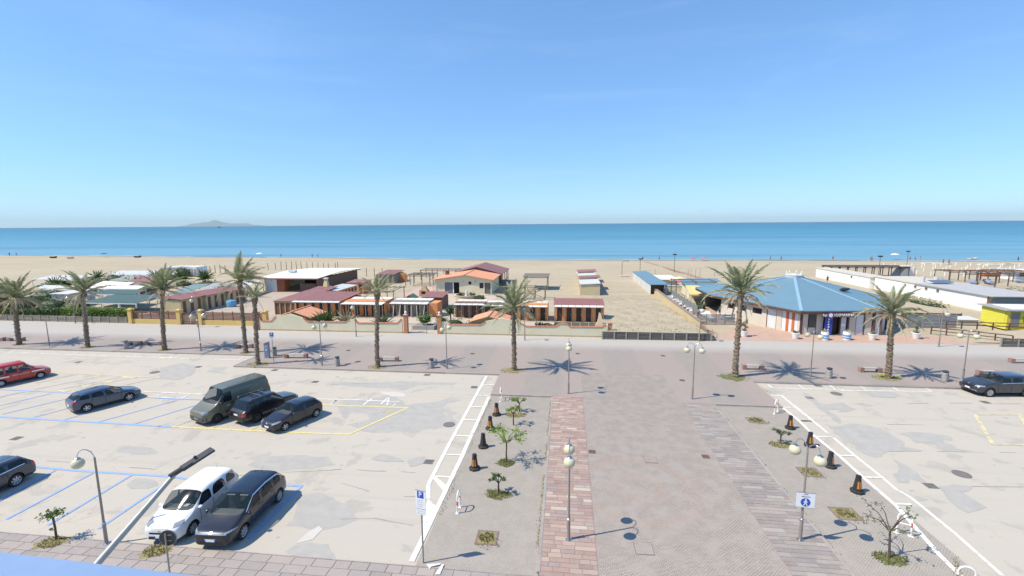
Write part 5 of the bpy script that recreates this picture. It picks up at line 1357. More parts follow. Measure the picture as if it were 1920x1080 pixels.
# white people carrier
wp = paint('white_car_paint', (.76, .76, .75), 0.0, .8, .4)
def x_500(th, decal, s):
    mb = MB(); mb.bx(s['xc'] - .5, s['xc'] - .3, .1, .3, s['hh'] - .02, s['hh'] + .01); part('dashboard_card', mb, sign_white, th)
S = base(W=1.78, H=1.665, wb=2.61, fo=.80, ro=.74, nh=.90, hh=1.06, belt=(1.03, 1.12), xc=1.14, xw=.40, xr=-1.66, xg=-1.95, zg=1.12, pil=.16, wt=.80, paint=wp, sideglass=glassm, pillars=((.0, -.06), (-.08, -.14), (-.98, -1.02), (-1.05, -1.08)), panes=(True, False, True, False, True), r=.32, seams=((.80, .8), (-.04, -.04), (-1.02, -.95)), handles=(.1, -.85), head=((2.0, .52, .80), (1.72, .86, .84), (1.70, .84, .98), (1.93, .55, .93)), tail=((-1.95, .62, .95), (-1.9, .86, .95), (-1.9, .84, 1.2), (-1.95, .68, 1.2)), grille=(.56, .64, .50), chromenose=(.80, .83, .42), spokes=7, platez=.44, extra=x_500)
F = G(360, 1002); hd = h_.copy(); n = left_of(hd)
build_car('people_carrier', 'white rounded people carrier with a glinting windscreen, parked behind the round sign', 'car', F - hd * (2.61 / 2) - n * (1.78 / 2 - .1), hd, S)
# small black hatchback
S = base(W=1.70, H=1.46, wb=2.56, fo=.76, ro=.62, nh=.80, hh=.98, belt=(.93, 1.02), xc=.90, xw=.12, xr=-1.48, xg=-1.78, zg=1.02, pil=.1, paint=paint('black_violet_paint', (.014, .013, .022), .35), pillars=((-.30, -.36), (-.38, -.44)), panes=(True, False, True), r=.30, seams=((.72, .72), (-.36, -.34)), handles=(-.2,), head=((1.98, .42, .60), (1.62, .84, .72), (1.52, .80, .82), (1.86, .48, .74)), tail=((-1.85, .62, .85), (-1.75, .84, .85), (-1.72, .80, 1.12), (-1.82, .64, 1.1)), grille=(.56, .63, .40), spokes=5, platez=.45, tail_drop=.09)
p_, h2 = from_axles(G(533, 808), G(593.5, 781), 1.70, True)
build_car('hatchback', 'small black hatchback with silver five-spoke wheels, right of the black estate', 'car', p_, h2, S)
# black off-roader with roof bars
def x_suv(th, decal, s):
    for x in (-.2, -.75):
        mb = MB(); mb.tube([(x, -.62, s['H'] + .07), (x, .62, s['H'] + .07)], .02, 6); part('roof_bar', mb, steel, th)
    mb = MB(); mb.bx(-2.36, -2.24, -.8, .8, .42, .60); part('rear_bumper', mb, trimm, th)
S = base(W=1.80, H=1.70, wb=2.70, fo=.85, ro=.95, nh=.98, hh=1.12, belt=(1.06, 1.10), xc=.86, xw=.30, xr=-1.78, xg=-2.12, zg=1.10, pil=.1, wt=.80, zl=.32, paint=paint('black_offroad_paint', (.008, .009, .016), .25), pillars=((-.22, -.24), (-.30, -.32), (-1.15, -1.15), (-1.22, -1.22)), panes=(True, False, True, False, True), r=.36, seams=((.7, .7), (-.26, -.26), (-1.2, -1.1)), handles=(-.1, -1.0), head=((2.15, .5, .80), (1.9, .86, .82), (1.9, .85, .95), (2.1, .5, .95)), tail=((-2.25, .62, .74), (-2.15, .88, .74), (-2.15, .86, .96), (-2.25, .66, .96)), grille=(.78, .92, .42), spokes=6, rails=(.25, -1.7), extra=x_suv, rplatez=.80, boxy=.3, rimmat=M('dark_rim', (.08, .08, .085), .4, .1, metal=.5))
Rr = G(482, 792); hs_ = -h2; n = left_of(hs_)
build_car('estate_car', 'black estate car with roof bars seen from behind, between the green van and the hatchback', 'car', Rr + hs_ * (2.70 / 2) + n * (1.80 / 2 - .1), hs_, S)
# green van
vp = M('olive_van_paint', (.125, .13, .092), .42, .08, .8, 40, coat=.6)
def x_van(th, decal, s):
    W2 = s['W'] / 2
    mb = MB()
    for k in range(5): mb.bx(-2.5, .5, -.6 + .3 * k - .012, -.6 + .3 * k + .012, s['H'] - .005, s['H'] + .012)
    part('roof_rib', mb, vp, th)
    for sd_ in (-1, 1):
        decal('door_badge', [(.62, sd_ * W2, 1.0), (.86, sd_ * W2, 1.0), (.86, sd_ * W2, 1.1), (.62, sd_ * W2, 1.1)], (0, -sd_, 0), M('faded_badge', (.45, .42, .28), .8, .1), .006, 2, 2)
        decal('side_rub_strip', [(-2.3, sd_ * W2, .62), (1.0, sd_ * W2, .62), (1.0, sd_ * W2, .70), (-2.3, sd_ * W2, .70)], (0, -sd_, 0), trimm, .012, 14, 1)
    decal('bumper', [(2.5, -W2 * .92, .36), (2.5, W2 * .92, .36), (2.5, W2 * .92, .62), (2.5, -W2 * .92, .62)], (-1, 0, 0), M('grey_bumper', (.07, .07, .07), .8, .2), .02, 12, 3)
S = base(W=1.98, H=2.30, wb=3.2, fo=.86, ro=1.05, nh=1.08, hh=1.32, belt=(1.32, 1.34), xc=1.55, xw=.95, xr=-2.5, xrb=-2.56, xg=-2.60, zg=1.5, pil=.14, wt=.82, zm=.8, paint=vp, pillars=((.42, .40), (.34, .32)), panes=(True, False, False), r=.34, seams=((1.35, 1.35), (.38, .38), (-.8, -.8)), handles=(.52,), head=((2.35, .58, .82), (2.15, .92, .84), (2.08, .90, 1.04), (2.25, .62, 1.02)), tail=((-2.66, .78, .9), (-2.6, .96, .9), (-2.6, .95, 1.4), (-2.66, .8, 1.4)), grille=(.84, .96, .46), grillemat=vp, spokes=5, rearwin=False, boxy=.8, tail_drop=.02, rail=.30, handlemat=trimm, mirrormat=trimm, extra=x_van, rimmat=M('dark_hub', (.05, .05, .05), .7, .2), ze=1.4)
F = G(407, 793); n = left_of(h2)
build_car('van', 'long dark olive green van parked left of the black estate', 'van', F - h2 * (3.2 / 2) - n * (1.98 / 2 - .1), h2, S)
# grey-blue hatchback in the middle row
S = base(W=1.81, H=1.475, wb=2.64, fo=.86, ro=.78, nh=.78, hh=.98, belt=(.93, 1.02), xc=1.02, xw=.18, xr=-1.60, xg=-1.96, zg=1.02, pil=.12, paint=paint('steel_blue_paint', (.055, .075, .115), .5), pillars=((-.12, -.18), (-.2, -.26), (-1.0, -.98), (-1.06, -1.04)), panes=(True, False, True, False, True), r=.325, seams=((.82, .82), (-.18, -.18), (-1.08, -.95)), handles=(.02, -.86), head=((2.1, .46, .62), (1.75, .88, .70), (1.66, .84, .80), (2.0, .5, .74)), tail=((-2.05, .52, .84), (-1.92, .9, .84), (-1.86, .86, 1.0), (-2.0, .56, .98)), grille=(.55, .62, .45), spokes=5, tail_drop=.10)
p_, h3 = from_axles(G(242.6, 751), G(164, 772), 1.81, False)
build_car('hatchback', 'grey-blue hatchback seen from its rear right, alone in the blue bays', 'car', p_, h3, S)
# red high-roof car
rp = paint('fire_red_paint', (.46, .025, .018), .0, .7, .4)
def x_red(th, decal, s):
    for sd_ in (-1, 1):
        o = text_mesh('lettering', 'VIGILI DEL FUOCO', .13, sign_white, th, (.02, sd_ * (s['W'] / 2 + .004), .80), (R(90), 0, 0 if sd_ < 0 else PI), .004)
S = base(W=1.72, H=1.82, wb=2.57, fo=.80, ro=.82, nh=.88, hh=1.08, belt=(1.02, 1.06), xc=1.00, xw=.42, xr=-1.85, xrb=-1.93, xg=-2.02, zg=1.08, pil=.12, wt=.80, paint=rp, pillars=((-.05, -.08), (-.14, -.17), (-.92, -.92), (-1.02, -1.02)), panes=(True, False, True, False, True), r=.30, seams=((.72, .72), (-.1, -.1), (-.97, -.95)), handles=(.05, -.85), head=((1.98, .5, .70), (1.75, .84, .72), (1.72, .83, .88), (1.95, .52, .86)), tail=((-2.1, .7, .8), (-2.05, .85, .8), (-2.05, .84, 1.2), (-2.1, .72, 1.2)), grille=(.58, .68, .40), spokes=8, boxy=.35, tail_drop=.03, rail=.2, handlemat=trimm, stripe=((.72, 1.62, .76, .87, sign_white), (-2.0, -.72, .72, .84, sign_white)), extra=x_red)
p_, h4 = from_axles(G(76, 709), G(3, 725), 1.72, False)
build_car('fire_service_car', 'red high-roofed fire service car with a white side stripe, cut by the left edge', 'car', p_, h4, S)
# grey estate at the left edge
S = base(W=1.84, H=1.48, wb=2.80, fo=.92, ro=1.02, nh=.80, hh=.98, belt=(.94, 1.00), xc=.95, xw=.15, xr=-1.98, xg=-2.32, zg=1.03, pil=.12, paint=paint('slate_blue_paint', (.04, .046, .065), .5), pillars=((-.18, -.22), (-.26, -.30), (-1.08, -1.06), (-1.14, -1.12)), panes=(True, False, True, False, True), r=.345, seams=((.85, .85), (-.2, -.2), (-1.15, -1.0)), handles=(.0, -.9), head=((2.2, .5, .62), (1.9, .9, .68), (1.85, .88, .78), (2.15, .5, .74)), tail=((-2.45, .58, .80), (-2.26, .92, .80), (-2.2, .90, .98), (-2.4, .6, .98)), grille=(.5, .72, .4), spokes=7, rails=(.1, -1.85), cladding=True, tail_drop=.08, chromeline=((.9, .975), (-1.9, 1.025)))
Rr = G(30, 911); n = left_of(HS)
build_car('estate_car', 'slate grey estate car with a red tail lamp, cut by the left edge', 'car', Rr + HS * (2.80 / 2) - n * (1.84 / 2 - .1), HS, S)
# dark estate car at the right edge
S = base(W=1.93, H=1.66, wb=2.87, fo=.86, ro=.96, nh=.94, hh=1.12, belt=(1.06, 1.14), xc=1.02, xw=.22, xr=-1.82, xg=-2.2, zg=1.15, pil=.12, zl=.30, paint=paint('graphite_paint', (.05, .05, .064), .5), pillars=((-.15, -.2), (-.23, -.28), (-1.1, -1.08), (-1.16, -1.14)), panes=(True, False, True, False, True), r=.37, seams=((.86, .86), (-.18, -.18), (-1.12, -1.0)), handles=(.02, -.9), head=((2.28, .52, .76), (1.9, .94, .82), (1.84, .92, .92), (2.2, .54, .88)), tail=((-2.3, .6, .9), (-2.2, .95, .9), (-2.2, .92, 1.05), (-2.3, .6, 1.05)), grille=(.62, .82, .42), spokes=10, chromeline=((.9, 1.10), (-1.9, 1.17)), chromenose=(.44, .47, .75), platez=.54)
p_, h5 = from_axles(G(1856, 744), G(1919, 744), 1.93, True)
build_car('estate_car', 'graphite grey sports utility car with chrome trim at the right edge', 'car', p_, h5, S)
# ================================================================== BEACH CLUBS AND BUILDINGS
SZ = SAND_Z
def box_part(nm, parent, x0, x1, y0, y1, z0, z1, mat, label=None):
    mb = MB(); mb.bx(x0, x1, y0, y1, z0, z1); return part(nm, mb, mat, parent, label)
def slab_part(nm, parent, corners, t, mat, label=None):
    mb = MB(); mb.slab(corners, t); return part(nm, mb, mat, parent, label)
def tile_rows(parent, a, b, c, d, mat, pitch=.30):
    """rounded tile courses running from eave (a-b) up to ridge (d-c), joined: too small to pick apart"""
    a, b, c, d = map(Vector, (a, b, c, d)); n = max(2, int((b - a).length / pitch)); mb = MB(); nr = (b - a).cross(d - a).normalized()
    if nr.z < 0: nr = -nr
    for i in range(n):
        t0, t1 = i / n, (i + .62) / n; p0, p1, q0, q1 = a.lerp(b, t0), a.lerp(b, t1), d.lerp(c, t0), d.lerp(c, t1)
        h = nr * .055; m0, m1 = (p0 + p1) / 2 + h, (q0 + q1) / 2 + h
        mb.add([p0 + nr * .003, m0, p1 + nr * .003, q0 + nr * .003, m1, q1 + nr * .003], [(0, 1, 4, 3), (1, 2, 5, 4), (0, 2, 1)])
    o = part('roof_tiles', mb, mat, parent); o['kind'] = 'stuff'; return o
# ground of the clubs
tan = M('courtyard_concrete', (0.40, 0.335, 0.27), .92, .12, .5, 9); tile_ = M('courtyard_tile', (0.47, 0.395, 0.32), .9, .1, 1.2, 12)
pinkt = M('terracotta_paving', (0.45, 0.31, 0.24), .9, .12, 1.0, 9)
mb = MB(); mb.bx(-64, -44.4, 58.6, 92, .06, SZ + .03); struct('courtyard', mb, tan)
mb = MB(); mb.bx(-41, 5.6, 56.25, 64.4, .06, SZ + .02); mb.bx(-27.5, -13, 64.4, 90, .06, SZ + .02); struct('club_yard', mb, tile_)
mb = MB(); mb.prism([(17.3, 55.9), (24, 64.8), (30, 60), (60, 60), (45, 56.1), (24, 55.7)], .05, SZ + .034); mb.bx(18, 24, 64.8, 80, .06, SZ + .02); struct('terracotta_terrace', mb, pinkt)
mb = MB(); mb.slab([(*G(1209, 490.5, .2)[:2], SZ + .05), (*G(1213, 490.5, .2)[:2], SZ + .05), (*G(1342, 528, .2)[:2], SZ + .08), (*G(1333, 529, .2)[:2], SZ + .08)], .06); struct('boardwalk', mb, M('red_boards', (.33, .19, .13), .9, .2, 2))

# ---------------------------------------------------------------- walls and fences by the promenade
def plank_fence(name, label, a, b, h, nb, np_, mat, postmat, z0=SZ, group=None, base=0.0, gap=.03, pw=.10, ph=.06):
    a = Vector((a[0], a[1], 0)); b = Vector((b[0], b[1], 0)); L = (b - a).length
    th = thing(name, label, 'fence', (a.x, a.y, z0), math.atan2((b - a).y, (b - a).x), group)
    pm = MB(); pm.bx(-pw / 2, pw / 2, -pw / 2, pw / 2, 0, 1); pme = pm.mesh('post', postmat)
    km = MB(); km.bx(0, 1, -.02, .02, 0, 1); kme_ = km.mesh('slat', mat)
    for i in range(nb + 1):
        o = link('post', pme, th, (L * i / nb, 0, 0)); o.scale.z = h + .05
    sh = (h - base) / np_
    for i in range(nb):
        for j in range(np_):
            o = link('slat', kme_, th, (L * i / nb + pw / 2, rnd.uniform(-.006, .006), base + sh * j + gap / 2)); o.scale = (L / nb - pw, 1, sh - gap); o.rotation_euler.y = rnd.uniform(-.004, .004)
    return th
dark_slat = M('dark_grey_slat', (.115, .11, .10), .85, .25, 3, 25, rand=.25); lt_post = M('pale_timber_post', (.30, .27, .22), .85, .2, 3)
plank_fence('timber_fence', 'low dark plank retaining fence holding back the sand lot', (4.45, 54.95), (17.1, 55.25), .92, 9, 4, dark_slat, lt_post, PAVE_Z, 'low plank fences along the promenade', pw=.16)
plank_fence('timber_fence', 'low grey plank fence under the green hedge on the left', (-85.2, 58.6), (-63.4, 58.4), .92, 15, 3, wood_grey, lt_post, .10, 'low plank fences along the promenade', pw=.14)
plank_fence('timber_fence', 'low plank fence in front of the sandy ramp at the right edge', (47.9, 55.4), (62, 56.0), .95, 8, 4, dark_slat, lt_post, PAVE_Z, 'low plank fences along the promenade', pw=.16)
mb = MB(); mb.bx(-300, -63, 56.1, 58.5, .05, PAVE_Z - .01); mb.bx(-63, -41, 56.1, 58.3, .05, PAVE_Z - .012); mb.bx(-41, 300, 56.1, 56.4, 0.02, .09); struct('pavement_strip', mb, promm)
# yellow wall with slatted panels and gate
ya = W(250, 606, 58.6).x; yb = W(338, 606, 58.4).x; yc = W(377, 608, 58.3).x; yd = -41.6
th = thing('yellow_wall', 'low yellow wall topped with brown slatted panels beside the timber gate', 'wall', (ya, 58.4, PAVE_Z))
for x0, x1, nb in ((ya, yb, 5), (yc, yd, 6)):
    box_part('wall', th, x0 - ya, x1 - ya, -.12, .12, 0, .66, yellow)
    wd = (x1 - x0 - .7) / nb
    sm = MB(); sm.bx(0, 1, -.02, .02, 0, 1); sme = sm.mesh('slat', wood_brown); pm = MB(); pm.bx(-.05, .05, -.05, .05, 0, 1.3); pme = pm.mesh('slat_post', wood_brown)
    for i in range(nb):
        for j in range(6):
            o = link('slat', sme, th, (x0 - ya + .35 + wd * i + .05, rnd.uniform(-.01, .01), .70 + j * .19)); o.scale = (wd - .1, 1, .155)
        link('slat_post', pme, th, (x0 - ya + .35 + wd * i, 0, .66))
for x in (ya, yb, yc, yd):
    box_part('pillar', th, x - ya - .28, x - ya + .28, -.28, .28, 0, 2.0, yellow); mb = MB(); mb.box((x - ya, 0, 2.06), (.72, .72, .12)); mb.box((x - ya, 0, 2.18), (.5, .5, .12), taper=.5); part('pillar_cap', mb, yellow, th)
th = thing('timber_gate', 'two-leaved brown picket gate between the yellow pillars', 'gate', (yb + .32, 58.42, PAVE_Z)); gw = yc - yb - .64
for k in range(2):
    for i in range(8): box_part('picket', th, gw * (k * .5 + .01 + .06 * i), gw * (k * .5 + .045 + .06 * i), -.02, .02, .06, 1.72 - .12 * abs(i - 3.5) * (0.3), wood_brown)
    for z in (.3, 1.3): box_part('rail', th, gw * k * .5 + .02, gw * (k * .5 + .49), .022, .06, z, z + .1, wood_brown)
# cream wall with curved clay copings
def cream_wall(label, zoom, top, xr, cop):
    px = z2(zoom, top); pts = [W(p[0], p[1], 56.0) for p in px]; x0 = pts[0].x
    th = thing('garden_wall', label, 'wall', (x0, 56.0, PAVE_Z), 0, 'cream garden walls with clay copings')
    P = [(p.x - x0, max(.4, p.z - PAVE_Z)) for p in pts]
    mb = MB(); mb.wall_poly([(P[0][0], 0)] + P + [(P[-1][0], 0)], -.12, .12); part('wall', mb, cream, th)
    for i, (a, b) in enumerate(zip(P, P[1:])):
        if not cop[i]: continue
        d = Vector((b[0] - a[0], 0, b[1] - a[1])); n = max(1, int(d.length / .55))
        for k in range(n):
            s = Vector((a[0], 0, a[1])) + d * (k / n); e = Vector((a[0], 0, a[1])) + d * ((k + .94) / n); mb = MB(); up = Vector((0, 0, .06)); mb.beam(s + up, e + up, .34, .11); part('coping_tile', mb, brickred, th)
    box_part('plinth', th, .02, P[-1][0] - .02, -.145, -.121, 0, .16, M('wall_plinth', (.42, .33, .22), .9, .2), None)
    return th
cream_wall('left cream wall with stepped curved coping in front of the orange cabins', (480, 460, 5.4), [(33, 732), (62, 768), (160, 770), (185, 745), (205, 722), (345, 692), (480, 735), (510, 765), (530, 776), (905, 780), (930, 765), (950, 752), (1000, 750), (1015, 775), (1040, 790), (1430, 790), (1455, 770), (1472, 748), (1480, 745)], 0, [1, 1, 1, 1, 0, 0, 1, 1, 1, 1, 1, 0, 1, 1, 1, 1, 1, 0])
cream_wall('right cream wall with stepped curved coping before the beach club house', (720, 460, 5.4), [(582, 770), (655, 775), (680, 806), (975, 808), (1010, 790), (1030, 768), (1060, 762), (1190, 735), (1345, 772), (1395, 800), (1440, 823), (1735, 826), (1758, 812), (1775, 797), (1852, 797), (1880, 828), (2200, 832), (2225, 815), (2245, 800), (2265, 800)], 0, [0, 1, 1, 1, 1, 0, 0, 0, 1, 1, 1, 1, 1, 1, 1, 1, 1, 1, 0])
def pillar(px, ztop, w, mat, label, ball=False, y=56.0):
    b = G(*px, PAVE_Z); th = thing('gate_pillar', label, 'pillar', (b.x, y, PAVE_Z), 0, 'clay pillars of the cream wall')
    box_part('shaft', th, -w / 2, w / 2, -w / 2, w / 2, 0, ztop, mat); mb = MB(); mb.box((0, 0, ztop + .05), (w + .14, w + .14, .1)); part('cap', mb, mat, th)
    if ball: mb = MB(); mb.lathe([(.16, .1), (.08, .2), (.17, .32), (.15, .45), (.05, .55)], 12, (0, 0, ztop)); part('urn', mb, white_plaster, th, smooth=True)
clay = M('pillar_clay', (.46, .215, .11), .85, .12, 3)
pillar((483, 619), 2.35, .42, M('pillar_brick_red', (.35, .15, .10), .85, .15, 3), 'narrow red pillar at the left end of the cream wall')
pillar((758, 627), 2.35, .5, clay, 'left gateway pillar crowned with a white urn', True)
pillar((822, 628), 2.35, .5, clay, 'right gateway pillar crowned with a white urn', True)
pillar((1144, 633), 1.7, .5, M('pillar_tan', (.47, .27, .17), .85, .12, 3), 'squat tan pillar at the right end of the cream wall', y=56.3)
th = thing('wall_fin', 'curved cream buttress rising at the right end of the cream wall', 'wall', (4.2, 56.25, PAVE_Z))
mb = MB(); mb.wall_poly([(-.55, 0), (.35, 0), (.35, 1.9), (.1, 2.9), (-.1, 3.0), (-.2, 2.3), (-.35, 1.7), (-.55, 1.45)], .0, .22); part('fin', mb, M('warm_cream', (.68, .58, .38), .88, .08), th)
# metal gate, open towards the yard
th = thing('iron_gate', 'grey iron picket gate leaf standing open at the club gateway', 'gate', (-20.4, 56.05, PAVE_Z), R(0), None)
for i in range(14): mb = MB(); mb.tube([(.05 + .195 * i, 0, .06), (.05 + .195 * i, 0, 1.25)], .016, 5); part('bar', mb, grey_metal, th)
for z in (.12, 1.2): mb = MB(); mb.beam((0, 0, z), (2.65, 0, z), .035, .05); part('rail', mb, grey_metal, th)
for x in (-.02, 2.67): mb = MB(); mb.beam((x, 0, 0), (x, 0, 1.4), .06, .06); part('stile', mb, grey_metal, th)

# ---------------------------------------------------------------- cabins
def cabin_block(label, x0, y0, n, pitch, depth, h, wall, doorm, roofm, rz=0, roof_rise=.45, canopy=0, canopy_mat=light_grey, canopy_drop=.15, over=.3, posts=True, dw=.72, group='blocks of bathing cabins', name='bathing_cabins', overR=.15):
    """local x along the fronts, local y to the back; doors recessed between wall piers"""
    th = thing(name, label, 'cabin', (x0, y0, SZ), rz, group); L = n * pitch
    box_part('back_wall', th, 0, L, .16, depth, 0, h, wall)
    for i in range(n + 1):
        a = pitch * (i - 1) + pitch - (pitch - dw) / 2 if i else 0; b = pitch * i + (pitch - dw) / 2 if i < n else L
        a = 0 if i == 0 else pitch * i - (pitch - dw) / 2
        box_part('pier', th, a, b, 0, .158, 0, h, wall)
    box_part('lintel', th, .0, L, .004, .154, h - .22, h + .02, wall)
    for i in range(n): 
        x = pitch * i + (pitch - dw) / 2; box_part('door', th, x + .02, x + dw - .02, .09, .135, .03, h - .23, doorm)
        mb = MB(); mb.box((x + dw - .12, .075, 1.0), (.05, .03, .14)); part('handle', mb, steel, th.children[-1] if False else th)
    if roofm:
        slab_part('roof', th, [(-overR, -over * .4, h + .12), (L + overR, -over * .4, h + .12), (L + overR, depth + .2, h + .12 + roof_rise), (-overR, depth + .2, h + .12 + roof_rise)], .08, roofm)
        mb = MB()
        for k in range(int(L / .6)): x = .3 + k * .6; mb.slab([(x, -over * .4, h + .135), (x + .03, -over * .4, h + .135), (x + .03, depth + .2, h + .135 + roof_rise), (x, depth + .2, h + .135 + roof_rise)], .02)
        o = part('roof_battens', mb, roofm, th); o['kind'] = 'stuff'
    if canopy:
        m = max(2, int(L / .9)); w = L / m
        for k in range(m):
            slab_part('canopy_panel', th, [(w * k + .02, -canopy, h - canopy_drop), (w * (k + 1) - .03, -canopy, h - canopy_drop + rnd.uniform(-.015, .015)), (w * (k + 1) - .03, (.1 if roofm else depth), h + .09), (w * k + .02, (.1 if roofm else depth), h + .09 + rnd.uniform(-.01, .01))], .035, canopy_mat)
        mb = MB(); mb.beam((0, -canopy + .06, h - canopy_drop - .08), (L, -canopy + .06, h - canopy_drop - .08), .07, .1); part('canopy_beam', mb, wood_grey, th)
        if posts:
            for i in range(n + 1): box_part('canopy_post', th, pitch * i - .045, pitch * i + .045, -canopy + .02, -canopy + .11, 0, h - canopy_drop - .14, wood_grey)
    return th
wcan = M('white_canopy', (.66, .65, .62), .7, .08, 1.5, 20, rand=.07); dkdoor = M('dark_door', (.05, .035, .035), .7, .25, 3, rand=.2)
cabin_block('orange bathing cabins with five dark doors and a red roof left of the sand lot', -1.55, 65.0, 5, 1.37, 2.6, 2.35, orange, dkdoor, redroof, canopy=.85, canopy_mat=wcan, canopy_drop=.08)
cabin_block('orange cabins under a broad pale canopy, half hidden by the sparse palm', -33.9, 66.4, 5, 1.32, 3.4, 2.35, orange, dkdoor, None, canopy=1.5, canopy_mat=wcan, canopy_drop=.25)
cabin_block('orange cabins with a dull red roof behind the left gabled porch', -42.0, 66.0, 6, 1.28, 7.0, 2.3, orange, dkdoor, redroof, canopy=.75, canopy_mat=wcan, canopy_drop=.05, roof_rise=.35)
t_ = cabin_block('cabins under a pale canopy with an orange end wall, right of the sparse palm', -26.6, 66.9, 5, 1.2, 2.6, 2.3, M('grey_boards', (.26, .24, .21), .9, .2, 3), wood_dark, None, canopy=1.1, canopy_mat=wcan, canopy_drop=.2)
box_part('end_wall', t_, 6.0, 7.3, -.3, 2.4, 0, 2.1, orange)
for i in range(6):
    o = MB(); o.beam((.6 + i * .95, -1.2, 0), (.75 + i * .95 + rnd.uniform(-.3, .3), -1.2, 1.9), .07, .07); part('white_stake', o, white_paint, t_)
cabin_block('brown cabins under a pale canopy right of the gateway', -16.5, 66.4, 4, 1.15, 2.5, 2.3, M('brown_boards', (.20, .13, .10), .9, .2, 3), wood_dark, None, canopy=.9, canopy_mat=wcan, canopy_drop=.18)
cabin_block('dark brown timber cabins behind the right gabled porch', -12.2, 66.2, 4, 1.3, 2.4, 2.2, wood_brown, wood_dark, None, canopy=.7, canopy_mat=wcan, canopy_drop=.18)
cabin_block('orange cabins with white posts right of the round palm, under a pale canopy', -6.9, 65.3, 3, 1.45, 3.0, 2.35, orange, dkdoor, None, canopy=.95, canopy_mat=wcan, canopy_drop=.18)
cabin_block('small brown cabin block with a red roof beside the path to the club house', -23.4, 72.2, 3, 1.1, 4.0, 2.0, wood_brown, wood_dark, redroof, roof_rise=.35)
cabin_block('long low ochre cabin under a red roof at the left end of the orange club', -45.5, 66.2, 4, .9, 9.5, 2.1, M('ochre_boards', (.40, .31, .17), .9, .12, 2), wood_brown, redroof, roof_rise=.35)
cabin_block('cabins with orange fronts and a pale sheet roof behind the red-roofed ones', -40.6, 77.0, 6, 1.3, 2.8, 2.2, orange, wood_dark, light_grey, rz=R(90), roof_rise=.2)
cabin_block('low cabins with a small red roof beside the ornamental chimney', -45.4, 75.2, 3, 1.2, 4, 2.35, cream, wood_dark, redroof, roof_rise=.3)
cabin_block('small red-roofed cabins behind the sparse palm', -44.3, 88.0, 3, 1.15, 4, 2.2, orange, wood_dark, redroof, roof_rise=.2)
cabin_block('far grey-fronted cabin with a red roof on the sand, left of the pergolas', -45.0, 104.6, 3, 1.4, 7, 2.1, M('grey_ochre', (.30, .27, .21), .9, .15), wood_grey, redroof, roof_rise=.4)
th = thing('orange_panel', 'rounded orange panel standing behind the far cabin', 'panel', (-40.2, 108, SZ)); mb = MB(); mb.wall_poly([(-.3, 0), (1.5, 0), (1.5, 1.6), (1.1, 2.2), (-.3, 2.2)], 0, .3); part('panel', mb, orange, th)
# yellow club: three stepped blocks facing the yard on their right
for i, (y, lab) in enumerate(((65.0, 'nearest stepped cabin block of the yellow club, maroon roof behind the slatted fence'), (69.6, 'middle stepped cabin block of the yellow club, with brown doors and a maroon roof'), (74.2, 'farthest stepped cabin block of the yellow club, behind the blue tank'))):
    cabin_block(lab, -60.6 + i * .5, y, 3, 1.5, 3.2, 2.3, M('ochre_plaster', (.56, .46, .27), .9, .1), wood_brown, redroof, rz=R(90), roof_rise=.35, over=1.0)
th = thing('water_tank', 'light blue plastic water tank standing in the yellow club yard', 'tank', (-57.6, 72.2, SZ + .03))
tb = M('tank_blue', (.16, .38, .60), .5, .08)
mb = MB(); mb.lathe([(.62, 0), (.68, .1), (.68, .95), (.60, 1.1), (.2, 1.15)], 14); o = part('tank', mb, tb, th, smooth=True); o.scale.x = 1.15
mb = MB(); mb.lathe([(.18, 1.13), (.2, 1.16), (.2, 1.22), (.17, 1.24)], 12); part('lid', mb, tb, th)
for z in (.3, .7): mb = MB(); mb.lathe([(.685, z), (.70, z + .01), (.70, z + .05), (.685, z + .06)], 14); o = part('rib', mb, tb, th); o.scale.x = 1.15
# gabled clay porches behind the cream walls
def gable_porch(label, xc, w, y0, y1, he, hr, mat=terracotta):
    th = thing('gabled_porch', label, 'porch', (xc, y0, SZ), 0, 'clay-roofed porches behind the cream walls'); D = y1 - y0
    mb = MB(); mb.wall_poly([(-w / 2 + .2, 0), (w / 2 - .2, 0), (w / 2 - .2, he - .05), (0, hr - .07), (-w / 2 + .2, he - .05)], .25, D - .1); part('wall', mb, M('olive_cream', (.38, .35, .17), .9, .1), th)
    for s in (-1, 1):
        q = [(s * w / 2, 0, he), (s * w / 2, D, he), (0.004 * s, D, hr), (0.004 * s, 0, hr)]; slab_part('roof_slope', th, q, .07, mat); tile_rows(th, q[0], q[1], q[2], q[3], mat, .3)
    mb = MB(); mb.beam((0, -.03, hr + .05), (0, D + .03, hr + .05), .2, .1); part('ridge', mb, mat, th)
    for s in (-1, 1): mb = MB(); mb.beam((s * w / 2, .1, he - .1), (s * w / 2, D - .1, he - .1), .1, .06); part('gutter', mb, mid_grey, th)
gable_porch('terracotta gabled porch behind the left cream wall, next to the agave', -36.2, 5.2, 56.3, 60.6, 1.75, 2.55)
gable_porch('terracotta gabled porch behind the right cream wall, partly hidden by the round palm', -9.7, 5.0, 56.3, 60.4, 1.6, 2.35)

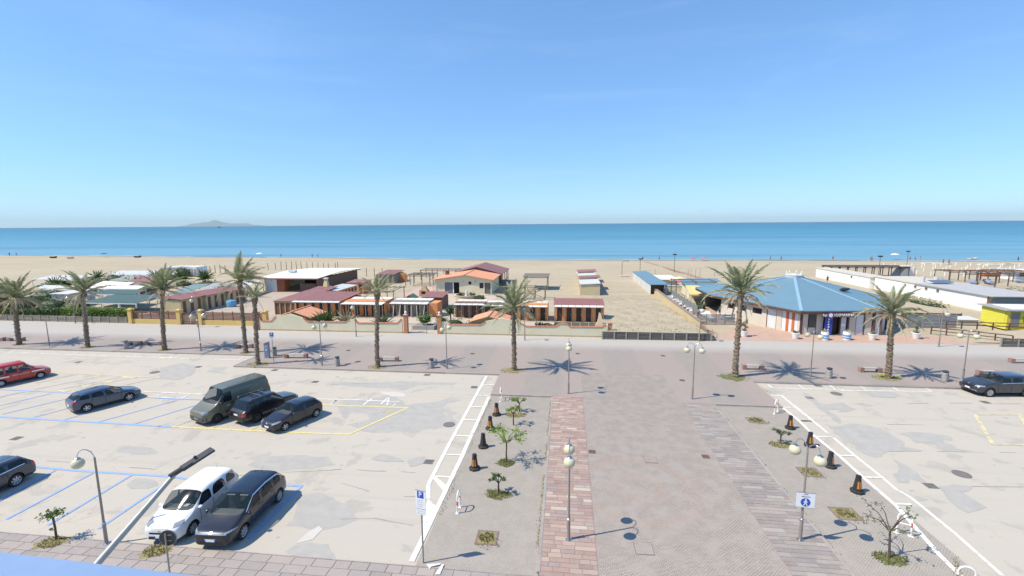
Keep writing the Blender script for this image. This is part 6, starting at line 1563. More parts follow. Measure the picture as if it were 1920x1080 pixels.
# main club house
th = thing('club_house', 'cream club house with a low terracotta gable facing the street', 'house', (-26.4, 90, SZ))
Wd = 11.6; he, hr = 2.95, 3.85; D = 10.0
def opening_wall(parent, segs, y0, y1, mat):
    mb = MB()
    for a, b, z0, z1 in segs: mb.bx(a, b, y0, y1, z0, z1)
    return part('wall', mb, mat, parent)
opening_wall(th, [(0, 2.0, 0, he), (5.0, 6.9, 0, he), (6.9, 7.5, 0, 1.9), (6.9, 7.5, 2.5, he), (7.5, 9.15, 0, he), (9.15, 9.95, 0, 1.1), (9.15, 9.95, 2.25, he), (9.95, 10.2, 0, he), (2.0, 5.0, 2.3, he), (10.2, 11.4, 2.25, he), (11.4, Wd, 0, he)], 0, .2, cream)
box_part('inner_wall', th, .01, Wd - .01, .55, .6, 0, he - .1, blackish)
box_part('side_wall', th, 0, .2, .21, D, 0, he, cream); box_part('side_wall', th, Wd - .2, Wd, .21, D, 0, he, cream)
mb = MB(); mb.wall_poly([(0, he), (Wd, he), (6.2, hr - .05)], .0, .2); part('gable', mb, cream, th)
box_part('sliding_door', th, 2.05, 3.55, .1, .14, .05, 2.25, M('grey_blue_shutter', (.14, .16, .19), .5, .15)); box_part('sliding_door', th, 3.62, 3.85, .08, .12, .05, 2.25, white_paint)
box_part('door', th, 10.22, 11.38, .1, .14, .03, 2.22, M('grey_door', (.13, .13, .12), .7, .15))
w_ = box_part('window', th, 9.17, 9.93, .09, .12, 1.12, 2.23, M('window_frame_brown', (.10, .06, .04), .6, .1)); box_part('pane', w_, 9.25, 9.85, .08, .089, 1.2, 2.15, glass_dark)
w_ = box_part('window', th, 6.92, 7.48, .09, .12, 1.92, 2.48, M('window_frame_brown', (0, 0, 0))); box_part('pane', w_, 6.97, 7.43, .08, .089, 1.97, 2.43, glass_dark)
for x in (5.9, 8.3): mb = MB(); mb.box((x, -.06, 2.5), (.12, .12, .2)); part('wall_light', mb, steel, th)
for s, xa, in ((-1, -.5), (1, Wd + .5)):
    q = [(xa, -.55, he - .06), (xa, D, he - .06), (6.2 + .004 * s, D, hr + .05), (6.2 + .004 * s, -.55, hr + .05)]
    slab_part('roof_slope', th, q, .09, terracotta); tile_rows(th, q[0], q[1], q[2], q[3], terracotta, .34)
mb = MB(); mb.beam((6.2, -.58, hr + .1), (6.2, D, hr + .1), .24, .1); part('ridge', mb, terracotta, th)
mb = MB(); mb.box((.9, 6.5, he + .55), (.7, .8, .9)); mb.box((.9, 6.5, he + 1.05), (.9, 1.0, .1)); part('chimney', mb, M('roof_vent_brown', (.2, .11, .08), .8, .2), th)
mb = MB(); mb.tube([(-.35, -.3, 0), (-.35, -.3, he - .2)], .05, 6); part('downpipe', mb, mid_grey, th)
th = thing('veranda', 'open beach veranda under a wide dull red gable roof behind the club house', 'veranda', (-20.0, 100.6, SZ))
q = [[(-5.5, 0, 3.0), (-5.5, 12.5, 3.0), (0, 12.5, 4.5), (0, 0, 4.5)], [(6.0, 0, 2.9), (6.0, 12.5, 2.9), (0.004, 12.5, 4.5), (0.004, 0, 4.5)]]
for k in q: slab_part('roof_slope', th, k, .1, redroof)
mb = MB(); mb.wall_poly([(-5.3, 2.95), (5.8, 2.85), (0, 4.4)], .1, .25); part('gable', mb, wood_brown, th)
for y in (2.5, 6, 9.5, 12): 
    box_part('post', th, 5.6, 5.75, y, y + .15, 0, 2.85, wood_dark)
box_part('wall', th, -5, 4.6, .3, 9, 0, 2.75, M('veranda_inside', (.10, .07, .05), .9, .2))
box_part('railing', th, 5.62, 5.72, 2.7, 12, .8, .9, wood_dark)
th = thing('raised_planter', 'round-fronted tan planter with a white statue and green shrubs before the club house', 'planter', (-18.3, 82.6, SZ))
mb = MB(); mb.lathe([(2.2, 0), (2.25, .05), (2.25, .75), (2.35, .8), (2.35, .92), (2.0, .92), (2.0, .7)], 24); o = part('basin', mb, M('planter_tan', (.50, .42, .29), .9, .1), th, smooth=True); o.scale.y = .75
mb = MB(); mb.lathe([(2.0, .75)] + [(1e-6, .76)], 20); o = part('soil', mb, earth, th); o.scale.y = .75
mb = MB(); mb.tube([(0, 0, .7), (.05, 0, 1.1), (-.05, 0, 1.5), (.1, 0, 1.9)], [.3, .22, .2, .08], 8); mb.tube([(0, 0, 1.4), (.45, 0, 1.75)], [.1, .05], 6); part('statue', mb, white_plaster, th, smooth=True)
mb = MB(); r_ = random.Random(3)
for s in (-1, 1): leafcloud(mb, (s * 1.05, 0, 1.1), (.9, .7, .45), 150, .14, r_, .2)
part('foliage', mb, leaf_dark, th)
th = thing('path_paving', 'pink tiled path beside the club house', 'path', (-30, 92, SZ)); mb = MB(); mb.slab([(-2.2, -6, .04), (2.2, -6, .04), (2.2, 8, .04), (-2.2, 8, .04)], .05); part('tiles', mb, M('pink_tiles', (.48, .34, .30), .9, .1), th)
th = thing('play_house', 'small orange play house with a green gable roof', 'hut', (-28.4, 77.5, SZ))
mb = MB(); mb.wall_poly([(0, 0), (1.7, 0), (1.7, .95), (.85, 1.5), (0, .95)], 0, 2.2); part('wall', mb, M('red_orange_boards', (.42, .12, .04), .85, .2), th)
for s in (-1, 1): slab_part('roof_slope', th, [(.85 + s * 1.0, -.15, .9), (.85 + s * 1.0, 2.35, .9), (.85 + .004 * s, 2.35, 1.58), (.85 + .004 * s, -.15, 1.58)], .06, M('green_roof', (.07, .17, .11), .7, .15))
box_part('door', th, .55, 1.15, -.03, -.004, 0, .85, wood_dark)
th = thing('brick_oven', 'ornamental pale chimney stack among the red roofs', 'chimney', (-44.0, 79.5, SZ + 2.7)); mb = MB(); mb.box((0, 0, .5), (.9, .9, 1.0), taper=.6); mb.box((0, 0, 1.2), (.5, .5, .5)); part('stack', mb, M('stack_cream', (.62, .52, .28), .9, .1), th); mb = MB(); mb.box((0, 0, 1.52), (.75, .75, .14)); part('cap', mb, white_plaster, th)
box_part('base', th, -.7, .7, -.7, .7, -2.7, 0, cream)
th = thing('barbecue_hut', 'small tan brick barbecue with an arched hood by the pink path', 'oven', (-27.6, 86.5, SZ)); mb = MB(); mb.box((0, 0, .6), (1.7, 1.2, 1.2)); mb.box((0, .1, 1.6), (1.3, .9, .8), taper=.5); part('body', mb, M('bbq_tan', (.45, .30, .17), .9, .15), th); box_part('mouth', th, -.4, .4, -.62, -.604, .5, 1.0, blackish)

# white-roofed pavilion
th = thing('beach_pavilion', 'large open beach pavilion under a sloping white sheet roof', 'pavilion', (-63.5, 90, SZ))
rw = M('white_roof_sheet', (.70, .69, .66), .7, .06, .8, 9); m = 6
for k in range(m):
    x0, x1 = -1 + 13.4 * k / m, -1 + 13.4 * (k + .985) / m
    slab_part('roof_panel', th, [(x0, -1, 3.05), (x1, -1, 3.02), (x1, 10, 3.55), (x0, 10, 3.6)], .08, rw); slab_part('roof_panel', th, [(x0, 10.02, 3.55), (x1, 10.02, 3.5), (x1, 21, 3.05), (x0, 21, 3.1)], .08, rw)
box_part('fascia', th, -1, 12.4, -1.05, -.99, 2.75, 3.0, M('red_fascia', (.30, .07, .05), .7, .1))
box_part('white_panel', th, .2, 2.7, -.2, 0, .1, 2.7, white_paint); box_part('pier', th, 2.75, 4.4, -.15, 1.8, 0, 2.8, M('rust_pier', (.30, .11, .05), .8, .2))
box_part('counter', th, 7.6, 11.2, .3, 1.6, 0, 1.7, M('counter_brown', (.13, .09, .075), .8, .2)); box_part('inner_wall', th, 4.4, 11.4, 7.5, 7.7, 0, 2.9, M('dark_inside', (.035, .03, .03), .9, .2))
box_part('side_wall', th, 11.45, 11.6, .2, 19, 0, 2.85, M('brown_side', (.17, .10, .07), .85, .2)); box_part('side_wall', th, -.2, 0, 0, 19, 0, 2.9, cream)
for k in range(9): mb = MB(); mb.beam((11.3, 2 + k * 2.1, 2.86), (12.6, 2 + k * 2.1, 2.95), .12, .14); part('rafter_end', mb, wood_dark, th)
mb = MB(); mb.box((2.6, 6, 3.75), (1.6, .9, .45)); part('roof_box', mb, light_grey, th)
# pergolas -------------------------------------------------------------------
def pergola(label, x0, x1, y0, y1, h, nx, ny, mat, slats=0, roof=None, group='pergolas on the sand', name='pergola', beams=True):
    th = thing(name, label, 'pergola', (x0, y0, SZ), 0, group); Lx, Ly = x1 - x0, y1 - y0
    pm = MB(); pm.bx(-.07, .07, -.07, .07, 0, h); pme = pm.mesh('post', mat)
    for i in range(nx + 1):
        for j in range(ny + 1):
            if 0 < i < nx and 0 < j < ny: continue
            link('post', pme, th, (Lx * i / nx, Ly * j / ny, 0))
    if beams:
        for j in range(ny + 1): mb = MB(); mb.beam((-.3, Ly * j / ny, h + .07), (Lx + .3, Ly * j / ny, h + .07), .1, .14); part('beam', mb, mat, th)
        for i in range(nx + 1): mb = MB(); mb.beam((Lx * i / nx, -.3, h + .2), (Lx * i / nx, Ly + .3, h + .2), .09, .11); part('cross_beam', mb, mat, th)
    if slats:
        sm = MB(); sm.bx(-.03, .03, -.35, Ly + .35, 0, .08); sme = sm.mesh('rafter', mat)
        for k in range(slats): link('rafter', sme, th, (Lx * (k + .5) / slats, 0, h + .26))
    if roof: slab_part('shade_roof', th, [(-.4, -.4, h + .34), (Lx + .4, -.4, h + .34), (Lx + .4, Ly + .4, h + .42), (-.4, Ly + .4, h + .42)], .06, roof)
    return th
pergola('bare timber pergola left of the club house roof', -36.2, -30.5, 100, 106, 2.3, 3, 2, wood_grey, 10)
pergola('longer timber pergola farther out behind the club house', -36.5, -24.5, 112, 116.5, 2.3, 4, 1, wood_grey, 16)
pergola('tall shade pergola with a slatted roof right of the club house', -8.6, -3.9, 96, 101, 2.6, 1, 1, wood_grey, 12, M('grey_reed', (.17, .155, .13), .95, .25, 4, 30))
pergola('bare pergola frame in front of the tall shade pergola', -7.6, -3.8, 83.4, 86, 2.2, 2, 1, wood_grey, 0)
pergola('low pipe frame arbour behind the pale canopy', -34.2, -30.8, 78.5, 84, 2.0, 1, 1, wood_grey, 3)
th = thing('timber_pile', 'crossed timber beams leaning under the bare pergola frame', 'timber', (-6, 85, SZ))
for a in ((-2, .2, 2, 1.9), (-1.8, 1.7, 1.6, .3), (-.8, .1, 1.2, 1.8), (-1.2, 1.9, .3, .2)): mb = MB(); mb.beam((a[0], 0, a[1]), (a[2], rnd.uniform(-.4, .4), a[3]), .1, .1); part('beam', mb, wood_grey, th)
th = thing('leaning_post', 'short dark post leaning in the sand right of the pergolas', 'post', (2.8 - 4.3, 97, SZ)); mb = MB(); mb.beam((0, 0, -.2), (.35, 0, 1.0), .12, .12); part('post', mb, wood_dark, th)
brp = M('brown_pergola', (.12, .07, .05), .85, .2, 3)
pergola('leftmost brown pergola frame on the right-hand beach', 87.2, 90.4, 115.2, 119.6, 2.2, 1, 1, brp, 4); pergola('second brown pergola on the right-hand beach, white boat behind it', 91.6, 96.2, 113.8, 118.6, 2.2, 2, 1, brp, 6)
pergola('third brown pergola on the right-hand beach with sunbeds beneath', 97.8, 104.6, 116.4, 120.4, 2.2, 2, 1, brp, 8); pergola('near brown pergola whose two posts rise behind the grey flat roof', 87.6, 93.5, 104.4, 108.5, 2.6, 1, 1, brp, 5)
pergola('long dark pergola roof beyond the white cabin row', 66.6, 84.5, 124, 128, 2.3, 9, 1, brp, 0, M('dark_reed', (.075, .05, .04), .95, .2))
# little red and white cabin row going seaward
th0 = None
for (y0, y1, m, lab, w) in ((89.6, 96.8, light_grey, 'nearest pale-roofed cabin of the row leading to the sea', 3.9), (96.9, 101.2, redroof, 'nearer red-roofed cabin of the row leading to the sea', 4.4), (101.3, 109.0, light_grey, 'farther pale-roofed cabin of the row leading to the sea', 3.9), (109.1, 114.6, redroof, 'farther red-roofed cabin of the row leading to the sea', 4.4), (116, 119, white_paint, 'white-topped box at the seaward end of the cabin row', 3.4)):
    th = thing('beach_cabin', lab, 'cabin', (2.9, y0, SZ), 0, 'cabins in the row leading to the sea'); D = y1 - y0; hh_ = 2.5 if m is redroof else (2.15 if m is not white_paint else 1.5)
    box_part('wall', th, 0, 3.7, 0, D, 0, hh_, M('row_cream', (.56, .47, .30), .9, .1)); slab_part('roof', th, [(-.2, -.15, hh_ + .05), (w - .1, -.15, hh_ + .25), (w - .1, D, hh_ + .25), (-.2, D, hh_ + .05)], .1, m)
    box_part('door', th, -.03, -.004, .3, 1.2, 0, 1.9, wood_dark)

# sand bank behind the plank fence, low walls along it
mb = MB(); nx, ny = 24, 40
for j in range(ny + 1):
    for i in range(nx + 1):
        x = 4.5 + 12.8 * i / nx; y = 55.36 + 30 * j / ny; t = j / ny
        z = .90 * (1 - t) ** 1.6 + .10 + .06 * math.sin(x * 1.7 + y * .9) * min(1, t * 6) + .05 * math.sin(x * .8 - y * 1.3) * min(1, t * 6)
        if i in (0, nx): z = .08 if j else z
        mb.v.append((x, y, max(z, .06)))
for j in range(ny):
    for i in range(nx): a = j * (nx + 1) + i; mb.f.append((a, a + 1, a + nx + 2, a + nx + 1)); mb.m.append(0)
struct('sand_bank', mb, sandm, True)
sandwall = M('sandy_wall', (.50, .41, .25), .9, .1, 1); brcop = M('wall_coping_brown', (.27, .20, .15), .9, .15)
th = thing('lot_wall', 'long sand-coloured wall along the right side of the empty sand lot', 'wall', (17.35, 60.5, SZ)); box_part('wall', th, -.12, .12, 0, 31, 0, 1.2, sandwall); box_part('coping', th, -.2, .2, 0, 31, 1.203, 1.28, brcop); box_part('end_pillar', th, -.25, .35, -.7, -.01, 0, 1.35, sandwall); box_part('pillar_cap', th, -.32, .42, -.77, .06, 1.353, 1.43, brcop)
th = thing('stair_wall', 'low stepped brown-topped wall descending to the promenade by the bicycle', 'wall', (17.45, 55.5, SZ)); mb = MB(); mb.slab([(-.15, 0, .55), (.15, 0, .55), (.15, 4.2, 1.0), (-.15, 4.2, 1.0)], .9); part('wall', mb, brcop, th)
# blue-roofed hut row
blueroof = M('blue_metal_roof', (.14, .24, .31), .5, .06, .7, 9, spec=.3); blueridge = M('blue_ridge', (.25, .40, .50), .45, .05)
th = thing('blue_roof_huts', 'long narrow hut row with a sky blue roof beside the sand lot', 'hut', (16.6, 91.8, SZ))
for k in range(14): box_part('wall_panel', th, -.06, .0, .1 + k * 1.75, 1.78 + k * 1.75, 0, 1.95, M('pale_panel', (.55, .55, .54), .7, .06, rand=.06))
for k in range(6): slab_part('roof_panel', th, [(-.25, k * 4.1 - .5, 2.05), (3.0, k * 4.1 - .5, 2.25), (3.0, (k + .985) * 4.1 - .5, 2.25), (-.25, (k + .985) * 4.1 - .5, 2.05)], .07, blueroof)
box_part('end_roof', th, -.3, 3.4, -1.9, -.55, 2.1, 2.2, blueroof); box_part('inner_wall', th, .1, 2.4, .6, .7, 0, 2.0, wood_dark); box_part('corner_post', th, 2.7, 3.0, -.3, 0, 0, 2.08, M('pale_blue_post', (.30, .45, .55), .6, .1)); box_part('back_wall', th, 2.6, 2.75, .8, 24, 0, 2.0, light_grey)
th = thing('white_shed', 'flat white hut roof beside the blue-roofed row', 'hut', (19.9, 101.6, SZ)); box_part('wall', th, 0, 4, 0, 8, 0, 1.7, cream); box_part('roof', th, -.3, 4.3, -.3, 8.3, 1.703, 1.85, white_paint)
th = thing('low_wall', 'low cream wall below the multicoloured parasol', 'wall', (20.2, 96, SZ)); box_part('wall', th, 0, 8.5, 0, .2, 0, 1.1, cream); box_part('coping', th, -.05, 8.55, -.06, .26, 1.103, 1.2, white_plaster)
# parasol with coloured segments
u0 = Vector((23.6, 99.0, SZ)); th = thing('parasol', 'big multicoloured parasol with cream, red and blue segments', 'parasol', u0)
mb = MB(); mb.tube([(0, 0, 0), (0, 0, 2.5)], .03, 6); part('pole', mb, white_paint, th); ucol = [M('parasol_%d' % i, c, .8, .05) for i, c in enumerate(((.72, .60, .33), (.50, .06, .07), (.72, .60, .33), (.06, .10, .32), (.60, .12, .16), (.12, .22, .48)))]
for k in range(12):
    a, b = 2 * PI * k / 12, 2 * PI * (k + 1) / 12; mb = MB()
    P = lambda an, r, z: (r * math.cos(an), r * math.sin(an), z)
    mb.add([(0, 0, 2.75), P(a, 1.5, 2.35), P(b, 1.5, 2.35)], [(0, 1, 2)]); part('panel', mb, ucol[0], th); mb = MB(); mb.add([P(a, 1.5, 2.35), P(a, 1.95, 1.95), P(b, 1.95, 1.95), P(b, 1.5, 2.35)], [(0, 1, 2, 3)]); part('valance', mb, ucol[1 + k % 5], th)
# yellow awning and terrace clutter
th = thing('awning', 'pale yellow awning over the terrace behind the large palm', 'awning', (20.8, 79.2, SZ)); m = 5
for k in range(m): slab_part('awning_panel', th, [(.6 * 0 + 3.0 * k / m, 0, 1.95), (3.0 * (k + .98) / m, 0, 1.95), (1.0 + 4.2 * (k + .98) / m, 7.6, 2.5), (1.0 + 4.2 * k / m, 7.6, 2.5)], .04, M('awning_yellow', (.62, .50, .22), .8, .06, rand=.05))
box_part('valance', th, 0, 3.0, -.03, -.004, 1.7, 1.95, M('awning_yellow', (0, 0, 0)))
for x, y in ((.1, .1), (2.9, .1), (1.1, 7.4), (5.1, 7.4)): box_part('post', th, x - .05, x + .05, y - .05, y + .05, 0, 1.93, white_paint)
pergola('thin pipe frame above the yellow awning', 20.5, 27.5, 88, 92, 2.9, 2, 1, M('rust_pipe', (.2, .13, .1), .7, .2), 0, None, None, 'frame')
gs = M('grey_screen', (.21, .22, .22), .8, .15, 2); 
th = thing('screen_fence', 'tall dark mesh screen fence beside the stacked white chairs', 'fence', (19.6, 70.4, SZ), R(90))
for k in range(9): box_part('screen_panel', th, k * 1.9, k * 1.9 + 1.82, -.03, .03, .05, 1.55, gs); box_part('post', th, k * 1.9 - .08, k * 1.9 - .003, -.05, .05, 0, 1.7, grey_metal)
plank_fence('slat_gate', 'grey slatted yard gate between the bicycle and the blue-roofed pavilion', (17.95, 64.2), (22.9, 64.6), 1.5, 4, 8, M('grey_slat', (.25, .26, .27), .8, .12, rand=.15), grey_metal, SZ, None, .15, .05, .09)
# plastic chairs in stacks and loungers
ORD = 'first second third fourth fifth sixth seventh eighth ninth tenth eleventh twelfth thirteenth fourteenth fifteenth sixteenth seventeenth eighteenth nineteenth twentieth twenty-first twenty-second twenty-third'.split()
def chair_mesh():
    mb = MB(); mb.box((0, 0, .43), (.46, .46, .04)); mb.box((0, .22, .68), (.46, .04, .46))
    for x in (-.2, .2):
        for y in (-.2, .2): mb.box((x, y, .21), (.04, .04, .42))
        mb.box((x, 0, .62), (.05, .42, .03))
    return mb.mesh('plastic_chair', white_paint)
cm = chair_mesh()
for i in range(14):
    o = link('plastic_chair', cm, None, (18.35 + (i % 2) * .62, 70.6 + i * 1.05, SZ)); o.rotation_euler.z = rnd.uniform(-.5, .5); tag(o, ORD[i] + ' white plastic chair along the sand lot wall, lower of its pair', 'chair', 'white plastic chairs by the sand lot wall')
    o2 = link('plastic_chair', cm, None, (18.35 + (i % 2) * .62, 70.6 + i * 1.05, SZ + .13)); o2.rotation_euler.z = o.rotation_euler.z; tag(o2, ORD[i] + ' white plastic chair along the sand lot wall, stacked on another', 'chair', 'white plastic chairs by the sand lot wall')
lm = MB(); lm.box((0, -.1, .33), (.66, 1.3, .05)); lm.box((0, .85, .55), (.66, .75, .05), 0, 0, R(38))
for x in (-.28, .28):
    for y in (-.65, .45): lm.box((x, y, .16), (.05, .05, .32))
lmw = lm.mesh('sun_lounger', white_paint); lmb = lm.mesh('sun_lounger', M('grey_blue_canvas', (.26, .31, .40), .8, .12)); lmd = lm.mesh('sun_lounger', M('dark_canvas', (.07, .07, .085), .8, .12))
def loungers(pts, me, lab, grp, stack=1, rz=0):
    for p in pts:
        for k in range(stack):
            o = link('sun_lounger', me, None, (p[0], p[1], SZ + .14 * k)); o.rotation_euler.z = rz + rnd.uniform(-.15, .15); tag(o, lab if len(pts) == 1 and stack == 1 else lab + ', %s from the %s' % (ORD[pts.index(p)], 'left' if not rz else 'front') + (', %s of its pile' % ('lowest', 'second', 'third', 'top')[k if k < stack - 1 else 3] if stack > 1 else ''), 'sun lounger', grp)
loungers([(22.9, 66.3 + .0), (23.0, 68.2)], lmw, 'stacked white lounger behind the slatted gate', 'white loungers behind the gate', 4, R(90)); loungers([(20.6, 67), (20.7, 68.4), (20.4, 70)], lmw, 'white lounger beside the mesh screen', 'white loungers at the screen', 2)
loungers([(87.9, 117.2)], lmb, 'grey-blue lounger under the leftmost brown pergola', None); loungers([(92.6, 112.0), (93.1, 112.6)], lmd, 'dark folded lounger between the brown pergolas', 'dark loungers between pergolas', 2)
loungers([(88.6 + i * 1.15, 110.6 + (i % 3) * 1.3) for i in range(6)], lmb, 'grey-blue lounger near the brown pergola', 'loungers heaped near the pergola', 2); loungers([(101 + i * 1.2, 114.5 + (i % 2) * 1.4) for i in range(6)], lmb, 'grey-blue lounger far right of the pergolas', 'loungers at the far right', 2)
loungers([(44.5, 122.5)], lmd, 'dark lounger on the open sand left of the large palm', None)

# ---------------------------------------------------------------- blue-roofed pavilion
th = thing('blue_pavilion', 'many-sided cream bar pavilion under a broad sky blue roof', 'pavilion', (33.2, 71.5, SZ))
O = Vector((33.2, 71.5, 0)); WV = [(28.9, 59.6), (38.4, 60.0), (44.3, 67.2), (44.3, 76), (38.5, 83.5), (29, 84), (22.9, 78.5), (22.9, 70.2)]
EV = [(28.55, 58.75), (38.3, 59.75), (45.6, 67.0), (45.6, 76.4), (39, 84.8), (28.4, 85.2), (21.6, 79.2), (21.7, 71.3)]
wc = [Vector((x, y, 0)) - O for x, y in WV]; ev = [Vector((x, y, 3.15)) - O for x, y in EV]; ap = Vector((.2, .1, 6.1)); r0 = 1.1
for i in range(8):
    a, b = ev[i], ev[(i + 1) % 8]; k = 0.93
    ta, tb = a.lerp(ap, k), b.lerp(ap, k); slab_part('roof_facet', th, [a, b, tb, ta], .12, blueroof)
    mb = MB(); u = Vector((0, 0, .03)); mb.beam(a + u, ta + u, .38, .05); part('roof_ridge', mb, blueridge, th)
    mb = MB(); d0 = Vector((0, 0, -.27)); mb.beam(a + d0, b + d0, .08, .28); part('fascia', mb, wood_dark, th)
mb = MB(); mb.lathe([(1.15, 5.72), (1.2, 5.8), (1.2, 6.15), (1.25, 6.2), (.9, 6.3), (.2, 6.42)], 14, (.2, .1, 0)); part('roof_cap', mb, light_grey, th, smooth=True)
for k in range(7): mb = MB(); a = k * .9; mb.tube([(.2 + .9 * math.cos(a), .1 + .9 * math.sin(a), 6.15), (.2 + 1.05 * math.cos(a), .1 + 1.05 * math.sin(a), 6.75)], .07, 5); part('cap_prong', mb, white_paint, th)
mb = MB(); mb.box((4.4, -5.0, 4.78), (.9, .7, .25), 0, 0, R(-22)); part('skylight', mb, dark_metal, th)
pav_cream = M('pavilion_cream', (.56, .50, .42), .85, .07, 1); curtain = M('white_shutter', (.62, .63, .64), .7, .08, 2, rand=.05); orcur = M('orange_shutter', (.50, .13, .04), .75, .1)
for i in (2, 3, 4, 5):
    a, b = wc[i], wc[(i + 1) % 8]; d = (b - a); n = Vector((d.y, -d.x, 0)).normalized(); mb = MB(); mb.beam(a + Vector((0, 0, 1.5)), b + Vector((0, 0, 1.5)), .2, 3.0); part('wall', mb, pav_cream, th)
def facet(i, items, zt=2.9):
    """items along one wall: (from, to, kind)"""
    a, b = wc[i], wc[(i + 1) % 8]; d = b - a; an = math.atan2(d.y, d.x); L = d.length
    def P(nm, s, e, z0, z1, y0, y1, mat, par=th):
        mb = MB(); mb.bx(s, e, y0, y1, z0, z1); o = part(nm, mb, mat, par); o.location = a if par is th else (0, 0, 0); o.rotation_euler.z = an if par is th else 0; return o
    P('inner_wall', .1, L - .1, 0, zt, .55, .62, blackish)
    for s, e, k in items:
        s *= L; e *= L
        if k == 'wall': P('wall', s, e, 0, zt, 0, .2, pav_cream)
        elif k == 'hiwin':
            P('wall', s, e, 0, 1.55, 0, .2, pav_cream); P('wall', s, e, 2.35, zt, 0, .2, pav_cream); w = P('window', s, e, 1.553, 2.347, .1, .14, wood_dark); P('pane', s + .06, e - .06, 1.6, 2.29, .08, .098, glass_dark, w)
        elif k == 'door': P('frame', s, s + .07, 0, zt - .25, .0, .2, wood_brown); P('frame', e - .07, e, 0, zt - .25, .0, .2, wood_brown); P('door', s + .08, e - .08, .02, zt - .35, .08, .13, curtain); P('lintel', s, e, zt - .33, zt, .0, .2, wood_brown)
        elif k == 'white': P('shutter', s + .01, e - .01, .02, zt - .15, .06, .12, curtain)
        elif k == 'orange': P('shutter', s + .01, e - .01, .02, zt - .15, .03, .09, orcur)
        elif k == 'post': P('post', s, e, 0, zt + .2, -.12, .1, wood_dark)
        elif k == 'glass': P('window', s, e, .9, zt - .3, .1, .13, glass_dark); P('wall', s, e, 0, .89, .05, .2, pav_cream)
        elif k == 'dark': P('doorway', s, e, 0, zt - .2, .4, .44, M('shop_inside', (.06, .04, .03), .8, .3))
facet(7, [(.0, .10, 'wall'), (.10, .20, 'hiwin'), (.20, .26, 'wall'), (.26, .36, 'hiwin'), (.36, .44, 'wall'), (.44, .56, 'hiwin'), (.56, .62, 'wall'), (.62, .74, 'door'), (.74, .80, 'wall'), (.80, .845, 'white'), (.845, .875, 'orange'), (.875, .91, 'white'), (.91, .94, 'orange'), (.94, .975, 'white'), (.975, 1.0, 'wall')])
facet(0, [(.0, .02, 'post'), (.035, .10, 'wall'), (.115, .20, 'glass'), (.21, .29, 'wall'), (.385, .40, 'post'), (.40, .49, 'dark'), (.49, .505, 'post'), (.51, .58, 'white'), (.59, .605, 'post'), (.61, .69, 'wall'), (.69, .80, 'door'), (.81, .89, 'wall'), (.90, .925, 'post'), (.94, 1.0, 'white')])
facet(1, [(0, .03, 'post'), (.05, .25, 'white'), (.27, .42, 'white'), (.45, .48, 'post'), (.5, .7, 'wall'), (.72, 1, 'wall')])
# lettering over the entrance and banner
sg = thing('bar_sign', 'white raised sign lettering with a round emblem under the blue eave', 'sign', (33.3, 58.92, SZ + 2.62), R(5.5))
sx_ = lambda p: W(p, 588, 59.0).x - 33.3
purple = M('sign_purple', (.10, .05, .18), .6, .2)
box_part('backing', sg, sx_(1539), sx_(1604), .02, .06, -.22, .26, M('sign_board_dark', (.09, .05, .045), .7, .2)); text_mesh('lettering', 'Bagno', .40, sign_white, sg, (sx_(1546.5), 0, .04), extrude=.02, sx=.75); text_mesh('lettering', 'ROSMARINA', .48, sign_white, sg, (sx_(1582), 0, .03), extrude=.025, sx=.95)
mb = MB(); mb.lathe([(.42, -.03), (.42, .01)], 20, (sx_(1556), 0, -.02), 0, 'Y'); part('emblem', mb, purple, sg); mb = MB(); mb.lathe([(.24, -.05), (.24, -.032)], 16, (sx_(1556), 0, .03), 0, 'Y'); part('emblem_centre', mb, sign_white, sg)
bn = thing('banner', 'tall blue banner with white letters beside the bar doorway', 'banner', (32.1, 59.35, SZ), R(3)); mb = MB(); mb.bx(-.45, .45, 0, .06, .12, 2.75); part('panel', mb, M('banner_blue', (.03, .06, .36), .6, .2, 3), bn)
for k in range(6): mb = MB(); z = 2.4 - k * .33; mb.box((rnd.uniform(-.03, .03), -.012, z), (.17, .012, .2)); mb.box((rnd.uniform(-.03, .03), -.02, z), (.07, .012, .06)); part('letter_mark', mb, sign_white, bn)
sgn = thing('notice', 'small white notice hanging in the dark bar doorway', 'notice', (33.75, 59.3, SZ + 1.35)); box_part('card', sgn, -.2, .2, 0, .02, -.13, .13, sign_white)
# blue roof wing behind
th = thing('blue_roof_wing', 'small blue-roofed wing behind the pavilion on its left', 'building', (22.6, 86.5, SZ)); box_part('wall', th, 0, 6, 0, 6, 0, 2.3, cream); slab_part('roof', th, [(-.6, -.6, 2.4), (6.6, -.6, 2.5), (6.6, 6.6, 3.1), (-.6, 6.6, 3.0)], .1, blueroof); box_part('window', th, 1, 2, -.03, -.004, 1.0, 1.8, glass_dark)
plank_fence('slat_fence', 'grey board fence in shade right of the pavilion', (44.5, 64.6), (50.6, 65.0), 1.75, 3, 5, M('grey_board', (.24, .25, .27), .8, .12, rand=.12), lt_post, SZ)
